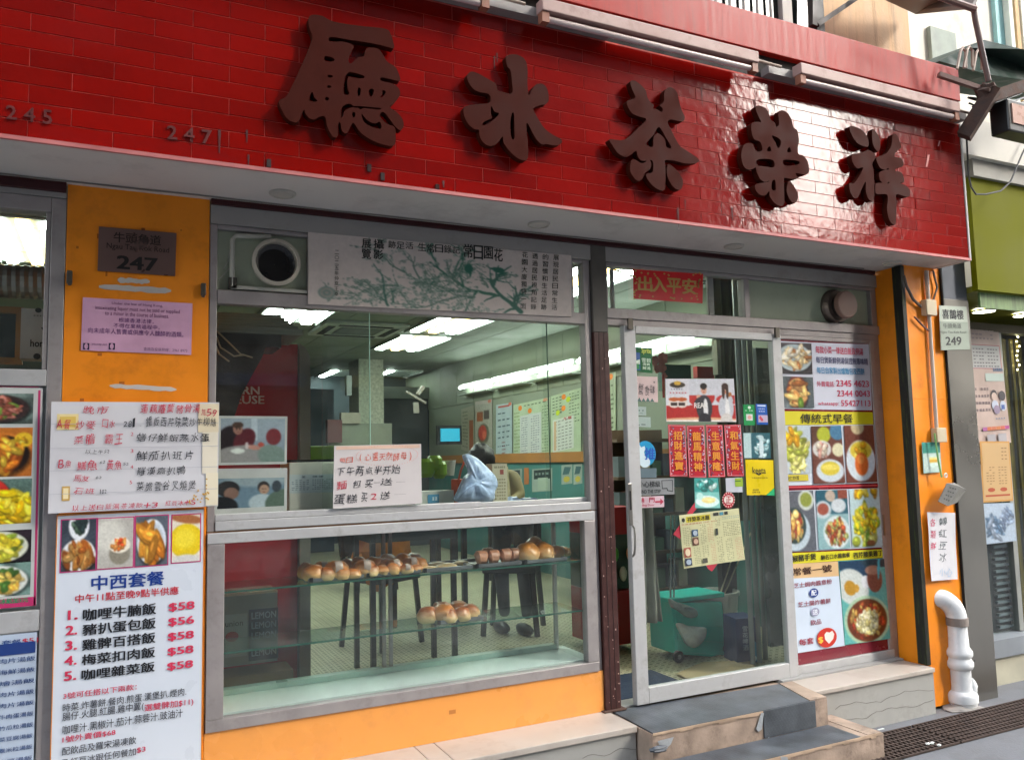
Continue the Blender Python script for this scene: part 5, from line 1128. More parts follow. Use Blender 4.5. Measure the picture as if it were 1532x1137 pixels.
box('leg', BLACK, 1.4, 1.43, 1.15, 1.18, FLZ, 1.199, sv); box('leg', BLACK, 1.92, 1.95, 1.15, 1.18, FLZ, 1.199, sv); box('leg', BLACK, 1.4, 1.43, 1.52, 1.55, FLZ, 1.199, sv); box('leg', BLACK, 1.92, 1.95, 1.52, 1.55, FLZ, 1.199, sv)
a0, a1 = Y(463, 667, 1.2), Y(497, 688, 1.2)
box('lime_basin', GC, a0.x, a1.x+.15, 1.2, 1.33, a1.z, a0.z, label='lime green shallow basin beside the cooler behind the paper notice', cat='basin', bevel=.01)
mn = thing('wall_screen', 'small glowing cyan screen deep inside the shop', 'screen', Y(675, 652, 6)); a0, a1 = Y(660, 641, 6), Y(688, 660, 6)
box('panel', emat('cyan_glow', '#2fb4d8', .08), a0.x, a1.x, 6, 6.03, a1.z, a0.z, mn); box('case', BLACK, a0.x-.04, a1.x+.04, 6.031, 6.08, a1.z-.04, a0.z+.04, mn)
for k, (u0, v0, u1, v1, col, lab) in enumerate(((490, 628, 512, 662, '#4c1f24', 'dark maroon box with a yellow square on the back shelf'), (512, 617, 541, 633, '#8b8578', 'cream carton on top of the stack near the column'), (494, 633, 590, 665, '#6f7468', 'long grey green cabinet by the speckled column'), (523, 560, 531, 590, '#8d979a', 'small framed notice on the dark back wall'))):
    a0, a1 = Y(u0, v0, 6.6), Y(u1, v1, 6.6); box('cabinet' if k == 2 else ('carton' if k < 2 else 'notice_board'), mat('back_item_%d' % k, col, .6, var=.15), a0.x, a1.x, 6.6+.05*k, 6.7+.05*k, a1.z, a0.z, label=lab, cat=['box', 'carton', 'cabinet', 'notice'][k])
lampd = thing('ceiling_fan_arm', 'pale bent arm hanging in front of the column', 'bracket', Y(620, 590, 4)); MB().bar(Y(608, 586, 4), Y(637, 603, 4), .03, .02).bar(Y(625, 590, 4), Y(633, 578, 4), .06, .03).build('arm', mat('pale_arm', '#8f8c84', .5), lampd); MB().bar(Y(622, 602, 4), Y(623, 618, 4), .05, .03).build('drop', mat('pale_arm', ''), lampd)

# furniture in the room
CHB = mat('black_chair_lacquer', '#0e0e0f', .35)
def chair(x, y, rz, lab):
    r = thing('dining_chair', lab, 'chair', (x, y, FLZ), 'black dining chairs'); R3 = Matrix.Rotation(rz, 3, 'Z'); T = lambda a, b, c: Vector((x, y, FLZ))+R3 @ Vector((a, b, c))
    for sx_, sy_ in ((-1, -1), (1, -1), (-1, 1), (1, 1)):
        MB().bar(T(.2*sx_, .2*sy_, 0), T(.17*sx_, .17*sy_, .45), .032).build('leg', CHB, r)
    s8 = [T(a, b, c) for c in (.45, .5) for a, b in ((-.2, -.2), (.2, -.2), (.2, .2), (-.2, .2))]; MB().hexa(s8).build('seat', mat('black_seat_pad', '#17181a', .6), r, bevel=.01)
    s8 = [T(a, b, c) for c, b0 in ((.62, .19), (.92, .24)) for a, b in ((-.2, b0), (.2, b0), (.2, b0+.03), (-.2, b0+.03))]; MB().hexa(s8).build('backrest', CHB, r, bevel=.008)
    for sx_ in (-1, 1): MB().bar(T(.18*sx_, .18, .45), T(.18*sx_, .25, .92), .03).build('back_post', CHB, r)
def table(x, y, w_, l_, lab, colr='#8a8d86'):
    r = thing('dining_table', lab, 'table', (x, y, FLZ), 'dining tables'); box('top', mat('table_top_'+colr[1:], colr, .35), x-w_/2, x+w_/2, y-l_/2, y+l_/2, FLZ+.73, FLZ+.76, r, bevel=.004)
    for a_ in (-1, 1):
        for b_ in (-1, 1): MB().bar((x+a_*(w_/2-.05), y+b_*(l_/2-.05), FLZ), (x+a_*(w_/2-.05), y+b_*(l_/2-.05), FLZ+.73), .04).build('leg', CHB, r)
chair(1.75, 2.1, .5, 'black chair nearest the bread case with an orange jacket')
chair(2.75, 2.0, -.6, 'black chair right of the middle post of the case'); chair(2.4, 4.6, 0, 'black chair furthest back')
table(2.3, 2.9, .7, .7, 'small square table behind the bread case'); table(3.9, 3.0, .6, 1.1, 'table against the teal wall by the menus', '#a9b59c'); table(3.9, 4.9, .6, 1.1, 'table against the wall further back', '#a9b59c')
jk = MB(); jk.blob((1.72, 1.98, FLZ+.68), (.20, .10, .24), (16, 12), .35, 9); jk.build('jacket', mat('orange_jacket_cloth', '#c9781f', .7, var=.2, bump=.5), label='orange padded jacket draped over the nearest chair', cat='jacket', smooth=True)
# cardboard boxes on the floor behind the case at the left
lb = thing('lemon_carton', 'blue and grey stacked lemon drink cartons behind the lower glass', 'carton', Y(370, 980, .7)); yb_ = .62
a0, a1 = Y(335, 893, yb_), Y(415, 988, yb_)
box('box', mat('grey_green_carton', '#7d8884', .6), a0.x, a1.x, yb_, yb_+.2, a1.z, a0.z, lb)
s = Sheet('x', 'x', 'x', rectc(372, 912, 416, 908, 416, 984, 372, 989, yb_-.003), FR, mat('slate_blue_carton', '#25384a', .5), parent=lb, part='printed_side', th=.002)
for t in (.06, .25, .45, .78): s.text('LEMON', .1, t, .93, t+.13, '#9fb0bc', .012)
s.done()
s = Sheet('x', 'x', 'x', rectc(337, 920, 370, 917, 370, 980, 337, 984, yb_-.003), FR, mat('pale_carton_side', '#8fa09c', .5), parent=lb, part='printed_side', th=.002); s.text('union', .0, .15, .8, .28, '#2c3c44'); s.disc(.3, .52, .3, .12, '#8c2c30'); s.done()
box('lid', mat('cream_carton_lid', '#b0a890', .6), a0.x, a1.x, yb_-.0, yb_+.2, a0.z+.001, a0.z+.01, lb)
a0, a1 = Y(335, 980, .58), Y(440, 1030, .58)
box('cardboard_box', mat('brown_cardboard', '#7c6a52', .7, var=.1), a0.x, a1.x, .60, .80, FLZ, a1.z+.09, label='brown cardboard box under the lemon cartons', cat='box')

# person bending behind the bags, beige top, dark hair
def skin_body(joints, edges, root, m, name, parent, sub=2):
    me = bpy.data.meshes.new(name); me.from_pydata([tuple(Vector(j[0])) for j in joints], edges, []); o = bpy.data.objects.new(name, me); COL.objects.link(o)
    WLOC[o.name] = WLOC[parent.name].copy(); o.parent = parent; o.modifiers.new('skin', 'SKIN'); 
    sk = me.skin_vertices[0].data if me.skin_vertices else None
    if sk is None:
        me.skin_vertices_new = None
    for i, j in enumerate(joints):
        sk[i].radius = j[1] if isinstance(j[1], (tuple, list)) else (j[1], j[1]); sk[i].use_root = (i == root)
    s_ = o.modifiers.new('sub', 'SUBSURF'); s_.levels = s_.render_levels = sub; o.modifiers['skin'].use_smooth_shade = True
    me.materials.append(m); return o
def person(lab, base, rz, lean, shirt, trousers, hairc, grp=None, drop=.0):
    r = thing('person', lab, 'person', base, grp); R3 = Matrix.Rotation(rz, 3, 'Z'); T = lambda a, b, c: R3 @ Vector((a, b, c-(drop*(c-.92)/.6 if c > .97 else 0)))
    dl = lean
    J = [((0, 0, .92), (.14, .11)), ((0, -dl*.2, 1.12), (.135, .10)), ((0, -dl*.6, 1.32), (.155, .105)), ((0, -dl*.85, 1.43), (.075, .075)), ((0, -dl-.02, 1.50), (.05, .05)),
         ((.17, -dl*.75, 1.38), .062), ((.25, -dl*.8-.02, 1.12), .045), ((.22, -dl-.22, 1.0), .034), ((-.17, -dl*.75, 1.38), .062), ((-.25, -dl*.8-.02, 1.12), .045), ((-.22, -dl-.22, 1.0), .034)]
    J = [(T(*a), b) for a, b in J]
    skin_body(J, [(0, 1), (1, 2), (2, 3), (3, 4), (2, 5), (5, 6), (6, 7), (2, 8), (8, 9), (9, 10)], 0, shirt, 'shirt', r)
    J = [((0, 0, .95), .13), ((.09, 0, .86), .095), ((.10, -.02, .48), .062), ((.10, .02, .10), .045), ((-.09, 0, .86), .095), ((-.10, -.02, .48), .062), ((-.10, .02, .10), .045)]
    skin_body([(T(*a), b) for a, b in J], [(0, 1), (1, 2), (2, 3), (0, 4), (4, 5), (5, 6)], 0, trousers, 'trousers', r)
    SK = mat('skin', '#c08e70', .5, var=.05); hc = T(0, -dl-.07, 1.60); B0 = WLOC[r.name]
    mb = MB().blob(B0+hc, (.072, .088, .11), (18, 12), .04, 3); f_ = T(0, -.085, -.01); mb.blob(B0+hc+f_, (.013, .018, .02), (8, 6), 0)
    for sx_ in (-1, 1): mb.blob(B0+hc+T(.072*sx_, .0, -.005), (.01, .018, .026), (8, 6), 0)
    mb.blob(B0+T(0, -dl-.03, 1.51), (.045, .045, .06), (10, 8), 0); mb.build('head', SK, r, smooth=True)
    e = MB(); [e.blob(B0+hc+T(.028*sx_, -.084, -.015), (.009, .006, .006), (8, 6), 0) for sx_ in (-1, 1)]; e.build('eyes', mat('dark_eye', '#141010', .2), r, smooth=True)
    MB().box(*(lambda c: (c.x-.018, c.x+.018, c.y-.004, c.y+.004, c.z-.003, c.z+.003))(B0+hc+T(0, -.084, -.045))).build('mouth', mat('lip', '#8a4a42', .5), r)
    MB().blob(B0+hc+R3 @ Vector((0, -.005, .035)), (.10, .115, .115), (18, 12), .16, 5).build('hair', hairc, r, smooth=True)
    for sx_ in (-1, 1):
        w0 = B0+T(.22*sx_, -dl-.22, 1.0); h = MB(); h.blob(w0+T(0, -.05, -.01), (.03, .045, .016), (10, 7), .05)
        for q_, ln in ((-.024, .055), (-.008, .065), (.008, .062), (.023, .05)): h.tube([w0+T(q_, -.085, -.012), w0+T(q_, -.085-ln*.6, -.016), w0+T(q_, -.085-ln, -.03)], [.008, .0075, .006], 6)
        h.tube([w0+T(-.03*sx_, -.03, -.01), w0+T(-.05*sx_, -.06, -.015), w0+T(-.052*sx_, -.085, -.02)], [.010, .009, .007], 6); h.build('hand', SK, r, smooth=True)
        fo = B0+T(.10*sx_, -.03, .04); MB().blob(fo, (.045, .12, .045), (12, 8), .05, flat=.8).build('shoe', BLACK, r, smooth=True)
    return r
pb_ = Y(727, 690, 2.15)
person('person with dark hair and beige top bending behind the bags on the case', (Y(720, 690, 1.7).x+.345, 1.92, FLZ-.0), -1.0, .34, mat('beige_cloth', '#9c9068', .8, var=.1, bump=.4), mat('grey_trousers', '#2f3438', .8), mat('black_hair', '#0d0b0a', .45, bump=.8, bscale=120), drop=.30)

# ------------------------------------------------------------------ plates, notices and papers on the facade
PAPER = mat('white_paper', '#cdccd0', .6, var=.03)
def S(name, lab, cat, c, y, m, **k): return Sheet(name, lab, cat, rectc(*c, y), FR, m, **k)
def Q(ox, oy, sc):
    return lambda sh, st, a, b, c, d, col, off=0, hand=0: stext(sh, st, ox+a*sc, oy+b*sc, ox+c*sc, oy+d*sc, col, off, hand)
s = S('house_number_plate', 'brownish grey plate lettered Ngau Tau Kok Road 247 on the wide orange pillar', 'plate', (148, 339, 264, 349, 262, 413, 146, 405), -.012, mat('bronze_plate', '#7a605a', .3, .5, var=.08), th=.006, part='plate')
q = Q(0, 260, .299)
q(s, '牛頭角道', 570, 302, 806, 355, '#26160e', .012); q(s, 'Ngau Tau Kok Road', 535, 358, 848, 396, '#26160e', .006); q(s, '247', 590, 418, 788, 484, '#100a08', .035); s.done()
s = S('notice', 'pink government liquor notice on the wide orange pillar', 'notice', (124, 445, 288, 454, 286, 531, 121, 524), -.008, mat('pink_paper', '#cfa0bc', .45), part='sheet', th=.002, wave=.0018)
q(s, 'Under the law of Hong Kong,', 560, 650, 815, 668, '#6a3c60'); q(s, 'intoxicating liquor must not be sold or supplied', 478, 672, 900, 698, '#6a3c60'); q(s, 'to a minor in the course of business.', 527, 696, 846, 718, '#6a3c60')
q(s, '根據香港法律，', 595, 726, 770, 750, '#5a2c6a'); q(s, '不得在業務過程中，', 570, 754, 800, 778, '#5a2c6a'); q(s, '向未成年人售賣或供應令人醺醉的酒類。', 443, 780, 920, 810, '#5a2c6a')
for a in (420, 548): q(s, '【】', a, 848, a+30, 880, '#2a1c40', .01)
q(s, '酒牌局', 455, 850, 540, 860, '#5a3c60'); q(s, '查詢及投訴熱線：2961 8973', 722, 872, 940, 890, '#5a3c60'); s.done()

# big handwritten dinner paper
s = S('handwritten_menu', 'large creased handwritten dinner menu paper across the wide pillar', 'paper', (77, 601, 328, 602, 326, 757, 72, 768), -.045, PAPER, wave=.0035, th=.0015)
q = Q(0, 560, .2638); RI, BI = '#c23a50', '#22242c'
for (a, b, c, d, col) in ((325, 225, 445, 315, '#e2cf94'), (340, 240, 430, 300, '#d8b95c'), (355, 635, 398, 715, '#d0a85a'), (362, 645, 390, 705, '#ecdcae'), (1125, 170, 1240, 330, '#ddd0b2'), (1150, 330, 1235, 560, '#e0d8c4'), (1170, 560, 1238, 740, '#e4dac0')):
    A = sl(s, a*.2638, 560+b*.2638); B_ = sl(s, c*.2638, 560+d*.2638); s.rect(A[0], A[1], B_[0], B_[1], col)
for k in range(46):
    a, b = random.uniform(1060, 1200), random.uniform(560, 735)
    if (a-1060)/140 < 1-(b-540)/200: continue
    A = sl(s, a*.2638, 560+b*.2638); s.disc(A[0], A[1], .006, .008, '#cfa040', 8)
for t in (.2, .42, .62, .83): s.rect(.005, t, .995, t+.004, '#b4b4bc')
H = .9
q(s, '晚市', 468, 180, 620, 225, RI, 0, H); q(s, '蓮藕蘿蔔豬骨湯', 795, 172, 1140, 222, RI, 0, H); q(s, 'A餐', 318, 258, 405, 312, RI, 0, H); q(s, '炒', 430, 262, 480, 312, RI, 0, H); q(s, '麥', 490, 262, 545, 312, RI, 0, H); q(s, '口水', 575, 258, 660, 305, RI, 0, H); q(s, '28', 700, 268, 750, 300, BI, 0, H)
q(s, '1.鐵板西芹味菜炒牛柳絲', 740, 245, 1230, 300, BI, 0, H); q(s, '加59', 1140, 200, 1232, 238, RI, 0, H)
q(s, '菜膽', 415, 340, 550, 400, RI, 0, H); q(s, '霸王', 590, 340, 705, 400, RI, 0, H); q(s, '以上牛只', 485, 425, 625, 452, BI, 0, H)
q(s, '2', 742, 330, 758, 350, RI); q(s, '蟮仔鮮蝦蒸水蛋', 775, 335, 1195, 385, BI, 0, H); q(s, '3', 742, 425, 758, 445, RI); q(s, '鮮茄扒班片', 775, 430, 1105, 490, BI, 0, H)
q(s, 'B魚', 330, 480, 410, 530, RI, 0, H); q(s, '鱔魚', 435, 485, 560, 545, RI, 0, H); q(s, '62', 568, 490, 600, 508, BI, 0, H); q(s, '黃魚', 605, 485, 695, 545, RI, 0, H); q(s, '52', 700, 500, 732, 518, BI, 0, H)
q(s, '4', 742, 515, 758, 535, RI); q(s, '羅漢齋扒鴨', 775, 520, 1060, 575, BI, 0, H); q(s, '馬友', 420, 570, 510, 612, RI, 0, H); q(s, '62', 545, 575, 580, 595, BI, 0, H); q(s, '石班', 415, 640, 545, 685, RI, 0, H); q(s, '102', 565, 650, 608, 675, BI, 0, H)
q(s, '5', 738, 602, 752, 622, RI); q(s, '菜膽雲谷叉燒煲', 775, 600, 1115, 660, BI, 0, H); q(s, '以上送白飯湯茶凍飲+3', 410, 725, 905, 770, RI, 0, H); q(s, '紅豆冰+5', 940, 710, 1115, 745, RI, 0, H)
s.done()

# set meal board
E_ = Y(300, 1260, -.03); TL, TR, BR, BL = Y(85, 768, -.03), Y(306, 762, -.03), Y(301, 1137, -.03), Y(78, 1137, -.03)
zt_ = (TL.z+TR.z)/2; TL = Vector((TL.x, -.03, zt_)); TR = Vector((TR.x, -.03, zt_)); BR2 = Vector((TR.x, -.03, .42)); BL2 = Vector((TL.x, -.03, .42))
WB = mat('white_board_print', '#d3dae4', .3, var=.02)
s = Sheet('menu_board', 'white set meal board listing five rice dishes with prices on the wide pillar', 'menu board', [TL, TR, BR2, BL2], FR, WB, th=.012)
q = Q(0, 837, .2638); RD, NV, BK = '#cc2f52', '#163c8c', '#15161c'
def prect(sh, a, b, c, d, col, o=(0, 0, 1)):
    A = sl(sh, o[0]+a*o[2], o[1]+b*o[2]); B_ = sl(sh, o[0]+c*o[2], o[1]+d*o[2]); sh.rect(A[0], A[1], B_[0], B_[1], col)
def pphoto(sh, a, b, c, d, img, o=(0, 0, 1), fr=None):
    A = sl(sh, o[0]+a*o[2], o[1]+b*o[2]); B_ = sl(sh, o[0]+c*o[2], o[1]+d*o[2])
    if fr: sh.rect(A[0]-.008, A[1]-.004, B_[0]+.008, B_[1]+.004, fr); e = .0022
    sh.photo(A[0], A[1], B_[0], B_[1], img, e=.0022 if fr else .0006)
O = (0, 560, .2638)
s.rect(0, 0, 1, .004, '#e08a30'); s.rect(0, .004, .006, 1, '#e08a30'); s.rect(.994, .004, 1, 1, '#e08a30')
pphoto(s, 352, 828, 540, 1105, dish(40, 56, '#39404a', '#e8eaec', ['#c07830', '#d89040', '#a85a20', '#e8b060'], .5, .7, .5, .32, 34, .14, .85, [(.5, .12, .3, '#e8ecf0', ['#2a3a3a', '#56705a'])]), O, '#c23a78')
im = canvas(40, 56, '#b9b6ae'); ell(im, .3, .35, .45, .35, '#d8d6cc', 0, .6); ell(im, .62, .72, .3, .22, '#8e8878', 0, .2); ell(im, .62, .55, .3, .16, '#f2ead8', 0, .1); food(im, .62, .54, .24, .12, ['#e8782a', '#d84820', '#f0a050'], 30, .06); pphoto(s, 558, 820, 752, 1088, grain(im), O, '#c23a78')
pphoto(s, 772, 808, 948, 1075, dish(40, 56, '#5b636e', '#dce6f0', ['#d89030', '#e8a840', '#c07020'], .5, .52, .46, .46, 26, .17, .8, elong=1.5), O, '#c23a78')
im = canvas(40, 56, '#e4dccc'); ell(im, .5, .55, .6, .36, '#e8c81c', 0, .1); ell(im, .45, .5, .4, .22, '#f4dc3c', 0, .5); ell(im, .5, .08, .6, .1, '#a86a40', .1, .3); ell(im, .5, .98, .5, .14, '#d4d2cc', 0, .3); pphoto(s, 978, 800, 1132, 1056, grain(im), O, '#c23a78')
q(s, '中西套餐', 520, 68, 930, 168, NV, .02); q(s, '中午11點至晚9點半供應', 428, 158, 1013, 236, '#c83040', .012)
for k, (nm, pr) in enumerate((('咖哩牛腩飯', '$58'), ('豬扒蛋包飯', '$56'), ('雞髀百搭飯', '$58'), ('梅菜扣肉飯', '$58'), ('咖哩雜菜飯', '$58'))):
    yy = 83.5*k; q(s, '%d.' % (k+1), (388 if k == 0 else 378)-3*k, 285+yy*1.03, 438-2*k, 340+yy*1.03, RD, .03); q(s, nm, 472-2*k, 250+yy, 884-2*k, 338+yy, BK, .022); q(s, pr, 958-2*k, 236+yy, 1101-2*k, 294+yy, RD, .025)
q(s, '3號可任搭以下兩款：', 360, 712, 775, 780, RD, .008)
q(s, '時菜.炸薯餅.餐肉.煎蛋.漢堡扒.煙肉.', 356, 742, 1056, 842, '#30323c', .004); q(s, '腸仔.火腿.紅腸.雞中翼(', 355, 815, 815, 908, '#30323c', .004); q(s, '選雙髀加$11)', 820, 788, 1096, 858, RD, .008)
q(s, '咖哩汁.黑椒汁.茄汁.蒜蓉汁.豉油汁', 355, 862, 1036, 968, '#30323c', .004); q(s, '1號外賣價$68', 355, 965, 655, 1030, RD, .008)
q(s, '配飲品及羅宋湯凍飲', 352, 1010, 772, 1095, '#30323c', .004); q(s, '及紅豆冰跟任何餐加', 350, 1075, 770, 1160, '#30323c', .004); q(s, '$3', 776, 1058, 825, 1095, RD, .008); s.done()

# food menus in the left window
s = Sheet('food_menu', 'upper left food photo menu with pink border and five dishes', 'menu', [Vector((-.9, .0, 2.012)), Vector((-.256, .0, 2.012)), Vector((-.256, .0, 1.172)), Vector((-.9, .0, 1.172))], FR, mat('glossy_white_print', '#c8ccc8', .2), th=.004)
O = (0, 570, .3249)
def vline(sh, u0, v0, u1, v1, w_, col):
    A, B_ = sl(sh, u0, v0), sl(sh, u1, v1); sh.poly([(A[0]-w_, A[1]), (A[0]+w_, A[1]), (B_[0]+w_, B_[1]), (B_[0]-w_, B_[1])], col)
vline(s, 59, 584, 52, 905, .006, '#c0306a'); prect(s, -80, 577, 58, 579.5, '#c0306a'); prect(s, -80, 903, 53, 905.5, '#c0306a')
pphoto(s, -40, 588, 49, 634, dish(56, 34, '#56645e', '#3a2c2a', ['#8a4a38', '#a85a48', '#c88070', '#7aa040'], .45, .5, .48, .45, 60, .1))
pphoto(s, -40, 640, 47, 712, dish(56, 46, '#c0702a', '#1c1410', ['#d87820', '#e8a030', '#c05a18', '#f0c840'], .45, .55, .5, .4, 60, .14, side=[(.85, .25, .16, '#e8c030', YEL)]))
im = dish(56, 50, '#5f7a70', '#c83028', ['#c82c28', '#e05038', '#a01c20'], .2, .45, .45, .5, 50, .12); food(im, .7, .62, .3, .4, ['#f0d010', '#e8b80c', '#f8e040'], 40, .14, 1.5); pphoto(s, -40, 718, 46, 782, grain(im))
pphoto(s, -40, 796, 46, 840, dish(56, 34, '#241a22', '#d8dcc8', ['#e8d030', '#c8c838', '#f0e060', '#8aa030'], .45, .5, .5, .48, 70, .12))
pphoto(s, -40, 844, 45, 889, dish(56, 34, '#7a9a90', '#e0e4dc', ['#f0c860', '#e8b040', '#406828', '#f4dc90'], .45, .55, .5, .45, 70, .12))
stext(s, '冰紙加3元', 0, 893, 42, 903, '#1c8a5c', .03); s.scrawl(.1, .64, .8, .655, '#60685c', 12); s.done()
s = Sheet('price_list', 'lower left white price list of soup rice dishes in blue', 'menu', [Vector((-.9, -.002, 1.072)), Vector((-.25, -.002, 1.072)), Vector((-.25, -.002, .42)), Vector((-.9, -.002, .42))], FR, mat('pale_blue_paper', '#b8c6d8', .4), th=.004)
q = Q(0, 837, .2638)
q(s, '套餐', 10, 450, 120, 492, '#2a4c88', .01); q(s, '$51', 128, 440, 216, 478, '#c03a50', .01); prect(s, -60, 970, 53, 975.5, '#1c3a7c')
for k, st_ in enumerate(('肉片湯飯', '海鮮湯飯', '燴湯飯', '肉片湯飯', '肉片湯飯', '牛肉蛋湯飯', '竹瓜粒湯飯', '菜豆腐湯飯', '粟米粒湯飯', '肉豆湯飯')):
    q(s, st_, -6, 545+63*k, 200-2*k, 588+63*k, '#24447c', .004)
s.done()
# deeper things behind the far left pane
dc = thing('silver_duct', 'ribbed silver duct behind the far left window', 'duct', Y(30, 425, .5)); p0 = Y(-60, 418, .5); p1 = Y(95, 425, .5)
pts = [p0.lerp(p1, k/24) for k in range(25)]; MB().tube(pts, [.073+.005*(k % 2) for k in range(25)], 20).build('duct', mat('silver_duct', '#84807a', .35, .8, var=.15), dc)
cr_ = thing('paper_carrier', 'white paper carrier with printed writing behind the far left window', 'bag', Y(55, 530, .3)); a0, a1 = Y(32, 461, .3), Y(90, 538, .3)
box('carrier', mat('white_card', '#aaa9a4', .6), a0.x, a1.x, .3, .4, a1.z, a0.z, cr_)
s = Sheet('x', 'x', 'x', [Vector((a0.x, .298, a0.z)), Vector((a1.x, .298, a0.z)), Vector((a1.x, .298, a1.z)), Vector((a0.x, .298, a1.z))], FR, mat('white_card', ''), parent=cr_, part='front', th=.001)
s.text('home', .25, .62, .75, .76, '#1c1a18', .02); s.disc(.42, .95, .09, .06, '#141210'); s.disc(.42, .03, .08, .05, '#141210'); s.scrawl(.3, .12, .9, .16, '#3c3a36', 8); s.poly([(.5, .38), (.62, .33), (.7, .4), (.62, .5)], '#1c1a18'); s.done()
cf = thing('wooden_cabinet', 'wood framed glass cabinet behind the far left window', 'cabinet', Y(10, 500, .6)); a0, a1 = Y(-60, 455, .6), Y(33, 545, .6)
for (b0, b1, b2, b3) in ((a0.x, a1.x, a0.z-.03, a0.z), (a0.x, a1.x, a1.z, a1.z+.03), (a1.x-.03, a1.x, a1.z+.031, a0.z-.031)): box('frame', mat('light_wood', '#8a6a40', .5), b0, b1, .6, .63, b2, b3, cf)
box('pane', mat('cabinet_dark', '#28383a', .2), a0.x, a1.x-.031, .62, .64, a1.z+.031, a0.z-.031, cf)
box('back_shelf', mat('shelf_dark', '#3a4a44', .6), -2.0, -.3, 1.6, 2.0, FLZ, 2.5, label='dark shelf unit behind the far left window', cat='shelf')

# painted plum blossom banner -------------------------------------------------------
def plum(w_=300, h=96):
    im = canvas(w_, h, '#cfc3bb'); rd = random.Random(21); G1, G2, G3 = '#3f6b5c', '#5f7a6c', '#7f9488'
    def st_(x, y, r, c, rr=None): ell(im, x/w_, y/h, r/w_, (rr or r)/h, c, 0, .5)
    def br(x, y, a, L, r, d, c):
        n = int(L/1.2)+1
        for k in range(n):
            x += math.cos(a)*1.2; y += math.sin(a)*1.2; a += rd.uniform(-.16, .16); st_(x, y, max(.45, r*(1-k/n*.6)), c)
            if d > 0 and rd.random() < .085: br(x, y, a+rd.choice((-1, 1))*rd.uniform(.5, 1.1), L*rd.uniform(.35, .6), r*.6, d-1, c)
            if r < 1.6 and rd.random() < .16:
                bx_, by_ = x+rd.uniform(-2.5, 2.5), y+rd.uniform(-2.5, 2.5); rr = rd.uniform(.9, 2.0); st_(bx_, by_, rr, rd.choice((G2, G3, '#8a9c90')));  st_(bx_, by_, rr*.4, '#d0c8bc')
    br(236, 94, -2.2, 62, 3.0, 3, G1); br(226, 74, -.9, 34, 1.4, 2, G1); br(205, 70, 3.3, 90, 2.2, 3, '#3c6e5a'); br(180, 74, 2.9, 90, 1.5, 3, G2); br(160, 60, -1.9, 40, 1.3, 3, G2); br(120, 62, -1.8, 42, 1.3, 3, G2)
    br(95, 66, 3.6, 60, 1.2, 3, G2); br(82, 94, -2.2, 62, 1.4, 3, G1); br(100, 45, 3.45, 52, 1.1, 3, G2); br(150, 88, 3.3, 70, 1.0, 3, G3); br(195, 60, -1.7, 20, 1.2, 2, G2); br(215, 90, 3.0, 60, 1.0, 2, G3); br(85, 92, -1.0, 18, 1.2, 2, G1)
    br(70, 80, -1.9, 45, 1.0, 2, G2); br(140, 70, 3.6, 50, 1.1, 3, G3); br(110, 60, -.4, 60, 1.1, 3, G2)
    for (x, y, a, b) in ((172, 33, 5, 7), (208, 32, 7, 4)): ell(im, x/w_, y/h, a/w_, b/h, '#2f6a58', 0, .2)
    ell(im, 174/w_, 40/h, 1.5/w_, 5/h, '#2f6a58', 0, .2); ell(im, 202/w_, 30/h, 4/w_, 2/h, '#2f6a58', .6, .2); ell(im, 212/w_, 37/h, 3/w_, 4/h, '#2f6a58', .6, .2)
    ell(im, 18/w_, 80/h, 9/w_, 8.5/h, '#86968c', 0, .1)
    for r in (6.5, 4, 2): ell(im, 18/w_, 80/h, r/w_, r/h, '#9c9a90' if r != 4 else '#7c9086', 0, .1)
    return grain(im, .008)
s = S('painted_banner', 'pale banner with green plum blossom branches and calligraphy above the window', 'banner', (461, 347, 855, 382, 855, 474, 461, 455), -.012, mat('banner_board', '#cfc3bb', .5), th=.008, part='board')
s.photo(.002, .005, .998, .995, plum(), e=.0004)
s.ink = {}; s.lv = 3
q = Q(300, 300, .26385)
q(s, '展', 915, 222, 968, 275, '#23241e', .012, .5); q(s, '攝', 982, 226, 1040, 280, '#23241e', .012, .5); q(s, '覽', 915, 278, 968, 335, '#23241e', .012, .5); q(s, '影', 982, 285, 1036, 338, '#23241e', .012, .5)
q = Q(560, 300, .26393)
q(s, '跡足活', 75, 238, 225, 280, '#23241e', .008, .5); q(s, '生常日錄記', 248, 255, 488, 305, '#23241e', .008, .5); q(s, '常日園花', 505, 270, 732, 345, '#23241e', .014, .5)
for (a, b0, b1, st_) in ((838, 300, 636, '花園大廈獨特一面'), (896, 308, 640, '透過居民視角記錄'), (955, 314, 642, '的習慣和生活足跡'), (1015, 318, 644, '展現居民日常生活')):
    for k, ch in enumerate(st_): hh = (b1-b0)/8; q(s, ch, a, b0+hh*k+4, a+32, b0+hh*(k+1)-6, '#33352c', .004, .3)
q = Q(300, 300, .26385)
for k, ch in enumerate('二〇二五年仲夏王泰'): q(s, ch, 762, 285+29.5*k, 786, 308+29.5*k, '#33352c', .004, .3)
s.done()

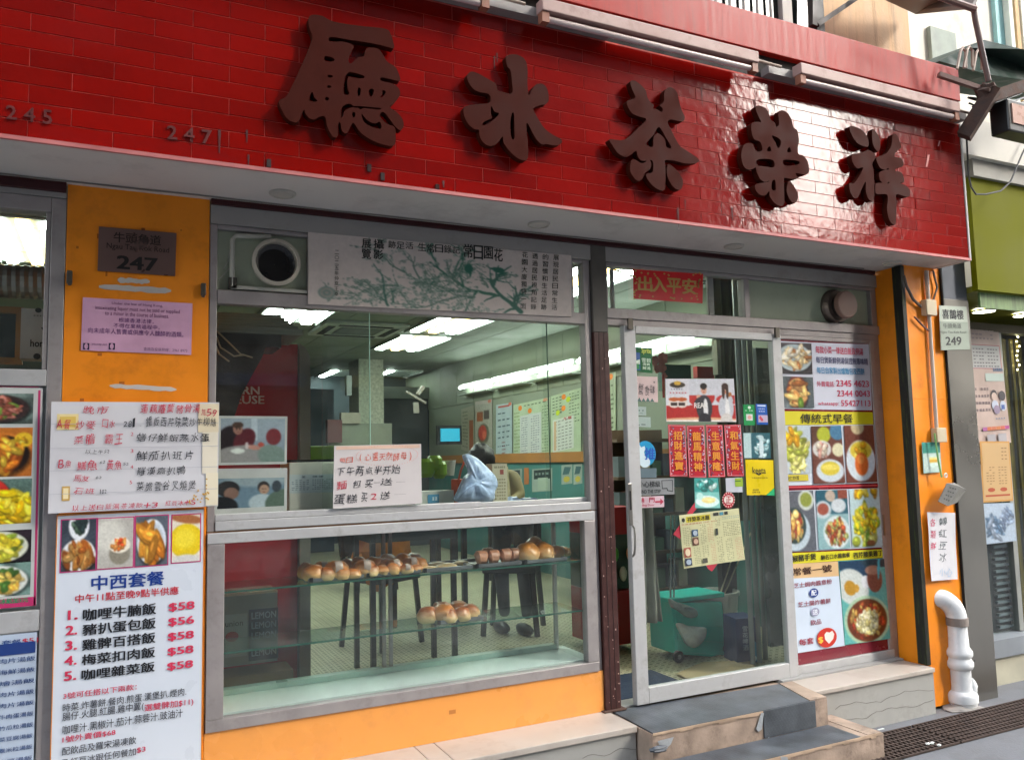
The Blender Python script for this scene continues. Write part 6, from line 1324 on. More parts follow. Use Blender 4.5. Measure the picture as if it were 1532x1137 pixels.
# handwritten bakery offer
s = S('handwritten_offer', 'white handwritten bun offer paper taped low on the shop window', 'paper', (500, 667, 630, 664, 631, 753, 498, 761), -.012, mat('white_paper_warm', '#cbc5c4', .6, var=.03), wave=.002, th=.001)
q = Q(310, 560, .26377); RR, KK = '#d86a58', '#33353c'
prect(s, 503, 668, 628, 674, '#d8b8a4'); q(s, '每日', 750, 470, 830, 505, RR, 0, .6); q(s, '(心選天然酵母)', 850, 450, 1175, 505, RR, 0, .8)
for k in range(60):
    a = k/60*2*math.pi; A = sl(s, 310+(1020+175*math.cos(a))*.26377, 560+(470+58*math.sin(a))*.26377)
    if 0.02 < A[0] < .98 and A[1] > .01: s.disc(A[0], A[1], .004, .006, '#dc8474', 6)
q(s, '下午两点半开始', 735, 522, 1100, 585, KK, 0, .9); q(s, '麵', 738, 605, 800, 655, '#c84858', 0, .9); q(s, '包', 830, 600, 880, 650, KK, 0, .9); q(s, '买', 900, 600, 945, 652, KK, 0, .9); q(s, '一', 950, 615, 985, 630, KK); q(s, '送', 990, 598, 1055, 640, KK, 0, .9); q(s, '一', 1075, 618, 1125, 628, KK)
q(s, '蛋糕', 725, 680, 865, 735, KK, 0, .9); q(s, '买', 880, 675, 915, 730, KK, 0, .9); q(s, '2', 930, 680, 968, 718, '#c84858', 0, .9); q(s, '送', 985, 672, 1045, 720, KK, 0, .9); q(s, '一', 1065, 688, 1130, 697, KK); s.done()

# red couplet above door
s = S('lucky_banner', 'red and gold lucky banner reading 出入平安 above the glass door', 'banner', (947, 403, 1052, 410, 1051, 454, 948, 447), -.006, mat('bright_red_paper', '#dc1a22', .45), th=.001)
q = Q(880, 360, .2112); GD = '#c9a458'
for k, (ch, a, b) in enumerate((('出', 358, 258), ('入', 462, 268), ('平', 565, 282), ('安', 675, 290))): q(s, ch, a, b, a+98, b+104, GD, .03)
for k in range(44):
    a = random.choice((random.uniform(325, 350), random.uniform(780, 800))) if k % 2 else random.uniform(330, 795)
    b = random.uniform(225, 420) if k % 2 else (random.uniform(215, 245)+(a-320)*.08 if k % 4 else random.uniform(385, 400)+(a-320)*.08)
    A = sl(s, 880+a*.2112, 360+b*.2112); s.disc(A[0], A[1], .014, .03, GD, 8)
s.done()

# big menu poster on the right door panel
MP = mat('menu_poster_white', '#c4c8d4', .25, var=.02)
s = Sheet('menu_poster', 'big food poster with maroon border and phone numbers on the right panel', 'poster', [Vector((3.613, -.0, 2.368)), Vector((4.374, -.0, 2.368)), Vector((4.374, -.0, .449)), Vector((3.613, -.0, .449))], FR, mat('maroon_print', '#7c1c2c', .25), th=.003)
def pt(sh, pts, col): sh.poly([sl(sh, a, b) for a, b in pts], col)
O = (1140, 480, .22869)
def pp(sh, pts, col, o): pt(sh, [(o[0]+a*o[2], o[1]+b*o[2]) for a, b in pts], col)
pp(s, ((88, 130), (322, 142), (350, 580), (110, 575)), '#c8ccd8', O); pp(s, ((322, 142), (697, 155), (720, 585), (350, 580)), '#c9cddb', O)
pp(s, ((110, 590), (722, 598), (728, 676), (116, 682)), '#d2c818', O); pp(s, ((118, 684), (728, 678), (757, 1060), (148, 1078)), '#c8d0da', O)
pp(s, ((150, 1082), (760, 1070), (761, 1080), (151, 1094)), '#c83a40', O)
O2 = (1150, 730, .26385)
pp(s, ((95, 15), (622, 0), (645, 335), (120, 362)), '#c8d0da', O2); pp(s, ((122, 368), (648, 346), (652, 394), (126, 430)), '#d8d020', O2); pp(s, ((126, 430), (390, 414), (396, 498), (130, 512)), '#dcb888', O2)
pp(s, ((130, 512), (396, 498), (430, 892), (163, 934)), '#ccdaea', O2); pp(s, ((390, 412), (652, 396), (690, 852), (428, 890)), '#4a9a94', O2)
q = Q(*O)
q(s, '每款小菜一律送白飯及例湯', 348, 172, 658, 220, '#c83058', .012); q(s, '每日煲新鮮例湯保證無落味精', 350, 240, 688, 284, '#282c60', .012); q(s, '每日自家製出爐麵包及西餅', 355, 306, 666, 350, '#2888b8', .012)
q(s, '外賣電話:', 355, 396, 472, 432, '#c83058', .006); q(s, '2345 4623', 482, 390, 695, 432, '#c83058', .01); q(s, '2344 0043', 488, 456, 702, 496, '#c83058', .01); q(s, 'whatsapp:', 362, 530, 500, 558, '#c83058', .006); q(s, '55427113', 514, 520, 706, 558, '#c83058', .01)
q(s, '傳統式早餐', 246, 608, 590, 670, '#2c2c14', .006)
def pph(sh, a, b, c, d, img, o): pphoto(sh, a, b, c, d, img, o)
s2 = s
def quadphoto(sh, pts, img, o):
    L = [sl(sh, o[0]+a*o[2], o[1]+b*o[2]) for a, b in pts]; P0 = sh.P
    def P(u, v, e=0):
        a = (L[0][0]*(1-u)+L[1][0]*u, L[0][1]*(1-u)+L[1][1]*u); b = (L[3][0]*(1-u)+L[2][0]*u, L[3][1]*(1-u)+L[2][1]*u)
        return P0(a[0]*(1-v)+b[0]*v, a[1]*(1-v)+b[1]*v, e)
    sh.P = P; sh.photo(0, 0, 1, 1, img, e=.0062); sh.P = P0
quadphoto(s, ((88, 142), (318, 150), (326, 350), (100, 345)), dish(44, 40, '#3a3438', '#b0c0c4', PALE, .5, .48, .5, .44, 60, .1, .85, elong=1.6), O)
quadphoto(s, ((102, 362), (328, 370), (338, 570), (115, 568)), dish(44, 40, '#5a6468', '#6a2c24', ['#c88848', '#d8a060', '#b06830', '#e8c878', '#587828'], .52, .5, .3, .55, 50, .12, .8, elong=1.5), O)
quadphoto(s, ((122, 690), (302, 684), (322, 995), (142, 1000)), (lambda im: (food(im, .45, .55, .42, .45, ['#c8c850', '#d8d870', '#a8b040', '#e8e090'], 80, .1, 2.0), food(im, .35, .2, .3, .15, YEL, 14, .12), grain(im))[2])(canvas(36, 56, '#b8c4cc')), O)
im = canvas(40, 66, '#6a4034'); rct(im, 0, 0, .5, .3, '#5a3c30'); ell(im, .4, .15, .22, .14, '#b0b838'); ell(im, .85, .1, .25, .15, '#4a7a9a'); ell(im, .32, .4, .3, .15, '#d0d0cc', 0, .1); food(im, .32, .4, .22, .1, ['#c88078', '#d8a090', '#e8d8c0'], 20, .08); ell(im, .85, .42, .2, .12, '#d8d4b0'); ell(im, .55, .78, .44, .2, '#c8d4dc', 0, .05); ell(im, .55, .74, .3, .12, '#d8c440', 0, .15); ell(im, .55, .72, .28, .05, '#e8d868', 0, .3)
quadphoto(s, ((315, 690), (512, 686), (540, 1060), (332, 1066)), grain(im), O)
im = canvas(40, 66, '#6e3c30'); ell(im, .45, .04, .22, .12, '#c8b890'); ell(im, .5, .62, .48, .36, '#ccd8e0', 0, .05); ell(im, .52, .44, .36, .16, '#d8c040', 0, .15); food(im, .52, .44, .3, .12, YEL, 16, .1); ell(im, .52, .68, .22, .2, '#d86828', 0, .15); ell(im, .5, .6, .12, .08, '#e89048', 0, .4)
quadphoto(s, ((530, 686), (722, 682), (750, 1052), (550, 1060)), grain(im), O)
pp(s, ((148, 1006), (296, 1004), (300, 1044), (150, 1050)), '#c8b830', O); q(s, '蝦仁炒蛋', 154, 1014, 238, 1042, '#3c3c20', .01)
im = canvas(36, 66, '#5c6068'); ell(im, .7, .16, .3, .17, '#c0c8c0', 0, .08); ell(im, .7, .15, .22, .12, '#8a9440', 0, .1); ell(im, .2, .66, .6, .34, '#b8c8d0', 0, .06); ell(im, .2, .58, .45, .3, '#2c4040', 0, .06); food(im, .2, .58, .34, .24, ['#b84838', '#d8a858', '#e8d080', '#8a3028'], 60, .1)
quadphoto(s, ((98, 18), (248, 14), (268, 350), (120, 358)), grain(im), O2)
im = canvas(36, 66, '#8ab0b4'); rct(im, 0, 0, 1, .4, '#2c5c6c'); ell(im, .2, .33, .26, .15, '#c0ccd0'); ell(im, .2, .32, .18, .1, '#9a5040'); ell(im, .7, .27, .24, .12, '#c8d0d4'); ell(im, .45, .1, .16, .1, '#b8a898'); rct(im, .7, 0, 1, .14, '#8a4838'); ell(im, .6, .72, .42, .28, '#d0dcdc', 0, .06); food(im, .6, .72, .36, .23, ['#b85030', '#c8c078', '#8a3820', '#d8a050', '#90a858'], 90, .07)
quadphoto(s, ((262, 14), (438, 8), (458, 340), (280, 348)), grain(im), O2)
im = canvas(36, 66, '#b8d0d4'); food(im, .5, .05, .5, .06, YEL, 12, .1); food(im, .5, .55, .45, .32, ['#d8c820', '#e8a818', '#b8c840', '#f0d840', '#90b030'], 110, .08); food(im, .4, .9, .4, .06, GREENY, 12, .12); ell(im, .62, .94, .14, .05, '#8a5838')
quadphoto(s, ((452, 8), (620, 2), (642, 325), (470, 335)), grain(im), O2)
q = Q(*O2)
q(s, '椒豬手煲', 128, 370, 264, 416, '#1c1c14', .02); q(s, '馳名口水雞套餐', 292, 366, 456, 404, '#1c1c14', .016); q(s, '西芹腰果雞丁', 476, 352, 640, 396, '#1c1c14', .02)
q(s, '常餐一號', 130, 436, 352, 492, '#3c1c14', .016); q(s, '芝士焗肉醬意粉', 136, 518, 352, 562, '#8c2840', .012); q(s, '芝士腸炸薯餅', 162, 626, 346, 670, '#8c2840', .012); q(s, '飲品', 232, 740, 292, 775, '#8c2840', .012); q(s, '每套', 168, 845, 250, 890, '#a02c40', .016)
def pdisc(sh, a, b, r, col, o):
    A = sl(sh, o[0]+a*o[2], o[1]+b*o[2]); B_ = sl(sh, o[0]+(a+r)*o[2], o[1]+b*o[2]); C_ = sl(sh, o[0]+a*o[2], o[1]+(b+r)*o[2]); sh.disc(A[0], A[1], abs(B_[0]-A[0]), abs(C_[1]-A[1]), col)
pdisc(s, 250, 592, 26, '#1c3c8c', O2); q(s, '配', 236, 576, 264, 608, '#f0f4f8', .02); pdisc(s, 257, 700, 24, '#9a9cb8', O2); q(s, '送', 243, 684, 271, 716, '#e8ecf4', .02)
pdisc(s, 323, 845, 56, '#c83020', O2); q(s, '$', 276, 840, 300, 880, '#f0c040', .03); pp(s, ((308, 828), (320, 812), (336, 816), (352, 806), (364, 824), (358, 852), (334, 880), (312, 856)), '#ece4dc', O2)
im = canvas(56, 100, '#5fb0aa'); rct(im, 0, 0, 1, .1, '#28404a'); ell(im, .2, .05, .5, .12, '#1c3c58', .3, .3); ell(im, .25, .32, .36, .22, '#c8d0cc', .2, .1); ell(im, .2, .33, .13, .09, '#b88a28', .2); ell(im, .34, .34, .05, .05, '#c89838'); ell(im, .55, .27, .1, .08, '#d8dce0'); ell(im, .75, .25, .17, .16, '#8a5040', 0, .1); ell(im, .72, .13, .17, .06, '#b0806a', 0, .2); ell(im, .86, .1, .03, .16, '#4ab0c0', .2)
ell(im, .52, .74, .5, .30, '#a8c8a8', 0, .04); ell(im, .52, .74, .44, .26, '#6a3418', 0, .05); food(im, .52, .74, .4, .23, ['#8a4020', '#c89848', '#a83c20', '#d8b860'], 90, .055); food(im, .52, .76, .26, .15, ['#e8e0a8', '#f0e8c0', '#d8cc80'], 80, .05)
quadphoto(s, ((394, 416), (650, 400), (686, 850), (430, 886)), grain(im), O2)
s.done()

# ------------------------------------------------------------------ stickers and posters on the sliding door
q = Q(920, 480, .2463); DY = -.0125
def D(name, lab, cat, c, m, th=.001, **k):
    c = [(920+a*.2463, 480+b*.2463) for a, b in c]; return Sheet(name, lab, cat, [Y(u, v, DY) for u, v in c], FR, m, th=th, **k)
def drct(sh, a, b, c, d, col): prect(sh, a, b, c, d, col, (920, 480, .2463))
def dpoly(sh, pts, col): pp(sh, pts, col, (920, 480, .2463))
def ddisc(sh, a, b, r, col): pdisc(sh, a, b, r, col, (920, 480, .2463))
s = D('sticker', 'dark green soft drink sticker with a can at the top of the glass door', 'sticker', ((92, 155), (224, 165), (228, 318), (95, 305)), mat('green_sticker', '#0f5c30', .35))
drct(s, 103, 190, 153, 298, '#1c4c8c'); drct(s, 108, 235, 148, 292, '#1a7c40'); dpoly(s, ((106, 250), (150, 232), (150, 250), (106, 268)), '#c8dcc8'); q(s, 'Sprite', 104, 238, 150, 268, '#e8f4e8', .01); q(s, 'Sprite', 160, 165, 216, 205, '#c8d860', .02)
q(s, '雪碧', 160, 225, 215, 250, '#c8e0c8', .01); q(s, '清爽', 165, 252, 210, 270, '#c8e0c8', .01); q(s, '解渴', 165, 274, 212, 294, '#c8e0c8', .01); s.done()
s = D('sticker', 'pale pink square sticker with rough brush characters under the green sticker', 'sticker', ((92, 335), (258, 340), (262, 495), (96, 488)), mat('pale_pink_sticker', '#cdb6b4', .4))
q(s, '有營', 105, 375, 175, 445, '#4a4448', 0, 1); q(s, '食肆', 180, 385, 245, 450, '#4a4448', 0, 1); ddisc(s, 115, 358, 9, '#6a6468'); ddisc(s, 238, 374, 5, '#6a6468')
for k in range(5): dpoly(s, ((110+k*26, 488), (122+k*26, 468-5*(k % 2)), (136+k*26, 490)), '#4c6c68')
s.done()
s = D('sticker', 'faint white line figure sticker with a rounded base on the glass door', 'sticker', ((108, 580), (216, 585), (218, 646), (106, 642)), mat('faint_white_sticker', '#9fb0aa', .4))
drct(s, 122, 630, 150, 637, '#2c3434'); drct(s, 160, 630, 185, 637, '#2c3434'); s.done()
s = D('sticker', 'round faint white face sticker above the line figure base', 'sticker', ((128, 520), (190, 522), (190, 576), (128, 574)), mat('faint_white_sticker', ''))
ddisc(s, 148, 545, 4, '#38504c'); ddisc(s, 170, 546, 4, '#38504c'); drct(s, 148, 560, 170, 563, '#38504c'); s.done()
s = D('sticker', 'blue and white round push sticker with the character 推', 'sticker', ((122, 730), (248, 730), (248, 884), (122, 884)), mat('clear_film', '#7f9a94', .2))
# round sticker body: trim corners by building a disc over a transparent backing is avoided: replace the sheet by a disc
for ch in list(s.root.children): bpy.data.objects.remove(ch)
cc = Y(920+185*.2463, 480+806*.2463, DY); rr_ = (Y(920+248*.2463, 680, DY).x-Y(920+122*.2463, 680, DY).x)/2; hh_ = (Y(966, 480+730*.2463, DY).z-Y(966, 480+884*.2463, DY).z)/2
mb = MB(); n = 32; F_ = [(cc.x+rr_*math.cos(2*math.pi*k/n), DY, cc.z+hh_*math.sin(2*math.pi*k/n)) for k in range(n)]; mb.poly(F_); mb.build('disc', mat('sky_blue_sticker', '#2a98c8', .35), s.root)
dpoly(s, ((130, 765), (150, 755), (160, 770), (180, 762), (185, 780), (178, 800), (195, 850), (170, 875), (140, 850), (126, 815)), '#c8dce4'); ddisc(s, 185, 860, 32, '#c4d8e0'); q(s, '推', 182, 775, 246, 845, '#1c58b8', .02); s.done()
s = D('sticker', 'grey mind the step sign with a step drawing low on the glass door', 'sign', ((134, 958), (360, 955), (361, 1052), (136, 1062)), mat('silver_grey_sign', '#8c8f90', .35, .2))
q(s, '小心梯級', 142, 972, 275, 1012, '#202428', .01); q(s, 'MIND THE STEP', 145, 1025, 278, 1050, '#202428', .012); dpoly(s, ((282, 968), (350, 966), (351, 970), (282, 972)), '#303438'); dpoly(s, ((282, 972), (286, 972), (290, 1022), (286, 1022)), '#303438'); dpoly(s, ((347, 970), (351, 970), (353, 1042), (349, 1042)), '#303438'); dpoly(s, ((286, 1018), (318, 1016), (322, 1030), (350, 1036), (350, 1041), (318, 1035), (314, 1022), (287, 1023)), '#202428'); s.done()
s = D('sticker', 'pale pink pull door sticker with a red arrow under the step sign', 'sign', ((136, 1068), (298, 1062), (300, 1130), (138, 1137)), mat('pale_pink_sign', '#cdb4bc', .4))
q(s, '趟', 145, 1075, 178, 1105, '#b02848', .012); q(s, '門', 208, 1072, 240, 1102, '#b02848', .012); q(s, 'Sliding Door', 146, 1110, 240, 1130, '#b02848', .006); dpoly(s, ((244, 1094), (275, 1092), (275, 1078), (296, 1097), (276, 1116), (275, 1102), (244, 1104)), '#b02848'); s.done()
s = D('sticker', 'small blank grey blue label behind the step sign', 'sticker', ((120, 894), (252, 894), (252, 952), (122, 954)), mat('grey_blue_label', '#5e7078', .4)); s.done()
# promo poster with two people (plain figures)
s = D('promotion_poster', 'white and red drinks promotion poster with two people on the glass door', 'poster', ((306, 352), (722, 352), (738, 614), (312, 612)), mat('poster_grey_white', '#c4c4cc', .3))
im = canvas(110, 70, '#c6c8d0')
def PXY(a, b): return ((a-306)/425, (b-352)/260)
rct(im, 0, .62, 1, .92, '#a82824'); ell(im, .5, .98, .6, .08, '#d8a880'); ell(im, .5, 1.0, .6, .05, '#e0d8d0'); ell(im, .5, .42, .2, .24, '#b02c28', 0, .05); ell(im, .9, .48, .18, .12, '#b02c28')
rct(im, .33, 0, 1, .38, '#c6c8d0')
for (x, sh_, hr, tr) in ((.54, '#34343a', '#1c1412', '#26262c'), (.86, '#b8bcc4', '#38221a', '#c8c4c0')):
    ell(im, x, .68, .115, .30, sh_, 0, .08); ell(im, x+.02, .72, .035, .26, '#dcdcdc', 0, .1); ell(im, x, .96, .09, .16, tr, 0, .1)
    ell(im, x+.002, .25, .044, .11, '#d0a088', 0, .1); ell(im, x, .17, .05, .07, hr, 0, .15)
ell(im, .83, .3, .022, .17, '#38221a', 0, .2); ell(im, .89, .3, .02, .17, '#38221a', 0, .2)

for x in (.54, .86):
    for dx in (-.014, .014): ell(im, x+dx, .25, .007, .012, '#2a1c1a', 0, .3)
    ell(im, x+.002, .31, .014, .011, '#a84a44', 0, .3); ell(im, x+.002, .28, .006, .02, '#b88870', 0, .4)
ell(im, .46, .42, .03, .05, '#d0a088'); ell(im, .47, .5, .05, .1, '#34343a', .6); ell(im, .93, .37, .026, .06, '#a86838'); ell(im, .94, .5, .03, .1, '#b8bcc4')
rct(im, 0, 0, .325, .62, '#cfd0d6'); ell(im, .165, .14, .11, .07, '#3a3228', 0, .1); ell(im, .165, .10, .05, .05, '#c8a038', 0, .1); ell(im, .11, .58, .08, .10, '#d8d0c8', 0, .08); ell(im, .22, .58, .08, .10, '#d8d0c8', 0, .08); ell(im, .11, .48, .075, .045, '#b85828', 0, .1); ell(im, .22, .48, .075, .045, '#b85828', 0, .1); rct(im, .07, .56, .15, .62, '#3a2c28'); rct(im, .18, .56, .26, .62, '#3a2c28')
s.photo(.004, .004, .996, .996, grain(im)); q(s, 'REAL', 485, 505, 560, 535, '#d8d4d0', .02); s.scrawl(.07, .22, .28, .27, '#707888', 6); s.scrawl(.05, .3, .3, .36, '#c86878', 6)
s.done()
# four red scroll banners
for k, (a0, b0, a1, b1, a2, b2, a3, b3, st_) in enumerate(((322, 630, 428, 632, 442, 945, 334, 945, '招財進寶'), (436, 636, 543, 634, 556, 952, 450, 952, '龍馬精神'), (552, 632, 653, 632, 670, 948, 568, 950, '生意興隆'), (662, 632, 764, 630, 785, 944, 682, 944, '和氣生財'))):
    s = D('lucky_scroll', ['leftmost of the four red lucky papers on the glass door, reading 招財進寶', 'second from the left of the four red lucky papers, reading 龍馬精神', 'third from the left of the four red lucky papers, reading 生意興隆', 'rightmost of the four red lucky papers, reading 和氣生財'][k], 'lucky paper', ((a0, b0), (a1, b1), (a2, b2), (a3, b3)), mat('scroll_red', '#b41428', .4), group='red lucky papers on the glass door')
    s.rect(.03, .012, .97, .022, '#d89098'); s.rect(.03, .978, .97, .988, '#d89098'); s.rect(.03, .02, .06, .98, '#d89098'); s.rect(.94, .02, .97, .98, '#d89098')
    rd = random.Random(k+70)
    for j in range(90):
        t = rd.uniform(.03, .97); e_ = abs(t-.5)*2; sdx = rd.uniform(.08, .2+.12*(e_ > .8)+.2*(e_ > .92)); sx_ = sdx if j % 2 else 1-sdx; c_ = rd.choice(('#3c4468', '#8a94b0', '#b8b0c0', '#5c3050', '#2c3a50', '#c8a8b0')); s.disc(sx_, t, rd.uniform(.02, .05), rd.uniform(.008, .02), c_, 6)
    for j, ch in enumerate(st_): s.text(ch, .28, .13+.195*j, .74, .13+.195*j+.16, '#d88a20', .03, .3)
    s.done()
# payment stickers
s = D('sticker', 'green mobile payment sticker at the right edge of the glass door', 'sticker', ((778, 508), (846, 510), (852, 634), (784, 634)), mat('payment_green', '#128a48', .35)); drct(s, 795, 566, 836, 605, '#c8d0cc'); s.scrawl(.15, .25, .85, .33, '#d8e8dc', 4); ddisc(s, 815, 526, 9, '#d8e8dc'); ddisc(s, 816, 586, 12, '#d89890'); s.done()
s = D('sticker', 'blue mobile payment sticker beside the green one', 'sticker', ((856, 504), (922, 506), (930, 630), (862, 630)), mat('payment_blue', '#1c58b0', .35)); s.rect(.12, .05, .88, .12, '#c8d4e8'); s.scrawl(.2, .2, .8, .28, '#d0dcf0', 4); s.scrawl(.2, .32, .8, .4, '#d0dcf0', 3); drct(s, 868, 572, 925, 616, '#b8a8c0'); dpoly(s, ((880, 575), (900, 600), (890, 612), (872, 590)), '#c84858'); s.done()
s = D('sticker', 'pale teal poster of a tall drink on ice right of the scrolls', 'poster', ((778, 680), (942, 680), (946, 834), (784, 834)), mat('ice_teal', '#3c7078', .3))
im = canvas(50, 46, '#2c5c66'); rct(im, 0, 0, .27, 1, '#b0c8c8'); food(im, .68, .5, .3, .5, ['#5c98a0', '#a8ccd0', '#2c5058', '#c0dcdc'], 40, .1); ell(im, .66, .6, .09, .38, '#c8d8dc', 0, .1); ell(im, .66, .2, .1, .12, '#b8ccd0'); s.photo(.01, .01, .99, .99, grain(im)); s.done()
s = D('delivery_sticker', 'yellow rounded delivery sticker with a small black wordmark', 'sticker', ((792, 842), (962, 846), (968, 1056), (802, 1058)), mat('delivery_yellow', '#d8bf10', .3))
q(s, 'keeta', 834, 884, 914, 924, '#1c1a10', .008); dpoly(s, ((850, 924), (858, 918), (872, 926), (886, 918), (890, 924), (872, 936)), '#1c1a10'); q(s, '外賣美食即刻送到', 828, 945, 925, 955, '#2c2810'); q(s, '即刻掃碼', 832, 1018, 870, 1030, '#2c2810'); q(s, '立即下單', 828, 1034, 878, 1044, '#1c1a10', .01)
dpoly(s, ((912, 1055), (965, 1008), (967, 1055)), '#10a868'); s.done()
s = D('sticker', 'teal dessert flyer with a slab of cake low on the glass door', 'flyer', ((482, 955), (625, 955), (640, 1137), (486, 1137)), mat('teal_flyer', '#74b8b0', .35))
im = canvas(40, 50, '#7cc0b8'); rct(im, 0, 0, 1, .45, '#3c9890'); food(im, .5, .22, .4, .18, ['#2c7870', '#c8e8e0', '#58b0a8'], 22, .12); ell(im, .5, .78, .48, .2, '#d8ece8', 0, .06); ell(im, .55, .74, .28, .1, '#e8d888', 0, .1); rct(im, .3, .66, .82, .76, '#f0e4a0'); ell(im, .2, .6, .14, .12, '#b8e0d8'); s.photo(.01, .01, .99, .99, grain(im)); s.done()
s = D('sticker', 'round red and white badge sticker beside the cake flyer', 'sticker', ((645, 1036), (735, 1036), (735, 1137), (645, 1137)), mat('red_badge_back', '#a82430', .4))
for ch in list(s.root.children): bpy.data.objects.remove(ch)
cc = Y(920+690*.2463, 480+1087*.2463, DY); MB().poly([(cc.x+.044*math.cos(k*math.pi/14), DY, cc.z+.047*math.sin(k*math.pi/14)) for k in range(28)]).build('disc', mat('red_badge', '#a82030', .4), s.root)
for k in range(16): ddisc(s, 690+37*math.cos(k*math.pi/8), 1087+42*math.sin(k*math.pi/8), 3.5, '#d8c0b8')
ddisc(s, 690, 1087, 28, '#d8d4cc'); q(s, '正', 674, 1066, 706, 1108, '#a82030', .03); s.done()
s = D('sticker', 'small white card with yellow green label under the scrolls', 'card', ((672, 955), (772, 950), (776, 1040), (676, 1042)), mat('white_card2', '#b8bcc4', .4)); drct(s, 728, 956, 778, 1004, '#8aa828'); s.rect(.55, .2, .9, .28, '#406820'); s.done()
# printed a-la-carte list taped crooked on red paper diamonds
O = (920, 740, .3491); c = [(275, 88), (530, 58), (557, 278), (295, 316)]
for k, pts in enumerate((((250, 170), (345, 28), (350, 60), (300, 120), (280, 190)), ((390, 300), (440, 296), (416, 328), (400, 318)))):
    P_ = [Y(O[0]+a*O[2], O[1]+b*O[2], DY) for a, b in pts]; MB().poly(P_).poly([p+Vector((0, .002, 0)) for p in P_][::-1]).build('red_paper', mat('red_diamond', '#b0283c', .6), label=['crooked red paper showing at the upper left behind the yellow menu', 'red paper tip showing below the yellow menu'][k], cat='paper')
s = Sheet('takeaway_menu', 'pale yellow takeaway menu sheet taped crooked on the glass door', 'menu', [Y(O[0]+a*O[2], O[1]+b*O[2], DY-.003) for a, b in c], FR, mat('pale_yellow_paper', '#c8c79c', .4), th=.001, wave=.002)
s.rect(.10, .045, .50, .155, '#c8bc28'); s.text('祥榮茶冰廳', .12, .055, .48, .145, '#28240c', .02); s.disc(.055, .10, .025, .04, '#1c1c14'); s.text('外賣速遞電話 2345 4623', .02, .17, .6, .2, '#a84838')
for (a, b, c_, d, col) in ((.55, .03, .64, .09, '#3a3c38'), (.66, .03, .72, .09, '#4a8ca0'), (.74, .03, .80, .09, '#3a3c38'), (.17, .30, .27, .43, '#3c5878'), (.17, .45, .27, .60, '#6a4838'), (.02, .62, .13, .80, '#a85848'), (.02, .82, .13, .96, '#30384c'), (.56, .33, .60, .46, '#38403c'), (.30, .86, .38, .95, '#48483c')): s.rect(a, b, c_, d, col)
s.disc(.22, .365, .035, .05, '#a8b8c4'); s.disc(.22, .525, .035, .05, '#c8a890'); s.disc(.075, .71, .04, .07, '#d8c8a8'); s.disc(.075, .89, .04, .05, '#98a8b8')
for (x0, x1, y0, y1, col, n_) in ((.02, .15, .24, .58, '#5a5c4c', 4), (.30, .40, .22, .58, '#5a5c4c', 3), (.42, .52, .22, .55, '#b87868', 3), (.17, .28, .64, .96, '#5a5c4c', 4), (.31, .42, .62, .84, '#5a5c4c', 3), (.45, .53, .6, .95, '#b87868', 3), (.56, .66, .5, .95, '#5a5c4c', 3), (.68, .98, .12, .18, '#5a8c9c', 8), (.68, .98, .22, .5, '#3c3e34', 9), (.70, .82, .55, .95, '#5a5c4c', 4), (.86, .97, .55, .95, '#b87868', 4), (.56, .65, .14, .3, '#5a5c4c', 3)):
    y_ = y0
    while y_ < y1: s.scrawl(x0, y_, x1, y_+.018, col, n_); y_ += .032
s.done()

# ------------------------------------------------------------------ menus on the interior right wall
def wallposter(lab, u0, u1, vt0, vt1, vb0, vb1, m, name='wall_menu', x=RX-.014, grp=None):
    return Sheet(name, lab, 'menu', [X(u0, vt0, x), X(u1, vt1, x), X(u1, vb1, x), X(u0, vb0, x)], (-1, 0, 0), m, th=.002, group=grp)
GW, IV = mat('pale_green_menu', '#9fae94', .35), mat('ivory_menu', '#b4b79c', .35)
def rows(s, x0, x1, y0, y1, st, col, n): 
    y_ = y0
    while y_ < y1: s.scrawl(x0, y_, x1, y_+st*.55, col, n); y_ += st
g_ = 'menus on the right interior wall'
s = wallposter('menu board nearest the window jamb with two orange tags and a handwritten sheet', 824, 869, 593, 580, 685, 675, GW, grp=g_)
rows(s, .05, .40, .04, .30, .05, '#23301c', 3); rows(s, .62, .97, .04, .5, .05, '#23301c', 4)
for a, b, c_ in ((.45, .07, '#d8781c'), (.44, .25, '#d8781c'), (.60, .13, '#a8b818'), (.25, .3, '#a8b818')): s.disc(a, b, .07, .045, c_, 12)
s.rect(.08, .40, .78, .92, '#b8bcb8'); rows(s, .12, .74, .43, .9, .05, '#5c5458', 5); s.rect(.12, .43, .2, .9, '#b89878'); s.text('午餐', .45, .40, .72, .45, '#a83a40', .02); s.done()
s = wallposter('wide menu board second from the window jamb with orange tags and price columns', 768, 823, 606, 594, 691, 684, GW, grp=g_)
for a, b in ((.2, .08), (.47, .16)): s.disc(a, b, .055, .045, '#d8781c', 12)
s.disc(.88, .03, .06, .03, '#c88a70', 12); rows(s, .3, .9, .04, .09, .06, '#23301c', 6); rows(s, .03, .2, .14, .9, .06, '#6c7a3c', 3); s.rect(.2, .22, .78, .97, '#b0b4b4'); rows(s, .24, .42, .26, .95, .04, '#4c4460', 4); rows(s, .5, .74, .26, .95, .04, '#4c4460', 4); rows(s, .8, .97, .12, .95, .05, '#4a5a3c', 3); s.done()
s = wallposter('pale blue menu sheet in the middle of the wall row', 742, 766, 606, 602, 694, 690, mat('pale_blue_menu', '#9aaab0', .35), grp=g_)
s.disc(.88, .02, .1, .03, '#c8705c', 12); s.rect(.15, .03, .85, .06, '#a85048')
for t in (.14, .25, .36, .46, .55): rows(s, .1, .92, t, t+.04, .07, '#1c3448', 3)
rows(s, .35, .65, .64, .9, .06, '#8a5058', 1); rows(s, .1, .9, .7, .74, .05, '#2c3a50', 6); s.done()
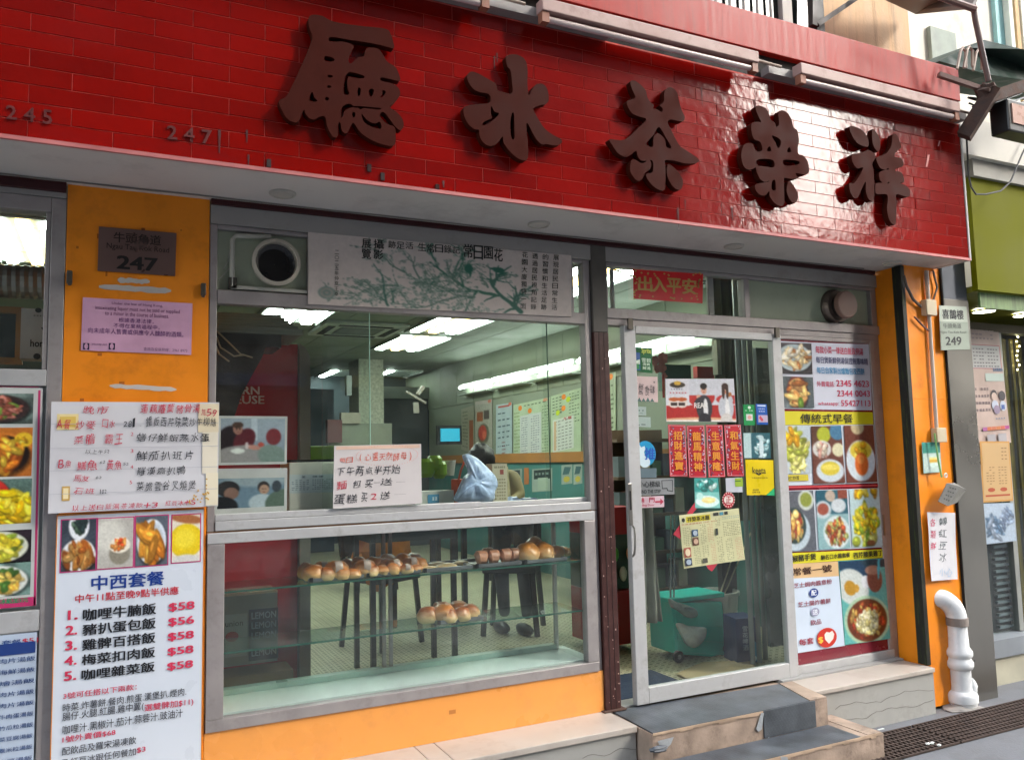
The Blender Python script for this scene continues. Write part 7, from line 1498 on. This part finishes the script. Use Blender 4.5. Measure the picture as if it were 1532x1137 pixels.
s = wallposter('poster with a hot pot photo and brown characters farther along the wall', 711, 736, 601, 597, 683, 684, mat('pinkish_menu', '#a8a09a', .35), grp=g_)
im = canvas(34, 60, '#98988e'); rct(im, .1, .15, .45, .32, '#8a4c28'); rct(im, .55, .14, .85, .3, '#3c342c'); ell(im, .5, .58, .36, .2, '#5c5c4c'); ell(im, .45, .56, .26, .15, '#a03c30'); ell(im, .55, .6, .12, .08, '#c86850'); food(im, .5, .9, .4, .06, GREENY, 10, .1); s.photo(.02, .06, .98, .98, grain(im)); s.disc(.86, .03, .1, .03, '#c8705c', 12); s.done()
s = wallposter('dim cream poster at the far end of the wall row', 690, 709, 612, 606, 672, 680, mat('dim_cream_menu', '#8f8f7e', .4), grp=g_); rows(s, .1, .55, .08, .9, .08, '#3c3c30', 3); s.rect(.65, .3, .95, .95, '#8a4c2c'); s.done()
# lower teal wall notices
LB = mat('grey_notice', '#8f9c96', .4)
for k, (u0, u1, v0, v1, lab) in enumerate(((752, 781, 703, 735, 'dark framed notice on the teal wall left'), (796, 826, 702, 735, 'dark framed notice on the teal wall middle'), (840, 856, 696, 724, 'white blue leaflet on the teal wall'), (858, 871, 695, 724, 'white blue leaflet nearest the window jamb'))):
    s = Sheet('notice_board', lab, 'notice', [X(u0, v0, RX-.018), X(u1, v0-2, RX-.018), X(u1, v1-1, RX-.018), X(u0, v1+1, RX-.018)], (-1, 0, 0), LB, th=.002, group='notices on the teal wall')
    if k < 2: s.rect(.1, .05, .9, .45, '#1c2c30'); s.rect(.3, .4, .8, .95, '#9aa89c'); s.scrawl(.15, .15, .85, .3, '#8a9c98', 4)
    else: s.poly([(.1, .5), (.3, .1), (.9, .15), (.7, .5)], '#3c5c64'); s.disc(.5, .75, .3, .15, '#b8a848')
    s.done()
s = Sheet('notice_board', 'small orange bear shaped card on the teal wall', 'card', [X(784, 700, RX-.018), X(791, 700, RX-.018), X(791, 724, RX-.018), X(784, 725, RX-.018)], (-1, 0, 0), mat('orange_card', '#a8683c', .5), th=.002); s.done()
# menus visible through the gap beside the maroon post and through the door
s = Sheet('wall_menu', 'green menu with orange tag seen in the gap between post and door', 'menu', [X(906, 560, RX-.014), X(921, 556, RX-.014), X(921, 672, RX-.014), X(906, 676, RX-.014)], (-1, 0, 0), GW, th=.002, group=g_); s.disc(.5, .05, .25, .04, '#d8781c', 12); rows(s, .1, .9, .15, .95, .06, '#2c3a24', 2); s.done()

# ------------------------------------------------------------------ things seen through the door
sh = thing('shelf_unit', 'dark shelf unit with stacked goods behind the glass door', 'shelf', (3.95, 1.75, FLZ))
box('panel', mat('shelf_dark_brown', '#5c4c3c', .6, var=.2), 3.60, 4.30, 2.16, 2.18, FLZ, 1.9, sh)
for k in range(5): box('board', mat('shelf_dark_brown', ''), 3.60, 4.30, 1.80, 2.159, FLZ+.2+.3*k, FLZ+.225+.3*k, sh)
for k in range(24):
    x = 3.63+.11*(k % 6); z0 = FLZ+.2251+.3*(k//6); box('packet', mat('packet_%d' % (k % 6), ['#6c7a80', '#8a4c40', '#a89c7c', '#4c6c5c', '#5c6474', '#b0aca0'][k % 6], .5), x, x+.085, 1.84, 1.98, z0, z0+random.uniform(.1, .22), sh)
ap = thing('hanging_apron', 'long pale grey apron hanging behind the left of the glass door', 'apron', Y(975, 850, .45))
a0, a1 = Y(950, 760, .45), Y(985, 930, .45)
MB().grid(lambda a, b: (a0.x+(a1.x-a0.x)*(a*(1+.2*b)), .45+.02*math.sin(a*14+b*2), a0.z+(a1.z-a0.z)*b), 24, 10).build('cloth', mat('grey_apron_cloth', '#8c8d84', .8, var=.15, bump=.4), ap, smooth=True, solid=.004)
cp = thing('folded_curtain', 'tall folded translucent curtain and pipes at the right behind the glass door', 'curtain', Y(1110, 700, .4))
a0, a1 = Y(1068, 505, .55), Y(1098, 640, .55)
MB().grid(lambda a, b: (a0.x+(a1.x-a0.x+.1)*a, .55+.03*math.sin(a*22), CLZ-.05-(CLZ-FLZ-.9)*b), 40, 6).build('cloth', mat('olive_curtain', '#6b705a', .7, var=.2), cp, smooth=True, solid=.004)
for k, u in enumerate((1112, 1122, 1131)): p = Y(u, 700, .3+.04*k); MB().tube([(p.x, p.y, FLZ), (p.x, p.y, 2.9)], .016, 10).build('pipe', mat('grey_frame_pipe', '#8a9292', .4, .4), cp)
p0, p1 = Y(1103, 610, .33), Y(1140, 800, .33)
box('dark_panel', mat('dark_window_panel', '#4c5856', .3, var=.3, scale=5), Y(1135, 600, .25).x, Y(1160, 600, .25).x, .25, .28, .5, 2.35, cp)
for k, (u0, v0, u1, v1, col, lab) in enumerate(((1043, 548, 1077, 566, '#8c2a26', 'red box lying on top of the shelf behind the door'), (1072, 508, 1080, 560, '#9a9c88', 'tall narrow sign with faint characters behind the door'), (990, 545, 1035, 585, '#2e4c44', 'dark green menu board hanging behind the door'))):
    y_ = 1.2 if k != 1 else .5; a0, a1 = Y(u0, v0, y_), Y(u1, v1, y_); box(['gift_box', 'hanging_sign', 'menu_board'][k], mat('deep_%d' % k, col, .6, var=.2), a0.x, a1.x, y_, y_+.05, a1.z, a0.z, label=lab, cat=['box', 'sign', 'menu board'][k])
lt = thing('lucky_ornament', 'faded pink lucky ornament hanging behind the door glass', 'ornament', Y(990, 545, .3))
for k, (u, v, r) in enumerate(((980, 540, .03), (992, 536, .035), (990, 550, .03), (983, 552, .024), (994, 562, .02))): MB().blob(Y(u, v, .3), (r, .01, r), (10, 7), .3, k).build('petal', mat('faded_pink', '#a8685c', .6, var=.2), lt)
MB().tube([Y(992, 560, .3), Y(993, 595, .3)], .008, 6).build('tassel', mat('tassel_red', '#a03028', .7), lt)
# red drinks fridge slice seen in the gap left of the door
fr_ = thing('red_drinks_fridge', 'red drinks cabinet with bottles seen in the gap beside the post', 'fridge', (3.0, 1.3, FLZ)); a0, a1 = Y(905, 760, 1.0), Y(935, 930, 1.0)
box('base', mat('cabinet_red', '#9c1c1c', .35), a0.x-.05, a1.x+.1, 1.0, 1.4, FLZ+.05, Y(920, 885, 1.0).z, fr_); box('top', mat('cabinet_red', ''), a0.x-.05, a1.x+.1, 1.0, 1.4, Y(920, 800, 1.0).z, a0.z, fr_); box('inside', mat('cabinet_inside', '#3c4a3c', .5), a0.x-.05, a1.x+.1, 1.05, 1.4, Y(920, 884, 1.0).z, Y(920, 801, 1.0).z, fr_)
for k in range(5): MB().blob(Vector((a0.x+.02+.06*k, 1.02, Y(920, 860-30*(k % 2), 1.0).z)), (.028, .02, .05), (10, 7), .05, k).build('bottle', mat('bottle_%d' % (k % 3), ['#c8781c', '#4a8c28', '#b8b0a0'][k % 3], .3), fr_, smooth=True)
# teal trolley crate, knotted bags, bucket, blue carton, mat, board
cr0 = Z(1031, 987, FLZ); TE = mat('teal_plastic', '#1cc8ba', .4, var=.08)
tc_ = thing('folding_trolley_crate', 'teal folding trolley crate with handle behind the glass door', 'crate', (cr0.x, cr0.y+.1, FLZ)); yc = cr0.y
A_ = lambda u, v, dy=0: Y(u, v, yc+dy)
pts = [A_(1010, 978), A_(1093, 985), A_(1080, 900, .08), A_(1005, 902, .08)]
bk = [p+Vector((.0, .26, .0)) for p in pts]
MB().hexa([pts[0], pts[1], bk[1], bk[0], pts[3], pts[2], bk[2], bk[3]]).build('body', TE, tc_, bevel=.006)
for f0, f1 in ((.05, .22), (.28, .5), (.56, .78)):
    P0, P1, P2, P3 = pts[0].lerp(pts[3], f0), pts[1].lerp(pts[2], f0), pts[1].lerp(pts[2], f1), pts[0].lerp(pts[3], f1)
    n_ = Vector((0, -.008, .002)); MB().hexa([P0.lerp(P1, .06)+n_, P0.lerp(P1, .94)+n_, P0.lerp(P1, .94), P0.lerp(P1, .06), P3.lerp(P2, .06)+n_, P3.lerp(P2, .94)+n_, P3.lerp(P2, .94), P3.lerp(P2, .06)]).build('rib_panel', TE, tc_)
box('rim', TE, pts[3].x-.02, pts[2].x+.02, pts[3].y-.01, bk[3].y+.01, pts[3].z+.0, pts[3].z+.03, tc_, bevel=.006)
for k, (u, v) in enumerate(((1014, 983), (1090, 985))): c = A_(u, v, -.01); MB().lathe([(.036, -.012), (.036, .012)], (c.x, yc-.015, FLZ+.036), 'y', 18).build('wheel', BLACK, tc_); MB().lathe([(.014, -.002), (.014, .03)], (c.x, yc-.0, FLZ+.036), 'y', 12).build('hub', mat('grey_hub', '#8a8a88', .4), tc_)
for u in (1003, 1008): MB().tube([A_(u, 902, .1), A_(u+1, 770, .1)], .006, 8).build('handle_rod', mat('chrome_rod', '#9aa09c', .2, .9), tc_)
plastic_bag('plastic_bag', 'clear white plastic bag tied over the front of the teal crate, lower one', [(1014, 935), (1020, 932), (1030, 936), (1048, 938), (1057, 940), (1055, 955), (1042, 968), (1030, 966), (1022, 952)], yc-.012, .03, mat('clear_white_plastic', '#e4ecec', .25, var=.2, bump=1.0, bscale=30))
plastic_bag('plastic_bag', 'clear greyish plastic bag draped over the top edge of the teal crate', [(1003, 896), (1012, 900), (1028, 905), (1042, 912), (1043, 922), (1030, 924), (1016, 914), (1006, 908)], yc-.0, .03, mat('clear_grey_plastic', '#8fa0a0', .25, var=.2, bump=1.0, bscale=30))
bu = thing('white_bucket', 'large white bucket with sticks behind the teal crate', 'bucket', Z(1100, 968, FLZ)); c = Z(1100, 972, FLZ)+Vector((0, .15, 0)); 
MB().lathe([(.10, 0), (.135, .34), (.145, .342), (.145, .365), (.13, .365), (.125, .33)], c, 'z', 28).build('pail', PLASW, bu, smooth=False)
for k, (dx, u) in enumerate(((.0, 1108), (.03, 1124))): MB().tube([c+Vector((dx, 0, .3)), Y(u, 795, c.y)], .006, 6).build('stick', mat('pale_stick', '#a8a08a', .6), bu)
p0, p1 = Y(1076, 820, c.y+.02), Y(1100, 880, c.y+.02); box('dark_umbrella', mat('dark_umbrella', '#161a1c', .6), p0.x, p1.x, c.y-.0, c.y+.05, p1.z-.05, p0.z, bu)
bb = thing('blue_carton', 'dark blue drinks carton with white writing beside the bucket', 'carton', Z(1115, 1000, FLZ)); yb = Z(1105, 993, FLZ).y
pts = [Y(1103, 993, yb), Y(1137, 1001, yb-.03), Y(1132, 923, yb-.03), Y(1101, 926, yb)]
for p in pts[:2]: p.z = FLZ
bk = [p+Vector((.05, .18, 0)) for p in pts]; MB().hexa([pts[0], pts[1], bk[1], bk[0], pts[3], pts[2], bk[2], bk[3]]).build('box', mat('navy_carton', '#182c5c', .5), bb)
s = Sheet('x', 'x', 'x', [pts[3]+Vector((0, -.002, 0)), pts[2]+Vector((0, -.002, 0)), pts[1]+Vector((0, -.002, 0)), pts[0]+Vector((0, -.002, 0))], FR, mat('navy_carton', ''), parent=bb, part='printed_face', th=.001)
for k, ch in enumerate('雪花啤酒'): s.text(ch, .28, .17+.14*k, .52, .29+.14*k, '#b8c4d4', .01)
s.poly([(.55, .95), (.75, .5), (.98, .6), (.98, .98)], '#4a8ca8'); s.disc(.75, .9, .12, .06, '#a8c8cc'); s.done()
p = Z(1110, 985, FLZ)
fb = [Z(u, v, FLZ) for u, v in ((1012, 1010), (1050, 993), (1120, 990), (1135, 1003), (1040, 1024))]
MB().poly([q_+Vector((0, 0, .012)) for q_ in fb]).poly(fb[::-1]).build('flat_cardboard', mat('flat_cardboard', '#9a8a68', .8), label='flat tan cardboard sheet lying on the floor inside the door', cat='cardboard')
mt = [Z(u, v, FLZ) for u, v in ((912, 1055), (912, 1015), (990, 1004), (1020, 1014), (968, 1032))]
m_ = MB(); top = [Vector((2.40, .10, FLZ+.008)), Vector((2.95, .10, FLZ+.008)), Vector((2.95, .52, FLZ+.008)), Vector((2.40, .52, FLZ+.008))]
MB().hexa([q_-Vector((0, 0, .008)) for q_ in top]+top).build('door_mat', mat('navy_mat', '#14263f', .9, bump=.8), label='navy blue door mat just inside the sliding door', cat='mat')

# ------------------------------------------------------------------ papers on the right pillar and the neighbour's front
s = Sheet('house_number_plate', 'white plate lettered 249 on the steel pillar', 'plate', rectc(1405, 457, 1446, 459, 1451, 523, 1408, 524, -.244), FR, mat('white_plate', '#b4bdb0', .35), th=.004, part='plate')
q = Q(1350, 420, .24628); s.rect(0, .36, 1, 1, '#8f9a8c'); q(s, '喜鵲樓', 245, 185, 372, 243, '#23262a', .02); q(s, '牛頭角道', 252, 268, 360, 300, '#4a504c', .004); q(s, 'Ngau Tau Kok Road', 238, 316, 390, 334, '#4a504c', .002); q(s, '249', 272, 352, 362, 402, '#14181a', .02); s.done()
s = Sheet('flyer', 'teal dessert flyer taped under the lower junction box', 'flyer', rectc(1379, 662, 1406, 661, 1409, 706, 1382, 708, RY-.012), FR, mat('teal_flyer', ''), th=.001)
im = canvas(26, 40, '#b8ccc4'); rct(im, 0, 0, 1, .35, '#3c9080'); ell(im, .55, .62, .4, .2, '#c8dcd4'); rct(im, .35, .52, .8, .66, '#d8a838'); rct(im, .35, .5, .8, .56, '#e8d888'); s.photo(.02, .02, .98, .98, grain(im)); s.done()
s = Sheet('handwritten_sign', 'curled white handwritten strip about ice desserts on the narrow orange pillar', 'paper', rectc(1387, 766, 1429, 767, 1432, 866, 1393, 869, RY-.02), FR, PAPER, wave=.004, th=.001)
q = Q(1350, 690, .20222)
for k, ch in enumerate('各類鮮'): q(s, ch, 198, 420+88*k, 240, 480+88*k, '#c84868', 0, 1)
for k, ch in enumerate('轉紅豆冰'): q(s, ch, 262, 405+90*k, 330, 470+90*k, '#5a6468', 0, 1)
q(s, '小心', 260, 785, 370, 850, '#a8c0d8', 0, 1); s.done()

ng = thing('neighbour_shopfront', 'glass front of the neighbouring shop lined with golden bead strips', 'shopfront', (6.5, .2, GZ))
GOLD_ = mat('gold_strip_curtain', '#6a5c14', .35, .4, var=.5, scale=9, streak=True)
nx0 = 5.05
box('frame', mat('dark_bronze_frame', '#4a4434', .4, .5), nx0, 12, -.02, .06, 2.50, 2.56, ng); box('frame', mat('silver_frame', '#a8aaa4', .35, .5), Y(1497, 600, 0).x, Y(1502, 600, 0).x+.01, -.01, .05, .42, 2.499, ng)
box('glass', GLASS, nx0, 12, .01, .015, .42, 2.499, ng)
for k in range(60): x = Y(1506, 600, .15).x+.045*k; box('strip', GOLD_, x, x+.03, .15+.02*math.sin(k*1.7), .165+.02*math.sin(k*1.7), .42, 2.49, ng)
box('back_panel', mat('olive_dark_inside', '#2e2a10', .6), nx0, 12, .8, .85, GZ, 2.9, ng)
box('sill', mat('grey_sill', '#8a9096', .4), nx0, 12, -.10, .3, .30, .415, ng); box('plinth', mat('cream_plinth', '#b8b4a0', .6), nx0, 12, -.08, .3, GZ, .299, ng)
box('olive_ceiling', mat('olive_soffit', '#76761c', .5), nx0, 12, -.3, .79, 2.70, 2.74, ng); box('wall_strip', mat('green_white_print', '#6f8a58', .5, var=.35, scale=8, streak=True), nx0+.05, 12, -.285, -.27, 2.60, Y(1459, 434, -.30).z-.002, ng)
for k, (u, v) in enumerate(((1472, 464), (1532, 470))):
    p = Z(u, v, 2.695); r = thing('lit_downlight', ['lit white downlight of the neighbour nearest the steel pillar', 'lit white downlight of the neighbour cut by the right edge'][k], 'ceiling light', p, 'lit downlights of the neighbouring shop')
    MB().lathe([(.07, -.012), (.07, -.002)], p, 'z', 24).build('lens', emat('lit_downlight_lens', '#fffbe8', 4), r); MB().lathe([(.074, -.014), (.08, -.01), (.08, -.001), (.072, -.001), (.074, -.014)], p, 'z', 24, caps=False).build('rim', PLASW, r)
for k in range(9):
    p = Y(1523+random.uniform(-2, 3), 497+k*7, .12); MB().blob(p, (.006, .006, .006), (8, 5), 0).build('fairy_bulb', emat('fairy_bulb', '#fff4c0', 4), ng)
sx0_ = Y(1455, 600, -.0).x
s = Sheet('clinic_poster', 'tall pinkish health information poster behind the neighbour glass', 'poster', rectc(1447, 492, 1494, 496, 1513, 662, 1462, 668, -.02), FR, mat('pinkish_poster', '#c0aaa0', .4), th=.002)
q = Q(1350, 420, .24628); s.rect(.05, .13, .96, .34, '#b8bab8'); s.frame(.05, .13, .96, .34, '#b05c68', .015, .006); rows(s, .1, .9, .16, .32, .03, '#4c4450', 9); rows(s, .1, .8, .03, .1, .035, '#8c8088', 6)
s.rect(.42, .38, .98, .45, '#b8c8c0'); q(s, '長者醫療券', 540, 530, 598, 552, '#2c6c98', .01); rows(s, .05, .5, .5, .72, .06, '#6a5c64', 5)
for (a, b, c1, c2) in ((.62, .58, '#c8b0a4', '#383438'), (.86, .59, '#c8b0a4', '#302c34')): s.disc(a, b-.01, .10, .045, c2, 14); s.disc(a, b+.005, .085, .036, c1, 14); s.disc(a, b+.08, .10, .045, '#b8c0d0', 12)
s.disc(.66, .7, .1, .04, '#8c7c94', 12); s.rect(.8, .66, .9, .7, '#3c5ca0'); rows(s, .5, .9, .77, .80, .03, '#3c7098', 5)
for k in range(6): s.rect(.18+.13*k, .845, .18+.13*k+.125, .875, ['#a85c98', '#c86c40', '#c8704c', '#c87844', '#c8604c', '#b0488c'][k])
s.rect(.28, .91, .52, .99, '#a8a4a8'); s.rect(.60, .91, .84, .99, '#a8a4a8'); s.done()
s = Sheet('orange_notice', 'orange bordered price notice taped on the neighbour glass', 'notice', rectc(1466, 660, 1510, 660, 1516, 749, 1470, 752, -.03), FR, mat('orange_notice', '#c8944c', .4), th=.002)
s.rect(.05, .03, .95, .97, '#c8a470'); im = canvas(26, 20, '#6a6048'); food(im, .5, .5, .5, .5, ['#a88c58', '#587048', '#c8b078', '#8a4838'], 24, .18); s.photo(.12, .08, .62, .34, grain(im)); rows(s, .15, .45, .42, .72, .045, '#7c5c30', 3); rows(s, .55, .85, .42, .72, .045, '#7c5c30', 3); rows(s, .68, .9, .1, .32, .06, '#7c5c30', 2); s.disc(.3, .8, .12, .035, '#b04c28', 10); s.disc(.7, .8, .12, .035, '#b04c28', 10); s.rect(.1, .88, .9, .91, '#b04c28'); s.done()
s = Sheet('sketch_print', 'pale blue ink sketch print taped below the orange notice', 'print', rectc(1471, 753, 1516, 752, 1521, 809, 1476, 814, -.03), FR, mat('sketch_paper', '#a8b8c8', .4), th=.002)
im = canvas(40, 46, '#b0c0d0'); food(im, .35, .6, .35, .3, ['#8098b0', '#6c88a4', '#a0b0c4', '#54708c'], 40, .08, 2); food(im, .75, .4, .22, .25, ['#8c9cb4', '#788ca8'], 24, .07, 2); s.photo(.02, .02, .98, .98, grain(im)); s.done()
ls = thing('louvred_shutter', 'grey louvred shutter low behind the neighbour glass', 'shutter', Y(1500, 900, .05)); a0, a1 = Y(1484, 815, .05), Y(1516, 955, .05)
box('backing', mat('dark_slate', '#30383c', .5), a0.x-.04, a1.x+.12, .06, .08, .42, a0.z+.02, ls)
zz_ = .44
while zz_ < a0.z: box('slat', mat('grey_slat', '#78868c', .35, .3), a0.x, a1.x+.03, .035, .058, zz_, zz_+.018, ls); zz_ += .042

# ------------------------------------------------------------------ clutter inside the cafe
_k = 0
for (tx_, ty_, tz_, wh) in ((2.15, 2.75, FLZ+.76, 'on the small square table'), (3.85, 2.7, FLZ+.76, 'on the wall table by the menus'), (3.85, 4.6, FLZ+.76, 'on the wall table further back')):
    box('tissue_box', mat('tissue_box_%d' % _k, ['#b04838', '#3c6c9c', '#c8b070'][_k], .5), tx_, tx_+.12, ty_, ty_+.2, tz_+.001, tz_+.08, label=['red', 'blue', 'tan'][_k]+' tissue box standing '+wh, cat='box', bevel=.003)
    MB().lathe([(.022, 0), (.022, .11), (.009, .14), (.009, .165)], (tx_+.2, ty_+.05, tz_+.001), 'z', 12).build('sauce_bottle', mat('sauce_bottle_%d' % (_k % 2), ['#5c1c10', '#2c1408'][_k % 2], .2), label='dark sauce bottle standing beside the %s tissue box' % ['red', 'blue', 'tan'][_k], cat='bottle', smooth=True)
    MB().lathe([(.026, 0), (.036, .085), (.033, .085), (.024, .006)], (tx_+.28, ty_+.12, tz_+.001), 'z', 14).build('tea_glass', mat('tea_glass', '#8a5a28', .15), label='brown tea glass beside the %s tissue box' % ['red', 'blue', 'tan'][_k], cat='glass', smooth=True)
    _k += 1
cbn = thing('hanging_cables', 'loose dark cables drooping under the interior ceiling', 'cable', (3.2, 3.0, CLZ))
for k, (x0, y0, x1, y1, d_) in enumerate(((4.3, .6, 3.1, .8, .16), (4.3, 1.2, 2.9, 1.0, .1), (2.4, .8, 3.2, 1.9, .12))):
    MB().tube([(x0+(x1-x0)*t/8, y0+(y1-y0)*t/8, CLZ-.02-d_*math.sin(math.pi*t/8)) for t in range(9)], .006, 6).build('cable', mat('cable_dark', '#3c4038', .6), cbn, smooth=True)
# cable tangle, dark boards and brackets under the upper corner at the right
tg = thing('cable_tangle', 'tangle of dark cables around the rusty bracket at the top right', 'cable', Y(1475, 150, -.6)); rd = random.Random(8)
for k in range(7):
    a_ = Y(1462+rd.uniform(-14, 20), 150+rd.uniform(-10, 14), -.62); b_ = Y(1545, 120+k*9, -.55); mid = (a_+b_)/2-Vector((0, .03, .03+.03*rd.random()))
    MB().tube([a_, a_.lerp(mid, .5)-Vector((0, 0, .015)), mid, mid.lerp(b_, .5)-Vector((0, 0, .01)), b_], .004+.003*rd.random(), 6).build('strand', BLACK, tg, smooth=True)
# small trim on the soffit: a cable clipped along it and hairline panel joints
sc_ = thing('soffit_cable', 'thin grey cable clipped along the back edge of the white soffit', 'cable', (2.2, -.06, 2.84))
MB().tube([(-.9+.2*k, -.06-.004*math.sin(k*1.3), 2.8425-.002*(k % 2)) for k in range(27)], .0035, 6).build('strand', mat('soffit_cable_grey', '#77736c', .6), sc_, smooth=True)
